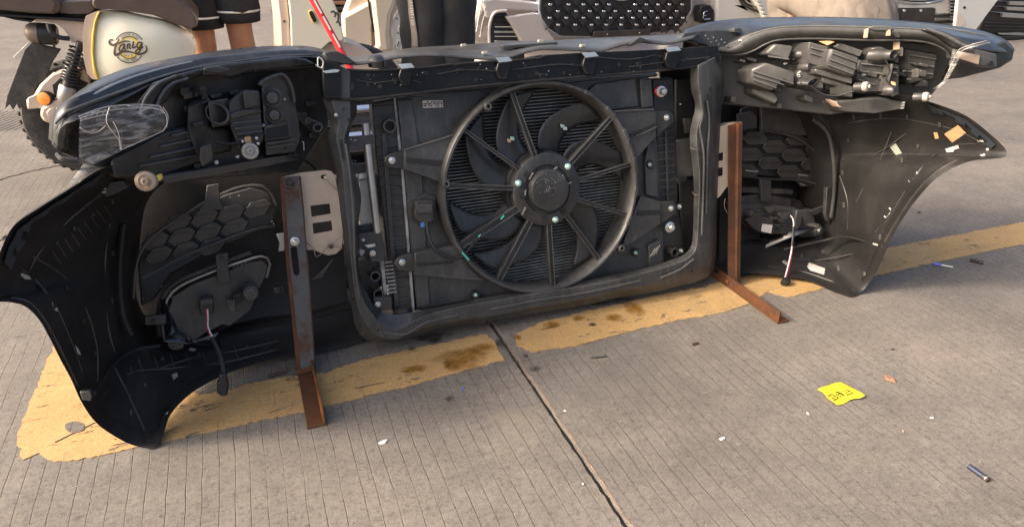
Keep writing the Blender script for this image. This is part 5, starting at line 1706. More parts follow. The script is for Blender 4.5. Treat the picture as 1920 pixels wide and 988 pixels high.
NP('lamp_box', [(1409, 130), (1437, 117), (1492, 135), (1490, 163), (1470, 152), (1449, 172), (1409, 156)], hr(.018), .06, 'lamp_plastic', HR, .005)
NP('lamp_box', [(1412, 158), (1450, 174), (1460, 188), (1454, 196), (1412, 176)], hr(-.01), .04, 'lamp_plastic', HR, .004)
NP('lamp_box', [(1495, 118), (1500, 150), (1492, 164), (1540, 172), (1548, 150), (1528, 130)], hr(-.008), .04, 'lamp_plastic', HR, .004)
NP('lamp_step', [(1528, 129), (1600, 147), (1599, 158), (1528, 138)], hr(.016), .03, 'lamp_plastic', HR, .003)
NP('lamp_step', [(1542, 145), (1601, 163), (1600, 184), (1572, 178), (1572, 162), (1542, 155)], hr(.006), .03, 'lamp_plastic', HR, .003)
NP('lamp_step', [(1610, 110), (1640, 114), (1690, 120), (1686, 170), (1640, 178), (1604, 150)], hr(-.01), .04, 'black_plastic', HR, .005)
NP('lamp_step', [(1700, 90), (1760, 100), (1752, 150), (1700, 160)], hr(-.03), .03, 'black_plastic', HR, .005)
NP('orange_tab', [(1554, 186), (1598, 200), (1599, 207), (1568, 200)], hr(.0), .015, 'nylon_tan', HR, .002)
NP('orange_tab', [(1536, 78), (1556, 77), (1566, 79), (1552, 86)], hr(.006), .004, 'orange_and_sunlit_white', HR, .001)
for x, y, mt in ((1686, 86, 'nylon_tan'), (1692, 98, 'lamp_plastic'), (1721, 138, 'lamp_plastic')):
    NP('rib', [(x - 3, y - 8), (x + 2, y - 9), (x + 1, y + 8), (x - 4, y + 8)], hr(.0), .012, mt, HR, .001)
NP('rib', [(1672, 120), (1676, 120), (1662, 178), (1658, 178)], hr(.004), .02, 'lamp_plastic', HR, .001)


for pts, w_ in (([(1412, 134), (1488, 158)], .021), ([(1412, 142), (1470, 160)], .021), ([(1412, 150), (1456, 166)], .021), ([(1520, 90), (1550, 98)], .019), ([(1520, 100), (1546, 108)], .019),
                ([(1560, 100), (1608, 118)], .033), ([(1556, 112), (1604, 130)], .033), ([(1552, 122), (1600, 140)], .033), ([(1615, 120), (1684, 128)], -.006), ([(1612, 134), (1684, 142)], -.006), ([(1610, 150), (1640, 160)], -.006),
                ([(1704, 104), (1756, 112)], -.027), ([(1704, 118), (1752, 126)], -.027), ([(1702, 134), (1750, 140)], -.027), ([(1440, 106), (1480, 112)], .014)):
    b = MB()
    b.beam(U(*pts[0], wr(pts[0][0]) + w_), U(*pts[1], wr(pts[1][0]) + w_), .0035, .006, (0, 0, 1))
    b.build('moulded_rib', 'lamp_plastic', HR, .0008)
rl = random.Random(8)
for k in range(26):
    x, y = rl.uniform(1370, 1760), 0
    y = rl.uniform(100, 196) if x < 1640 else rl.uniform(96, 160)
    a_, b_ = rl.uniform(7, 24), rl.uniform(5, 13)
    sk = rl.uniform(.15, .35) * a_
    NP('moulded_block', [(x, y), (x + a_, y + sk), (x + a_ - 2, y + sk + b_), (x - 2, y + b_)], hr(rl.uniform(-.03, .0)), .03, rl.choice(['lamp_plastic', 'black_plastic', 'black_plastic']), HR, .002)
for k in range(14):
    x, y = rl.uniform(1400, 1750), rl.uniform(100, 150)
    NBOLT('screw', x, y, wr(x) + .0, .0028, rl.choice(['dark_steel', 'zinc', 'dark_steel']), HR, 6)
NTUBE('lead', offs([(1520, 160), (1540, 176), (1570, 180), (1600, 172), (1622, 176)], wr, .02), .0022, 'wire_black', HR)
NTUBE('lead', offs([(1660, 112), (1668, 132), (1662, 150), (1676, 164)], wr, .03), .0020, 'wire_black', HR)


def connector(x, y, w, r, ax, sx=1.0, ln=.03):
    q = MB()
    q.lathe(U(x, y, w), ax, [(r * 1.3, -.03), (r * 1.3, -.004), (r * 1.05, 0), (r * 1.05, ln), (r * .84, ln), (r * .80, .004), (.001, .003)], 24, sx, (1, .25, 0))
    return q.build('connector', 'lamp_plastic', HR, .0008)


connector(1508, 103, wr(1508) + .0, .0095, (.35, -.1, 1), 1.0, .018)
connector(1514, 154, wr(1514) + .004, .0085, (.25, -.1, 1), 2.0, .016)
connector(1660, 104, wr(1660) + .006, .0125, (.45, -.05, .9), 1.0, .018)
NP('connector_base', [(1634, 90), (1650, 86), (1666, 92), (1668, 118), (1644, 120), (1636, 108)], hr(.0), .03, 'lamp_plastic', HR, .004)
NP('connector_base', [(1494, 138), (1502, 130), (1545, 140), (1546, 168), (1492, 164)], hr(.0), .02, 'lamp_plastic', HR, .004)
q = MB()
q.lathe(U(1512, 126, wr(1512) + .004), (0, 0, 1), [(.010, -.02), (.010, .008), (.008, .012), (.004, .012)], 18)
q.build('lamp_cap', 'lamp_plastic', HR)
adjuster(1624, 163, wr(1624) + .04, .0115, HR, 'nylon', (.3, .02, .9))
adjuster(1737, 182, wr(1737) + .035, .0105, HR, 'nylon', (.35, .0, .9))
q = MB()
q.lathe(U(1676, 170, wr(1676) + .012), (.2, 0, 1), [(.013, -.02), (.013, .002), (.011, .005), (.004, .006)], 22)
q.build('levelling_motor', 'lamp_plastic', HR)
for k in range(7):
    NP('motor_fin', [(1672 + k * 2, 176 - k * .5), (1673 + k * 2, 176 - k * .5), (1674 + k * 2, 182 - k), (1673 + k * 2, 182 - k)], hr(.031), .002, 'core_dark', HR, 0)
NP('motor_tag', [(1672, 153), (1679, 155), (1680, 161), (1673, 160)], hr(.03), .003, 'orange_and_sunlit_white', HR, .0005)
NP('lower_shelf', [(1560, 190), (1650, 182), (1698, 190), (1700, 204), (1640, 214), (1580, 210)], hr(.0), .04, 'black_plastic', HR, .004)
for k in range(3):
    NP('shelf_clip', [(1692 - k, 192 + k * 5), (1697 - k, 191 + k * 5), (1697 - k, 194 + k * 5), (1692 - k, 195 + k * 5)], hr(.004), .004, 'zinc', HR, 0)
# torn wing stub between right lamp and tie bar
NP('wing_stub', [(1284, 62), (1312, 58), (1345, 56), (1375, 58), (1400, 66), (1380, 82), (1362, 90), (1338, 92), (1320, 84), (1300, 78), (1272, 76)], lambda x, y: -.03, .03, 'support_paint', HR, .004)
for k in range(9):
    x = 1322 + k * 5
    NBOLT('seal_blob', x, 68 + (k % 3) * 5 + k * 1.2, -.02, .0028, 'support_paint', HR, 7, False, .004)
NP('stub_nut', [(1375, 54), (1388, 52), (1393, 57), (1388, 61), (1376, 61)], -.015, .02, 'support_paint', HR, .002)
NBOLT('screw', 1388, 77, .012, .0035, 'zinc', HR, 8)
NBOLT('screw', 1426, 82, .02, .003, 'zinc', HR, 8)
NBOLT('screw', 1452, 70, .035, .003, 'zinc', HR, 8)

# ================================================================== things in the background
def WB(b, name, mat, parent, bevel=0.0, angle=38, solid=0.0, sub=0, seg=2):
    if parent is not None:
        o_ = parent.matrix_world.translation if False else parent['base'] if 'base' in parent else (0, 0, 0)
        off = Vector(o_)
        b.v = [p - off for p in b.v]
    return b.build(name, mat, parent, bevel, angle, solid, seg, sub)


def bthing(name, label, cat, base, group=None):
    o = thing(name, label, cat, base, group=group)
    o['base'] = tuple(base)
    return o


def BP(name, pts, Y, d, mat, parent, bevel=.004, holes=None):
    """outline seen in the photograph, standing at distance Y (or Y per point), d metres deep"""
    b = MB()
    f = [PY(p[0], p[1], p[2] if len(p) > 2 else Y) for p in pts]
    for p in f:
        p.z = max(p.z, .004)
    if holes:
        b.plate(f, [[PY(x, y, Y) for x, y in h] for h in holes], (0, d, 0))
    else:
        b.slab(f, [p + Vector((0, d, 0)) for p in f])
    return WB(b, name, mat, root(parent), bevel) if parent is root(parent) else child(WB(b, name, mat, root(parent), bevel), parent)


def root(o):
    while o.parent:
        o = o.parent
    return o


def child(o, p):
    o.parent = p
    return o


def BT(name, pts, r, mat, parent, n=8, k=24):
    b = MB()
    b.tube(crom([PY(*p) for p in pts], k), r, n)
    o = WB(b, name, mat, root(parent))
    return o if parent is root(parent) else child(o, parent)


# ---- scooter ---------------------------------------------------------------------------------------------
SY = 2.95
wc = PY(165, 219, SY)
sc = bthing('motor_scooter', 'cream retro motor scooter with brown seat and round badge on its side', 'scooter', (wc.x, SY, 0))
TR = wc.z - .004
q = MB()
q.lathe(wc, (0, 1, 0), [(TR * .62, -.045), (TR * .80, -.055), (TR * .93, -.050), (TR * .985, -.030), (TR, 0), (TR * .985, .030), (TR * .93, .05), (TR * .80, .055), (TR * .62, .045)], 56)
wheel = WB(q, 'rear_wheel', 'rubber', sc)
q = MB()
q.lathe(wc, (0, 1, 0), [(TR * .20, -.06), (TR * .22, -.05), (TR * .5, -.03), (TR * .64, -.048), (TR * .64, .048), (TR * .2, .05)], 40)
child(WB(q, 'rim', 'dark_steel', sc), wheel)
for k in range(44):
    a = 2 * math.pi * k / 44
    q = MB()
    q.box(wc + Vector((math.cos(a) * TR * .985, -.022, math.sin(a) * TR * .985)), .006, .04, .010, Matrix.Rotation(-a, 3, 'Y') @ Matrix.Rotation(.5, 3, 'X'))
    if 90 < (math.degrees(a) % 360) < 290:
        child(WB(q, 'tread_block', 'rubber', sc, .001), wheel)
fwc = PY(676, 218, SY)
q = MB()
q.lathe((fwc.x, SY + .05, TR + .004), (0, 1, 0), [(TR * .62, -.045), (TR * .80, -.05), (TR * .95, -.04), (TR, 0), (TR * .95, .04), (TR * .80, .05), (TR * .62, .045)], 44)
WB(q, 'front_wheel', 'rubber', sc)
# side panel, bulged towards the viewer
gridp = [[(189, 20), (230, 21), (270, 30), (305, 37), (335, 49), (360, 64)], [(180, 42), (226, 46), (268, 50), (306, 56), (340, 66), (367, 82)], [(176, 80), (222, 82), (266, 84), (306, 88), (340, 92), (366, 100)],
         [(177, 118), (222, 120), (266, 120), (306, 120), (340, 122), (364, 128)], [(184, 150), (226, 154), (268, 156), (306, 156), (336, 156), (358, 158)], [(196, 182), (232, 188), (270, 190), (306, 190), (332, 188), (350, 184)]]
bul = [[.02, .03, .03, .02, .0, -.03], [.05, .08, .08, .07, .04, .0], [.06, .10, .105, .09, .06, .01], [.06, .10, .105, .09, .06, .01], [.05, .08, .09, .08, .05, .0], [.02, .05, .06, .05, .02, -.02]]
R = [crom([PY(x, y, SY - .10 - bul[i][j] * .55) for j, (x, y) in enumerate(r)], 26) for i, r in enumerate(gridp)]
cols = [crom([R[i][j] for i in range(len(R))], 24) for j in range(26)]
R = [[cols[j][i] for j in range(26)] for i in range(24)]
q = MB()
q.grid(R)
SPB = hitter(q)
sp_back = MB()
side = WB(q, 'side_panel', 'cream_paint', sc, 0, 60, .004)
BP('body_core', [(180, 30), (360, 66), (362, 150), (330, 190), (190, 180), (170, 120)], SY - .05, .26, 'cream_paint', sc, .03)
BP('yellow_strip', [(189, 20), (184, 30), (179, 45), (176, 70), (175, 100), (178, 128), (184, 150), (180, 150), (174, 128), (171, 100), (172, 68), (176, 42), (182, 26)], SY - .145, .02, 'yellow_strip', sc, .002)
BP('rear_trim', [(161, 31), (172, 26), (186, 21), (177, 44), (173, 70), (172, 100), (175, 128), (181, 150), (172, 149), (163, 138), (156, 108), (155, 66), (158, 42)], SY - .135, .30, 'beige_trim', sc, .012)
seat = BP('seat', [(171, 9), (177, 17), (221, 20), (286, 29), (326, 45), (355, 56), (371, 50), (368, 32), (347, 9), (322, -10), (270, -24), (200, -26), (174, -10)], SY - .15, .30, 'seat_leather', sc, .035)
BP('pad', [(107, 15), (112, 6), (128, 2), (170, 2), (178, 18), (170, 26), (130, 27), (112, 25)], SY - .12, .26, 'seat_leather', sc, .022)
BP('rear_box', [(-60, 16), (0, 21), (60, 27), (110, 29), (116, 8), (104, -6), (80, -50), (-60, -60)], SY - .14, .30, 'seat_leather', sc, .025)
BP('rack', [(-60, 22), (0, 26), (160, 36), (160, 42), (100, 38), (0, 31), (-60, 26)], SY - .12, .24, 'rack_black', sc, .003)
BP('rack_plate', [(-30, 28), (10, 32), (62, 39), (58, 43), (26, 38), (0, 31)], SY - .10, .22, 'rack_black', sc, .003)
BP('tail_bracket', [(65, 38), (66, 36), (110, 36), (158, 41), (157, 84), (133, 80), (126, 66), (118, 54), (104, 45), (82, 42), (65, 42)], SY - .10, .20, 'beige_trim', sc, .008)
q = MB()
a, b2 = PY(60, 62, SY - .06), PY(108, 66, SY - .06)
q.lathe(a, (b2 - a), [(.022, -.006), (.033, .0), (.036, .02), (.036, (b2 - a).length * .9), (.028, (b2 - a).length)], 24)
tl = WB(q, 'tail_lamp', 'rack_black', sc)
q = MB()
q.lathe(a, (b2 - a), [(.010, -.022), (.026, -.014), (.033, -.002), (.035, .012), (.036, .02)], 24)
child(WB(q, 'lens', 'dull_wire', sc), tl)
BT('lamp_hoop', [(90, 46, SY - .11), (96, 62, SY - .12), (112, 71, SY - .12), (130, 73, SY - .11)], .008, 'rack_black', sc)
flap = BP('mud_flap', [(59, 80), (85, 86), (114, 93), (99, 116), (90, 136), (84, 150), (70, 158), (67, 168), (63, 178), (49, 184), (48, 206), (43, 196), (37, 206), (31, 195), (24, 207), (18, 196), (9, 205), (13, 180), (32, 130), (46, 94)],
          SY - .07, .012, 'rubber', sc, .002)
BP('number_plate', [(25, 107), (55, 78), (62, 81), (40, 110), (28, 112)], SY - .02, .004, 'label_white', sc, .001)
for x in (80, 100):
    BP('flap_stay', [(x, 78), (x + 4, 79), (x + 3, 90), (x - 1, 89)], SY - .085, .012, 'rack_black', sc, .001)
BP('swing_arm', [(48, 186), (62, 180), (74, 160), (98, 138), (126, 128), (152, 128), (168, 148), (170, 190), (150, 226), (112, 234), (84, 228), (74, 212), (76, 204), (50, 207)], SY - .085, .03, 'beige_trim', sc, .010)
BP('arm_opening', [(98, 160), (112, 148), (140, 146), (166, 156), (150, 176), (120, 188), (102, 182)], SY - .088, .003, 'core_dark', sc, .001)
BP('arm_cover', [(74, 216), (78, 202), (100, 190), (130, 186), (130, 210), (112, 228), (96, 234), (80, 228)], SY - .11, .05, 'beige_trim', sc, .012)
BP('arm_badge', [(86, 212), (92, 205), (104, 202), (104, 218), (92, 221)], SY - .113, .006, 'beige_trim', sc, .003)
a, b2 = PY(148, 90, SY - .11), PY(121, 184, SY - .11)
q = MB()
d = b2 - a
q.lathe(a, d, [(.012, -.02), (.012, d.length * .4), (.019, d.length * .42), (.019, d.length * .8)], 16)
shock = WB(q, 'shock_absorber', 'rack_black', sc)
q = MB()
q.lathe(a, d, [(.024, d.length * .76), (.027, d.length * .80), (.024, d.length * 1.02), (.020, d.length * 1.06)], 18)
child(WB(q, 'sleeve', 'alloy', sc), shock)
x_ = d.normalized().orthogonal().normalized()
y_ = d.normalized().cross(x_)
q = MB()
q.tube([a + d * (.02 + .74 * t / 200 * (1 - .25 * max(0, t / 200 - .55))) + (x_ * math.cos(t * .31) + y_ * math.sin(t * .31)) * .026 for t in range(201)], .0038, 6)
child(WB(q, 'spring', 'rack_black', sc), shock)
q = MB()
ic = PY(84, 185, SY - .10)
q.lathe(ic, (-.3, -1, .1), [(.024, -.02), (.026, .0), (.024, .006)], 24)
ind = WB(q, 'indicator', 'rack_black', sc)
q = MB()
q.lathe(ic, (-.3, -1, .1), [(.023, .004), (.022, .009), (.014, .011), (.002, .0115)], 24)
child(WB(q, 'lens', 'amber', sc), ind)
q = MB()
q.lathe(PY(101, 132, SY - .07), (0, -1, .2), [(.007, 0), (.006, .008), (.003, .009)], 12)
WB(q, 'rubber_stop', 'rack_black', sc)
BP('reflector', circ((357, 78), 7, 14, 8.5), SY - .1, .02, 'rack_black', sc, .002)
BP('warning_triangle', [(357, 92), (362, 108), (353, 108)], SY - .095, .01, 'amber', sc, .001)
BP('floorboard', [(340, 150), (520, 140), (530, 175), (345, 190)], SY - .12, .26, 'beige_trim', sc, .01)
# front leg shield and fender
BP('leg_shield_inner', [(513, -60), (516, 0), (521, 40), (523, 86), (524, 140), (545, 140), (546, 86), (544, 40), (540, 0), (536, -60)], SY - .12, .30, 'beige_trim', sc, .012)
BP('leg_shield', [(540, -60), (541, 0), (545, 40), (546, 86), (544, 130), (600, 122), (604, 92), (618, 80), (642, 78), (645, 82), (643, 60), (637, 30), (624, 0), (600, -60)], SY - .14, .30, 'cream_paint', sc, .03)
BP('shield_slot', slot(583.5, 25, 590, 39, 3.6), SY - .15, .012, 'rack_black', sc, .001)
BP('slot_ring', slot(583.5, 25, 590, 39, 5.4), SY - .144, .006, 'yellow_strip', sc, .001)
BP('shield_screw', circ((533, 41), 2.4, 10), SY - .125, .01, 'dark_steel', sc, .001)
BP('front_fender', [(604, 94), (612, 84), (628, 80), (650, 80), (676, 88), (698, 100), (720, 150), (600, 150)], SY - .09, .20, 'beige_trim', sc, .03)
BT('steering_column', [(612, 60, SY), (585, -60, SY), (570, -150, SY)], .03, 'rack_black', sc, 12)
BT('handlebar', [(540, -165, SY - .30), (560, -170, SY - .1), (572, -165, SY), (600, -170, SY + .2), (620, -165, SY + .35)], .014, 'rack_black', sc, 10)
BP('headlamp_cowl', [(560, -180), (600, -185), (612, -150), (596, -130), (566, -132)], SY - .10, .20, 'cream_paint', sc, .03)


def SSTICK(bvh, px, py, off=.003):
    d = ray(px, py).normalized()
    hit, nrm, _, _ = bvh.ray_cast(CAMP, d)
    if hit is None:
        return None
    return hit - d * off


def ribbon(path, width, bvh, name, mat, parent, off=.003, taper=False):
    P = [Vector((x, y, 0)) for x, y in path]
    P = crom(P, max(8, len(P) * 6)) if len(P) > 2 else P
    L_, R_ = [], []
    for i, p in enumerate(P):
        d = (P[min(i + 1, len(P) - 1)] - P[max(i - 1, 0)]).normalized()
        n_ = Vector((-d.y, d.x, 0)) * width / 2 * ((.35 + .65 * math.sin(math.pi * (i + .6) / (len(P) + .2))) if taper else 1)
        L_.append(SSTICK(bvh, (p + n_).x, (p + n_).y, off))
        R_.append(SSTICK(bvh, (p - n_).x, (p - n_).y, off))
    if any(v is None for v in L_ + R_):
        return None
    b = MB()
    b.grid([L_, R_])
    o = WB(b, name, mat, root(parent), 0, 0)
    return child(o, parent) if parent is not root(parent) else o


def badge(path, wz, taper=True, mat='logo_brown', off=.004):
    return ribbon([(190 + x / 12.345, 50 + y / 12.345) for x, y in path], wz / 12.345, SPB, 'badge_stroke', mat, side, off, taper)


disc = [(190 + (640 + 250 * math.cos(a)) / 12.345, 50 + (490 + 255 * math.sin(a)) / 12.345) for a in [2 * math.pi * k / 32 for k in range(32)]]
b = MB()
P = [SSTICK(SPB, x, y, .0028) for x, y in disc]
if all(P):
    b.slab(P, [p + Vector((0, .001, 0)) for p in P])
    child(WB(b, 'badge_disc', 'yellow_strip', sc, 0, 0), side)


def arc(r, a0, a1, n=14, cx=640, cy=490):
    return [(cx + r * math.cos(math.radians(a0 + (a1 - a0) * k / n)), cy - r * 1.02 * math.sin(math.radians(a0 + (a1 - a0) * k / n))) for k in range(n + 1)]


badge(arc(345, 150, 30), 22, False)
badge(arc(345, -142, -32), 22, False)
badge(arc(250, 132, 44), 18, False)
badge(arc(250, -140, -48), 18, False)
badge([(275, 325), (215, 310), (182, 360), (205, 412), (270, 432), (345, 405), (390, 340), (402, 290)], 52)
badge([(360, 390), (325, 480), (305, 600), (330, 665), (400, 640), (480, 590), (600, 582), (770, 612)], 62)
badge([(350, 415), (470, 365), (560, 345), (668, 350)], 42)
badge([(550, 415), (470, 430), (415, 510), (425, 572), (480, 545), (540, 430), (530, 520), (570, 530)], 40, False)
badge([(600, 400), (605, 470), (600, 530)], 36, False)
badge([(600, 450), (640, 405), (665, 425), (650, 500), (690, 515)], 34, False)
badge([(740, 345), (735, 420), (722, 485), (770, 490), (800, 460)], 40, False)
badge([(930, 375), (860, 375), (825, 440), (850, 500), (905, 460), (940, 370)], 36, False)
badge([(940, 370), (925, 480), (870, 600), (810, 620), (800, 570), (880, 520), (970, 480)], 36, False)
badge([(760, 632), (870, 648), (980, 620), (1045, 560), (1045, 480), (1015, 440)], 46)


def text_strokes(s, size):
    cu = bpy.data.curves.new('t', 'FONT')
    cu.body, cu.size, cu.align_x = s, size, 'CENTER'
    cu.resolution_u = 2
    to = bpy.data.objects.new('t', cu)
    COL.objects.link(to)
    bpy.context.view_layer.update()
    me = bpy.data.meshes.new_from_object(to.evaluated_get(bpy.context.evaluated_depsgraph_get()))
    bpy.data.objects.remove(to)
    return [v.co.copy() for v in me.vertices], [tuple(p.vertices) for p in me.polygons]


def arc_text(s, r, a0, a1, size, flip, mat='logo_brown'):
    for i, ch in enumerate(s):
        if ch == ' ':
            continue
        vs, fs = text_strokes(ch, size)
        a = math.radians(a0 + (a1 - a0) * i / (len(s) - 1))
        c, s_ = math.cos(a), math.sin(a)
        out = []
        for v in vs:
            y = v.y - size * .35
            if flip:
                rad, tan = r - y, v.x
                dx, dy = c * rad - s_ * tan * -1 * 1, s_ * rad + c * tan
                dx, dy = c * rad + -s_ * tan, s_ * rad + c * tan
            else:
                rad, tan = r + y, -v.x
                dx, dy = c * rad - s_ * tan, s_ * rad + c * tan
            out.append(SSTICK(SPB, 190 + (640 + dx) / 12.345, 50 + (490 - dy * 1.02) / 12.345, .0045))
        if any(p is None for p in out):
            continue
        b = MB()
        b.add(out, fs)
        child(WB(b, 'badge_letter', mat, sc, 0, 0), side)


arc_text('SCOOTER RCING', 295, 127, 45, 70, False)
arc_text('COOL MODS', 295, -112, -57, 70, True)
for i, ch in enumerate('MYS'):
    vs, fs = text_strokes(ch, 84)
    b = MB()
    b.add([SSTICK(SPB, 190 + (565 + i * 68 + v.x) / 12.345, 50 + (708 - v.y) / 12.345, .005) for v in vs], fs)
    child(WB(b, 'badge_letter', 'logo_brown', sc, 0, 0), side)
# partial script badge on the leg shield
for pts in ([(620, 24), (625, 22), (629, 27), (627, 33)], [(627, 26), (633, 26), (634, 36), (630, 44)], [(632, 38), (636, 44), (638, 50)]):
    BT('shield_badge', [(x, y, SY - .165) for x, y in pts], .004, 'logo_dark', sc, 6, 12)
# red prop leaning in front of the leg shield
rp = PY(641, 99, 2.55)
ra, rb = PY(560, -48, 2.62), PY(660, 134, 2.55)
pole = bthing('red_pole', 'slim red painted pole leaning in front of the scooter leg shield', 'pole', (rb.x, rb.y, 0))
dd = (rb - ra).normalized()
q = MB()
end = rb + dd * ((rb.z - .004) / -dd.z) if dd.z < 0 else rb
q.tube([ra, ra.lerp(end, .5), end], .012, 10)
bar = WB(q, 'bar', 'red_paint', pole)
for t in (.25, .42, .6):
    q = MB()
    p = ra.lerp(rb, t)
    q.beam(p + Vector((.003, -.0115, 0)), p + dd * .05 + Vector((.003, -.0115, 0)), .006, .003, (0, 1, 0))
    WB(q, 'sticker', 'label_white', pole)

# ---- people --------------------------------------------------------------------------------------------------
def skin_body(name, joints, edges, parent, mat='skin', rootk='pelvis'):
    me = bpy.data.meshes.new(name)
    keys = list(joints)
    me.from_pydata([joints[k][0] for k in keys], [(keys.index(a), keys.index(b)) for a, b in edges], [])
    o = bpy.data.objects.new(name, me)
    COL.objects.link(o)
    me.materials.append(MATS[mat])
    md = o.modifiers.new('skin', 'SKIN')
    md.use_smooth_shade = True
    for i, k in enumerate(keys):
        r = joints[k][1]
        me.skin_vertices[0].data[i].radius = (r, r) if not isinstance(r, tuple) else r
        me.skin_vertices[0].data[i].use_root = (k == rootk)
    sub = o.modifiers.new('sub', 'SUBSURF')
    sub.levels = sub.render_levels = 2
    o.parent = parent
    return o


def rings(path, n=20, wr_=0.0, seed=0, close=True):
    """tube of ellipses [(centre, rx, ry)] with cloth-like folds"""
    r_ = random.Random(seed)
    rows = []
    for i, (c, rx, ry) in enumerate(path):
        ph = r_.random() * 6.28
        rows.append([Vector((c[0] + rx * math.cos(2 * math.pi * k / n) * (1 + wr_ * math.sin(3 * 2 * math.pi * k / n + ph + i)), c[1] + ry * math.sin(2 * math.pi * k / n) * (1 + wr_ * math.cos(2 * 2 * math.pi * k / n + ph)), c[2])) for k in range(n)])
    return rows


def standing(label, at, lx, rx, height, outfit, turn=0.0, spread_y=.0, group=None):
    """at = middle between the feet; lx/rx = foot offsets along x"""
    p = bthing('person', label, 'person', at, group)
    H_ = height
    z = lambda f: f * H_
    cx = (lx + rx) / 2
    hw_, sw = .085, .19
    J = {'pelvis': ((cx, 0, z(.53)), .12), 'belly': ((cx, 0, z(.62)), .115), 'chest': ((cx, 0, z(.74)), (.15, .11)), 'neck': ((cx, .0, z(.845)), .055), 'jaw': ((cx, -.02, z(.885)), .068), 'head': ((cx, -.005, z(.93)), .088), 'crown': ((cx, 0, z(.975)), .06),
         'nose': ((cx, -.11, z(.915)), .012)}
    E_ = [('pelvis', 'belly'), ('belly', 'chest'), ('chest', 'neck'), ('neck', 'jaw'), ('jaw', 'head'), ('head', 'crown'), ('head', 'nose')]
    for s_, fx in ((-1, lx), (1, rx)):
        n = 'LR'[s_ > 0]
        J['hip' + n] = ((cx + s_ * hw_, 0, z(.49)), .088)
        J['knee' + n] = ((fx, -.01, z(.275)), .055)
        J['calf' + n] = ((fx + s_ * .006, .02, z(.20)), .056)
        J['ankle' + n] = ((fx, .01, z(.045)), .036)
        J['toe' + n] = ((fx + s_ * .02, -.15, z(.018)), .03)
        J['sh' + n] = ((cx + s_ * sw, 0, z(.81)), .055)
        J['elbow' + n] = ((cx + s_ * (sw + .06), .02, z(.63)), .042)
        J['wrist' + n] = ((cx + s_ * (sw + .05), -.06, z(.49)), .028)
        J['palm' + n] = ((cx + s_ * (sw + .045), -.08, z(.455)), .034)
        E_ += [('pelvis', 'hip' + n), ('hip' + n, 'knee' + n), ('knee' + n, 'calf' + n), ('calf' + n, 'ankle' + n), ('ankle' + n, 'toe' + n), ('chest', 'sh' + n), ('sh' + n, 'elbow' + n), ('elbow' + n, 'wrist' + n), ('wrist' + n, 'palm' + n)]
        for f in range(4):
            J['f%d%s' % (f, n)] = ((cx + s_ * (sw + .045), -.055 - .018 * f, z(.405) + abs(f - 1.4) * .006), .009)
            E_.append(('palm' + n, 'f%d%s' % (f, n)))
        J['thumb' + n] = ((cx + s_ * (sw + .02), -.12, z(.435)), .01)
        E_.append(('palm' + n, 'thumb' + n))
    skin_body('body', J, E_, p)
    q = MB()
    q.lathe((cx, .012, z(.935)), (0, .1, 1), [(.092, -.01), (.098, .03), (.085, .07), (.05, .092), (.005, .1)], 24)
    q.build('hair', 'hair', p)
    q = MB()
    q.grid(rings([((cx, 0, z(.50)), .20, .135), ((cx, 0, z(.60)), .19, .13), ((cx, 0, z(.72)), .205, .135), ((cx, 0, z(.80)), .20, .12), ((cx, 0, z(.835)), .12, .09), ((cx, 0, z(.85)), .07, .07)], 24, .02, 5), close_v=True)
    q.build('shirt', outfit['shirt'], p, angle=60)
    for s_ in (-1, 1):
        q = MB()
        path = [Vector((cx + s_ * .16, 0, z(.82))), Vector((cx + s_ * .22, 0, z(.76))), Vector((cx + s_ * .25, .01, z(.68)))]
        q.tube(crom(path, 6), [.07, .075, .072, .07, .068, .066], 14)
        q.build('sleeve', outfit['shirt'], p, angle=60)
    q = MB()
    q.grid(rings([((cx, 0, z(.56)), .175, .13), ((cx, 0, z(.52)), .185, .14), ((cx, 0, z(.47)), .185, .14), ((cx, 0, z(.44)), .16, .12)], 24, .02, 8), close_v=True)
    q.build('waist', outfit['leg'], p, angle=60)
    for s_, fx in ((-1, lx), (1, rx)):
        hx = cx + s_ * .085
        zz, wd = outfit['hem'][s_], outfit['width']
        top = z(.50)
        path = []
        for i in range(15):
            t = i / 14
            zc = top + (zz - top) * t
            xx = hx + (fx - hx) * min(1, (top - zc) / (top - z(.275)))
            path.append(((xx, 0, zc), .105 + (wd - .105) * t, .12 + (wd * 1.05 - .12) * t))
        q = MB()
        q.grid(rings(path, 22, outfit['fold'], 31 + s_), close_v=True)
        lg = q.build('trouser_leg' if zz < .2 else 'shorts_leg', outfit['leg'], p, angle=60, solid=.004)
        if outfit.get('stripe'):
            c0 = path[-1][0]
            q = MB()
            zc = zz + .045
            q.grid(rings([((c0[0], 0, zc - .004), wd * 1.02 + .004, wd * 1.05 + .006), ((c0[0], 0, zc + .004), wd * 1.02 + .004, wd * 1.05 + .006)], 22, outfit['fold'] * .5, 31 + s_), close_v=True)
            child(q.build('hem_stripe', 'cloth_white', p, angle=60, solid=.002), lg)
        q = MB()
        q.slab([(fx - .045, .07, .004), (fx + .045, .07, .004), (fx + .055, -.10, .004), (fx + .03, -.19, .004), (fx - .03, -.19, .004), (fx - .05, -.10, .004)],
               [(fx - .04, .06, .08), (fx + .04, .06, .08), (fx + .045, -.08, .07), (fx + .025, -.17, .045), (fx - .025, -.17, .045), (fx - .045, -.08, .07)])
        q.build('shoe', 'rack_black', p, .012)
    return p


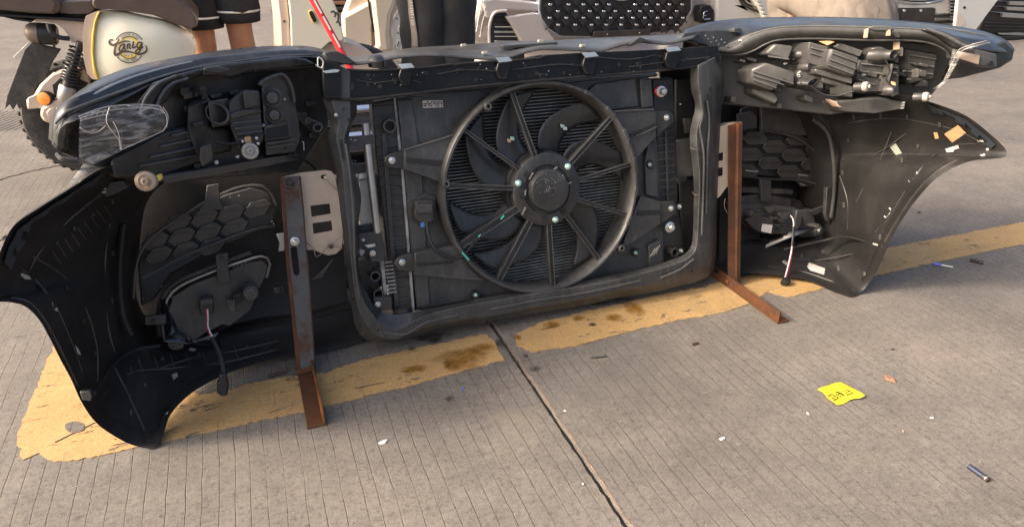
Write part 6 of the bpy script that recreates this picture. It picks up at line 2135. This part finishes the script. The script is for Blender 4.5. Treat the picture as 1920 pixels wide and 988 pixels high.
g1, g2 = PY(381, 75, 3.25), PY(452, 75, 3.25)
standing('person in black shorts with white hem piping, bare legs, behind the cream scooter', (0, 3.25, 0), g1.x, g2.x, 1.72,
         {'shirt': 'cloth_blue', 'leg': 'cloth_black', 'hem': {-1: PY(385, 52, 3.25).z, 1: PY(450, 40, 3.25).z}, 'width': .088, 'fold': .03, 'stripe': True})
g1, g2 = PY(796, 60, 3.0), PY(846, 60, 3.0)
p2 = standing('person in dark grey trousers with a lettered pale side stripe', (0, 3.0, 0), g1.x, g2.x, 1.75,
              {'shirt': 'cloth_grey', 'leg': 'cloth_grey', 'hem': {-1: .03, 1: .03}, 'width': .098, 'fold': .05})
b = MB()
strip = [[(764, -20), (765, 0), (767, 30), (770, 50), (772, 70), (772, 92)], [(770, -20), (773, 0), (777, 30), (780, 50), (783, 70), (784, 92)]]
b.grid([crom([PY(x, y, 3.0 - .075) for x, y in strip[0]], 16), crom([PY(x, y, 3.0 - .102) for x, y in strip[1]], 16)])
SB2 = hitter(b)
pan = WB(b, 'side_stripe', 'cloth_panel', p2, 0, 60, .004)
for i, ch in enumerate('LASSENTISD'):
    vs, fs = text_strokes(ch, 8.2)
    out = []
    yy = -6 + i * 5.7
    for v in vs:
        px, py = 771.4 + (yy * .145) * .6 - 1.0 + (v.y - 3) * .9, yy + v.x * .85
        out.append(SSTICK(SB2, px, py, .004))
    if all(o is not None for o in out):
        b = MB()
        b.add(out, fs)
        child(WB(b, 'stripe_letter', 'label_white', p2, 0, 0), pan)

# squatting person in khaki, seen from behind
kc = PY(1612, 30, 3.35)
p3 = bthing('person', 'person squatting in loose khaki clothes beyond the right headlamp', 'person', (kc.x, 3.35, 0))
J = {'pelvis': ((0, 0, .34), .15), 'belly': ((0, .10, .50), .13), 'chest': ((0, .22, .70), (.16, .12)), 'neck': ((0, .30, .86), .055), 'jaw': ((0, .35, .91), .068), 'head': ((0, .36, .97), .088), 'crown': ((0, .35, 1.03), .06), 'nose': ((0, .47, .96), .012)}
E_ = [('pelvis', 'belly'), ('belly', 'chest'), ('chest', 'neck'), ('neck', 'jaw'), ('jaw', 'head'), ('head', 'crown'), ('head', 'nose')]
for s_ in (-1, 1):
    n = 'LR'[s_ > 0]
    J['hip' + n], J['knee' + n], J['ankle' + n], J['toe' + n] = ((s_ * .10, .05, .33), .10), ((s_ * .22, .42, .44), .06), ((s_ * .17, .20, .07), .04), ((s_ * .20, .38, .03), .03)
    J['sh' + n], J['elbow' + n], J['wrist' + n], J['palm' + n] = ((s_ * .19, .24, .78), .055), ((s_ * .26, .42, .58), .042), ((s_ * .12, .60, .50), .028), ((s_ * .08, .66, .48), .034)
    E_ += [('pelvis', 'hip' + n), ('hip' + n, 'knee' + n), ('knee' + n, 'ankle' + n), ('ankle' + n, 'toe' + n), ('chest', 'sh' + n), ('sh' + n, 'elbow' + n), ('elbow' + n, 'wrist' + n), ('wrist' + n, 'palm' + n)]
    for f in range(4):
        J['f%d%s' % (f, n)] = ((s_ * (.05 - .01 * f), .73, .50 - .018 * f), .009)
        E_.append(('palm' + n, 'f%d%s' % (f, n)))
    J['thumb' + n] = ((s_ * .04, .68, .53), .01)
    E_.append(('palm' + n, 'thumb' + n))
skin_body('body', J, E_, p3)
q = MB()
q.grid(rings([((0, .06, .14), .10, .10), ((0, .03, .18), .21, .17), ((0, .02, .26), .265, .21), ((0, .03, .36), .275, .22), ((0, .06, .46), .255, .20), ((0, .10, .54), .225, .18)], 32, .035, 12), close_v=True)
tro = q.build('trousers', 'cloth_khaki', p3, angle=70, solid=.004, subsurf=2)
tx = bpy.data.textures.new('folds', 'CLOUDS')
tx.noise_scale, tx.noise_depth = .11, 3
md = tro.modifiers.new('folds', 'DISPLACE')
md.texture, md.strength, md.mid_level = tx, .035, .5
q = MB()
q.grid(rings([((0, .08, .50), .235, .19), ((0, .13, .58), .225, .18), ((0, .18, .68), .23, .17), ((0, .23, .78), .22, .14), ((0, .28, .84), .12, .10), ((0, .30, .88), .07, .07)], 28, .03, 15), close_v=True)
q.build('shirt', 'cloth_khaki', p3, angle=70, solid=.004)
for s_ in (-1, 1):
    q = MB()
    q.tube(crom([Vector((s_ * .10, .02, .34)), Vector((s_ * .20, .30, .46)), Vector((s_ * .22, .45, .42)), Vector((s_ * .19, .34, .22)), Vector((s_ * .18, .22, .10))], 14), [.13, .13, .125, .12, .11, .10, .10, .10, .095, .09, .085, .08, .08, .08], 16)
    q.build('trouser_leg', 'cloth_khaki', p3, angle=70)
    q = MB()
    q.slab([(s_ * .18 - .045, .14, .004), (s_ * .18 + .045, .14, .004), (s_ * .21 + .04, .40, .004), (s_ * .21 - .04, .40, .004)], [(s_ * .18 - .04, .15, .07), (s_ * .18 + .04, .15, .07), (s_ * .21 + .03, .38, .045), (s_ * .21 - .03, .38, .045)])
    q.build('shoe', 'rack_black', p3, .012)
q = MB()
q.lathe((0, .345, .985), (0, -.3, 1), [(.094, -.02), (.099, .02), (.085, .06), (.05, .082), (.005, .09)], 24)
q.build('hair', 'hair', p3)

# ---- pale wing panel standing between the scooter and the trousers -----------------------------------------------
WY = 3.95
wg = bthing('wing_panel', 'cream car wing panel with slotted flange, standing behind the red pole', 'car panel', (PY(700, 60, WY).x, WY, 0))
BP('panel', [(660, -60), (653, 0), (641, 31), (643, 52), (644, 75), (668, 88), (697, 101), (700, 140), (694, 200), (760, 190), (740, 94), (736, 62), (740, 31), (760, 0), (775, -60)], WY, .05, 'cream_body', wg, .018)
BP('crease', [(641, 32), (700, 0), (712, -20), (704, 20), (698, 60), (697, 100), (668, 88), (644, 75)], WY - .03, .04, 'cream_body', wg, .015)
BP('slit', [(690, -20), (697, 30), (702, 60), (700, 62), (694, 30), (686, -20)], WY - .034, .01, 'core_dark', wg, .001)
BP('fold', [(697, 102), (706, 84), (704, 60), (700, 30), (694, -30), (720, -40), (750, -30), (745, 0), (733, 31), (730, 62), (735, 96)], WY - .055, .06, 'cream_body', wg, .022)
flg = BP('flange', [(762, -20), (760, 0), (748, 18), (737, 40), (736, 96), (752, 96), (755, 62), (760, 46), (765, 30), (774, -20)], WY - .03, .01, 'white_body', wg, .004)
for x, y, s_ in ((757, 22, 1), (749, 50, .2), (745, 82, 0)):
    BP('flange_clip', [(x - 3, y + 9), (x + 1 + s_ * 3, y - 8), (x + 5 + s_ * 3, y - 6), (x + 2, y + 10)], WY - .042, .012, 'white_body', flg, .003)
    BP('clip_slot', [(x - .5, y + 5), (x + 1.5 + s_ * 2, y - 4), (x + 3 + s_ * 2, y - 3), (x + .8, y + 6)], WY - .044, .004, 'dark_steel', flg, 0)
for x, y in ((744, 36), (758, 12), (742, 88), (746, 63)):
    BP('flange_hole', circ((x, y), 1.5, 8), WY - .0335, .003, 'dark_steel', flg, 0)
# stack of dark slats behind it
bl = bthing('slatted_crate', 'dark wooden slats seen through the gap beside the pale wing panel', 'crate', (PY(640, 40, 4.6).x, 4.6, 0))
for k in range(9):
    y = -30 + k * 11
    BP('slat', [(605, y), (672, y - 1), (672, y + 6), (605, y + 7)], 4.6, .25, 'leaf_brown' if k % 2 else 'dark_steel', bl, .004)
for x in (612, 640, 664):
    BP('upright', [(x, -40), (x + 6, -40), (x + 6, 140), (x, 140)], 4.62, .05, 'dark_steel', bl, .003)

# ---- bronze front end with the studded diamond grille -----------------------------------------------------------
BY = 4.3
bz = bthing('bronze_front_end', 'bronze car front end with black diamond grille and chrome studs', 'car part', (PY(1110, 60, BY).x, BY, 0))
grille_o = [(1028, -66), (1016, -40), (1013, 19), (1017, 36), (1031, 55), (1052, 68), (1112, 69), (1222, 63), (1264, 56), (1284, 40), (1296, 19), (1296, -40), (1284, -70)]
BP('bumper_body', [(872, 84, BY + .25), (880, 58, BY + .16), (895, 22, BY + .10), (905, -30, BY + .1), (930, -62, BY + .1), (1016, -72), (1290, -82), (1330, -42, BY + .1), (1340, 8, BY + .14), (1338, 62, BY + .2), (1325, 110, BY + .1), (1150, 136), (900, 128, BY + .1)], BY, .40, 'bronze_body', bz, .03)
BP('hood', [(915, -62, BY + .12), (1016, -72, BY + .06), (1290, -82, BY + .06), (1325, -44, BY + .12), (1320, -60, BY + .5), (1290, -100, BY + .6), (1016, -96, BY + .6), (920, -80, BY + .5)], BY, .02, 'bronze_body', bz, .006)
BP('cheek', [(948, 32), (1000, 24), (1014, 26), (1020, 44), (1040, 72), (1046, 96), (985, 98), (972, 70), (958, 46)], BY - .045, .05, 'bronze_body', bz, .018)
BP('upper_lip', [(905, 0), (930, -4), (1016, 6), (1014, 24), (990, 22), (932, 20), (922, 36), (914, 36)], BY - .035, .05, 'bronze_body', bz, .016)
BP('side_vent', [(919, 110), (919, 60), (923, 36), (931, 24), (948, 23), (956, 36), (966, 58), (982, 92), (984, 112)], BY - .004, .004, 'grille_black', bz, .001)
for y0, mt in ((36, 'grille_black'), (46, 'grille_black'), (51, 'chrome'), (60, 'silver_slat'), (69, 'chrome'), (78, 'silver_slat'), (90, 'chrome')):
    BP('vent_slat', [(928, y0 - .9), (956 + (y0 - 36) * .4, y0 - .9), (956 + (y0 - 36) * .4, y0 + (1.1 if mt == 'chrome' else 2.6)), (928, y0 + (1.1 if mt == 'chrome' else 2.6))], BY - .016, .012, mt, bz, .001)
BT('vent_rim', [(920, 110, BY - .03), (917, 62, BY - .03), (921, 36, BY - .035), (930, 23, BY - .04), (950, 21, BY - .04)], .010, 'bronze_body', bz, 10)
gfr = BP('grille_frame', [((x - 1154) * 1.02 + 1154, (y - 0) * 1.02 + 1) for x, y in grille_o], BY - .05, .06, 'blue_chrome', bz, .008)
gr = BP('grille', grille_o, BY - .062, .03, 'grille_black', bz, .006)
rowsS = [(47, [1046, 1078, 1108, 1136, 1164, 1192, 1217, 1243, 1268]), (34, [1030, 1061, 1093, 1120, 1144, 1165, 1186, 1208, 1232, 1257, 1279]), (21.5, [1045, 1079, 1105, 1131, 1153, 1179, 1199, 1221, 1244, 1268]),
         (9, [1031, 1065, 1093, 1118, 1141, 1190, 1211, 1233, 1254, 1278]), (-4, [1046, 1080, 1107, 1132, 1200, 1222, 1243, 1266]), (-17, [1032, 1064, 1093, 1119, 1190, 1211, 1232, 1255, 1279]), (-30, [1046, 1080, 1107, 1131, 1153, 1179, 1199, 1221, 1244, 1268]), (-43, [1061, 1093, 1120, 1144, 1165, 1186, 1208, 1232, 1257])]
st0 = None
for y, xs in rowsS:
    for x in xs:
        c = PY(x, y, BY - .068)
        if st0 is None:
            q = MB()
            q.box((0, -.006, 0), .026, .012, .014)
            st0 = q.build('stud', 'chrome', gr, .004)
            q = MB()
            q.slab([(-.038, -.003, -.008), (.038, -.003, -.008), (0, -.010, -.052)], [(-.042, .004, -.004), (.042, .004, -.004), (0, .004, -.06)])
            rg0 = q.build('stud_ridge', 'grille_black', gr, .002)
            so0, ro0 = st0, rg0
            st0.location = rg0.location = c - Vector(bz['base'])
        else:
            dup(so0, gr, c - Vector(bz['base']))
            dup(ro0, gr, c - Vector(bz['base']))
for k in range(-4, 15):
    for s_ in (-1, 1):
        x0 = 1046 + k * 29
        pa, pb = (x0, 62), (x0 + s_ * 128, -62)
        # clip to the grille width
        xa, xb = pa[0], pb[0]
        t0, t1 = 0.0, 1.0
        for lim, sg in ((1022, 1), (1288, -1)):
            da, db = (xa - lim) * sg, (xb - lim) * sg
            if da < 0 and db < 0:
                t0, t1 = 1, 0
            elif da < 0:
                t0 = max(t0, da / (da - db))
            elif db < 0:
                t1 = min(t1, da / (da - db))
        if t1 - t0 < .08:
            continue
        A_ = PY(xa + (xb - xa) * t0, 62 - 124 * t0, BY - .064)
        B_ = PY(xa + (xb - xa) * t1, 62 - 124 * t1, BY - .064)
        q = MB()
        q.beam(A_, B_, .006, .010, (0, 1, 0))
        child(WB(q, 'lattice_bar', 'grille_black', bz, 0, 0), gr)
BP('emblem', circ((1166, -9), 26, 22, 11), BY - .075, .012, 'chrome', bz, .003)
BP('plate_mount', [(1113, 60), (1219, 55), (1219, 66), (1113, 71)], BY - .085, .03, 'dark_steel', bz, .003)
for x, y in ((1139, 68), (1199, 65)):
    BP('mount_screw', circ((x, y - 3), 1.4, 8), BY - .088, .005, 'chrome', bz, 0)
BP('fog_pod', [(1314, 12), (1334, 10), (1340, 20), (1340, 46), (1312, 44), (1310, 26)], BY + .06, .08, 'grille_black', bz, .012)
for pts in ([(1318, 36), (1320, 24), (1326, 22)], [(1319, 30), (1324, 30)], [(1320, 37), (1332, 36)]):
    BT('pod_line', [(x, y, BY + .055) for x, y in pts], .003, 'chrome', bz, 5, 8)
b = MB()
b.grid([crom([PY(x, y, BY - .02) for x, y in r], 10) for r in ([(888, 84), (892, 50), (898, 20), (902, -20)], [(904, 84), (902, 50), (908, 20), (918, -20)], [(920, 84), (916, 40), (924, 10), (936, -20)])])
WB(b, 'wrap_film', 'clear_film', bz, 0, 60)
for pts in ([(893, 60), (898, 30), (904, 2), (908, -20)], [(900, 70), (905, 40), (912, 24), (920, 30)], [(908, 20), (914, 10), (922, 22), (918, 30)]):
    BT('film_crease', [(x, y, BY - .03) for x, y in pts], .004, 'label_white', bz, 5, 12)

# ---- white front ends to the right -----------------------------------------------------------------------------------
def prow(name, label, base_px, Y):
    return bthing(name, label, 'car part', (PY(base_px[0], base_px[1], Y).x, Y, 0))


wa = prow('white_front_end', 'white car front corner with dark lamp edge, next to the bronze front end', (1380, 40), 4.3)
BP('bumper_body', [(1342, -70), (1344, 0), (1342, 60), (1350, 120), (1440, 110), (1436, 40), (1425, 24), (1402, 15), (1388, 0), (1378, -70)], 4.36, .4, 'white_body', wa, .02)
BP('lamp_glass', [(1380, -60), (1390, -2), (1403, 12), (1424, 21), (1424, -60)], 4.38, .2, 'lens_rim', wa, .01)
BT('lamp_edge', [(1378, -50, 4.37), (1388, 0, 4.35), (1402, 14, 4.34), (1424, 23, 4.34)], .010, 'dark_steel', wa, 8)
BT('lamp_edge', [(1386, -50, 4.37), (1396, -2, 4.35), (1408, 9, 4.34), (1424, 15, 4.34)], .006, 'alloy', wa, 8)
wb = prow('white_front_end', 'white car bumper with chrome-framed corner vent, left of the squatting person', (1480, 40), 4.3)
BP('bumper_body', [(1418, -70), (1421, 0), (1430, 20), (1438, 40), (1446, 100), (1560, 92), (1640, 80), (1680, -20), (1680, -80)], 4.28, .35, 'white_body', wb, .015)
for k in range(6):
    x, y = 1415 + k * 3.4, -8 + k * 7.5
    BP('edge_tooth', [(x, y), (x + 6, y - 1), (x + 9, y + 5), (x + 3, y + 6)], 4.27, .03, 'white_body', wb, .003)
BP('vent', [(1486, 50), (1492, 10), (1500, 3), (1536, 2), (1514, 52)], 4.25, .03, 'grille_black', wb, .004)
BT('vent_rim', [(1485, 52, 4.24), (1488, 28, 4.24), (1492, 10, 4.24), (1500, 3, 4.24), (1518, 2, 4.24), (1536, 2, 4.24)], .012, 'chrome', wb, 10)
for k in range(5):
    y = 9 + k * 6.5
    BP('vent_slat', [(1497, y), (1530 - k * 3, y - .5), (1530 - k * 3, y + 1), (1497, y + 1.5)], 4.235, .015, 'dark_steel', wb, .001)
BP('copper_strip', [(1533, 3), (1536, 4), (1518, 46), (1513, 48)], 4.23, .01, 'amber', wb, .001)
wcx = prow('white_front_end', 'white car front end with black number plate holder, right of the squatting person', (1735, 30), 4.3)
BP('bumper_body', [(1660, -60), (1668, 10), (1680, 80), (1760, 72), (1790, 66), (1786, 20), (1782, 0), (1776, -60)], 4.32, .35, 'white_body', wcx, .012)
BP('plate_holder', [(1686, 18), (1750, 15), (1754, 19), (1752, 44), (1690, 44)], 4.29, .03, 'dark_steel', wcx, .004)
for x in (1696, 1727):
    BP('holder_pad', circ((x, 20.5), 2.6, 10), 4.285, .01, 'label_white', wcx, .001)
BP('grille_mouth', [(1672, -40), (1680, -4), (1712, 6), (1740, 5), (1768, -2), (1776, -40)], 4.30, .02, 'grille_black', wcx, .004)
for k in range(6):
    y = -22 + k * 5.2
    BT('grille_slat', [(1676, y - 2, 4.285), (1712, y + 2, 4.28), (1740, y + 1.4, 4.28), (1774, y - 4, 4.285)], .006, 'chrome' if k % 2 else 'silver_slat', wcx, 6)
BP('white_lip', [(1686, 8), (1712, 11), (1752, 8), (1776, 1), (1782, 4), (1783, 26), (1756, 27), (1755, 16), (1686, 16)], 4.30, .02, 'white_body', wcx, .004)
for k in range(4):
    y = 30 + k * 6
    BP('lower_slat', [(1754, y), (1788, y - 1.5), (1788, y + 1.2), (1754, y + 2.6)], 4.28, .03, 'silver_slat' if k % 2 else 'grille_black', wcx, .002)
for k in range(8):
    y = -6 + k * 6.2
    BP('side_tooth', [(1784, y), (1790, y - .4), (1790, y + 2), (1784, y + 2.6)], 4.27, .03, 'alloy', wcx, .001)
BP('side_duct', [(1786, -60), (1798, -60), (1797, 0), (1793, 44), (1785, 44)], 4.30, .2, 'grille_black', wcx, .004)
wd = prow('door_panel', 'cream painted panel corner with a round hole, right of the plate holder', (1820, 40), 4.15)
BP('panel', [(1797, -70), (1797, 0), (1794, 30), (1792, 50), (1800, 120), (1800, 60), (1828, 60), (1848, 32), (1872, 0), (1920, -70)], 4.15, .03, 'white_body', wd, .006)
BP('panel_hole', circ((1809, 15), 2.4, 10), 4.145, .006, 'core_dark', wd, 0)
BP('panel_fold', [(1795, 20), (1806, 30), (1812, 46), (1800, 52), (1792, 50)], 4.142, .01, 'cream_body', wd, .003)
BP('leg', [(1796, 50), (1826, 58), (1822, 120), (1800, 120)], 4.17, .03, 'white_body', wd, .004)
we = prow('dark_front_end', 'dark car front end with wide silver grille slats at the right edge', (1890, 50), 4.15)
BP('body', [(1832, 92), (1834, 60), (1846, 34), (1868, 0), (1910, -70), (2150, -60), (2170, 60), (2160, 110), (1900, 96)], 4.22, .4, 'grille_black', we, .012)
for pts in ([(1866, 3), (1892, 3), (1893, 10), (1960, 12), (2080, 14), (2080, 7), (1960, 4)], [(1860, 12), (1888, 14), (1889, 20), (1960, 23), (2080, 26), (2080, 20), (1960, 16)], [(1854, 22), (1882, 26), (1880, 33), (1960, 38), (2080, 42), (2080, 36), (1960, 30)], [(1872, -8), (1900, -8), (1960, -4), (2080, -2), (2080, -9), (1960, -14)]):
    BP('slat', pts, 4.19, .03, 'silver_slat', we, .004)
for y in (42, 48, 54):
    BP('duct_slat', [(1850, y), (2100, y + 6), (2100, y + 8), (1850, y + 2)], 4.20, .02, 'dark_steel', we, .001)
BP('lower_strip', [(1876, 63), (1912, 62), (1980, 66), (1980, 69), (1876, 66)], 4.18, .03, 'alloy', we, .002)
BP('lip', [(1834, 70), (1900, 68), (2160, 84), (2160, 108), (1900, 88), (1834, 82)], 4.17, .1, 'grille_black', we, .006)

# ================================================================== litter on the concrete
def litter(name, label, cat, px, py, build, group=None):
    c = G(px, py)
    b = MB()
    mt = build(b, c)
    o = b.build(name, mt, None, .0004, 40, origin=(c.x, c.y, 0))
    return tag(o, label, cat, group)


# yellow printed note
nc = G(1577, 741)
note = thing('paper_note', 'crumpled yellow paper note with black printed characters lying on the concrete', 'paper', (nc.x, nc.y, 0))
ring_px = [(1532, 732), (1552, 725), (1578, 716), (1584, 723), (1594, 729), (1606, 737), (1621, 744), (1606, 751), (1590, 756), (1572, 761), (1564, 762), (1558, 757), (1552, 750), (1545, 748), (1538, 740)]
c4 = [(1532, 733), (1578, 716), (1621, 745), (1566, 762)]
rows = []
NN = 14
for i in range(NN + 1):
    r = []
    for j in range(NN + 1):
        s_, t = i / NN, j / NN
        x = (c4[0][0] * (1 - s_) + c4[1][0] * s_) * (1 - t) + (c4[3][0] * (1 - s_) + c4[2][0] * s_) * t
        y = (c4[0][1] * (1 - s_) + c4[1][1] * s_) * (1 - t) + (c4[3][1] * (1 - s_) + c4[2][1] * s_) * t
        x += 2.0 * math.sin(t * 9) * (1 - abs(2 * s_ - 1)) * (0.0) + (2.2 * math.sin(t * 7.5) if s_ < .05 else 0)
        y += 1.6 * math.sin(s_ * 8 + .6) if t > .95 else 0
        p = G(x, y)
        e = max(abs(2 * s_ - 1), abs(2 * t - 1))
        p.z = .0022 + .004 * (e ** 4) * (.5 + .5 * math.sin(5 * s_ + 3 * t)) + .0012 * math.sin(11 * s_ + 2 * t)
        p.z = max(p.z, .0015)
        r.append(p)
    rows.append(r)
b = MB()
b.grid(rows)
NB = hitter(b)
b.v = [p - Vector((nc.x, nc.y, 0)) for p in b.v]
sheet_o = b.build('sheet', 'paper_yellow', note, 0, 60, .0005)


def nstroke(a, b_, wpx):
    A_, B_ = Vector(a), Vector(b_)
    d = (B_ - A_).normalized()
    n_ = Vector((-d.y, d.x)) * wpx / 2
    P = []
    for k in (A_ + n_, B_ + n_, B_ - n_, A_ - n_):
        h = SSTICK(NB, k.x, k.y, .0008)
        if h is None:
            return
        P.append(h - Vector((nc.x, nc.y, 0)))
    q = MB()
    q.add(P, [(0, 1, 2, 3)])
    q.build('print', 'ink', note, 0, 0)


Z = lambda x, y: (1500 + x / 9.88, 690 + y / 9.88)
for a, b_, w in (((520, 520), (590, 480), 1.6), ((590, 480), (715, 545), 1.6), ((520, 520), (640, 590), 1.8), ((640, 590), (715, 545), 1.6), ((590, 555), (660, 520), 1.0),
                 ((770, 430), (860, 388), 1.6), ((820, 470), (920, 420), 1.4), ((870, 500), (985, 460), 1.7), ((815, 410), (905, 500), 1.3), ((860, 395), (990, 470), 1.4),
                 ((650, 455), (720, 430), 1.8), ((660, 470), (770, 540), 1.6), ((700, 450), (830, 515), 1.6), ((690, 490), (780, 455), 1.2), ((740, 520), (830, 490), 1.2), ((715, 440), (800, 490), 1.0),
                 ((910, 368), (930, 378), .8), ((945, 390), (960, 398), .8), ((975, 410), (990, 418), .8), ((1000, 428), (1018, 438), .8)):
    nstroke(Z(*a), Z(*b_), w)


def pen(name, label, a, b_, r, mats):
    A_, B_ = G(*a, r), G(*b_, r)
    o = thing(name, label, 'pen', (A_.x, A_.y, 0))
    off = Vector((A_.x, A_.y, 0))
    d = B_ - A_
    L_ = d.length
    for nm, t0, t1, k, mt in mats:
        q = MB()
        q.lathe(A_ - off, d, [(r * k * .8, L_ * t0), (r * k, L_ * t0 + .0008), (r * k, L_ * t1 - .0008), (r * k * .75, L_ * t1)], 14)
        q.build(nm, mt, o)
    return o


pen('broken_pen', 'dark blue broken pen barrel lying on the concrete at lower right', (1816, 873), (1854, 900), .0052, [('barrel', 0, .72, 1, 'pen_blue_black'), ('collar', .70, .86, 1.05, 'dark_steel'), ('ring', .84, .92, 1.12, 'zinc'), ('tip', .90, 1, 1.0, 'bit_brown')])
pen('pen_cap', 'small bright blue and white plastic pen cap near the parking line', (1750, 494), (1787, 501), .0045, [('cap', 0, .4, 1, 'pen_blue'), ('clip', .38, 1, .55, 'chip_white')])
pen('black_tube', 'short black plastic tube near the parking line at right', (1819, 487), (1844, 493), .005, [('body', 0, .7, 1, 'wire_black'), ('end', .68, 1, 1.1, 'dark_steel')])
pen('dark_rod', 'thin dark brown rod lying behind the left rusty foot', (503, 705), (535, 698), .0035, [('shaft', 0, .7, 1, 'bit_brown'), ('point', .68, 1, .6, 'bit_brown')])
pen('twig_rod', 'thin grey stick on the concrete right of the joint', (1108, 671), (1138, 668), .0016, [('shaft', 0, 1, 1, 'dark_steel')])


def flake(seed, rx, ry, h, mt):
    def f(b, c):
        r = random.Random(seed)
        P = []
        for k in range(9):
            a = 2 * math.pi * k / 9
            m = r.uniform(.55, 1.15)
            P.append(Vector((c.x + rx * m * math.cos(a), c.y + ry * m * math.sin(a), .0008)))
        b.slab([p + Vector(((c.x - p.x) * .2, (c.y - p.y) * .2, h * r.uniform(.6, 1.2))) for p in P], P)
        return mt
    return f


litter('paper_scrap', 'torn white paper scrap on the concrete left of the joint', 'scrap', 719, 829, flake(1, .013, .006, .002, 'chip_white'))
litter('paper_scrap', 'torn white paper scrap on the concrete below the yellow note', 'scrap', 1354, 823, flake(2, .007, .005, .002, 'chip_white'))
litter('plastic_flake', 'small white flake beside the broken pen', 'scrap', 1747, 784, flake(3, .006, .003, .002, 'chip_white'))
litter('plastic_flake', 'tiny white flake near the joint at the bottom', 'scrap', 1093, 907, flake(4, .003, .003, .002, 'chip_white'))
litter('plastic_flake', 'tiny pale flake on the arris of the joint', 'scrap', 1059, 771, flake(5, .003, .003, .002, 'chip_white'))
litter('plastic_flake', 'tiny pale flake in front of the yellow note', 'scrap', 1514, 776, flake(6, .003, .005, .002, 'label_white'))
litter('dry_leaf', 'curled brown leaf fragment right of the yellow note', 'leaf', 1668, 711, flake(7, .012, .018, .004, 'leaf_brown'))
litter('mud_clod', 'dark clod of mud beside the lit concrete between joint and right foot', 'stone', 1303, 646, flake(8, .014, .005, .004, 'bit_brown'))
litter('dark_chip', 'small dark chip lying above the brown leaf', 'scrap', 1674, 655, flake(9, .006, .004, .002, 'bit_brown'))
litter('dark_chip', 'small black chip on the concrete inside the right wheel arch gap', 'scrap', 1723, 399, flake(10, .010, .005, .003, 'wire_black'))
litter('lilac_chip', 'tiny lilac chip beside the joint', 'scrap', 867, 729, flake(11, .005, .004, .002, 'pen_blue'))
gr_ = MB()
rg = random.Random(99)
for k in range(190):
    x, y = rg.uniform(-10, 1930), rg.uniform(560, 990)
    p = G(x, y)
    s_ = rg.uniform(.0004, .0011) * (2 if rg.random() < .05 else 1)
    gr_.box((p.x, p.y, s_ * .6), s_ * 2, s_ * 1.6, s_ * 1.4, Matrix.Rotation(rg.random() * 3, 3, 'Z'))
o = gr_.build('grit', 'nylon_tan', None, 0, 0)
o['kind'] = 'stuff'
o['label'] = 'pale grit scattered over the concrete'
for o in bpy.data.objects:
    if 'base' in o:
        del o['base']
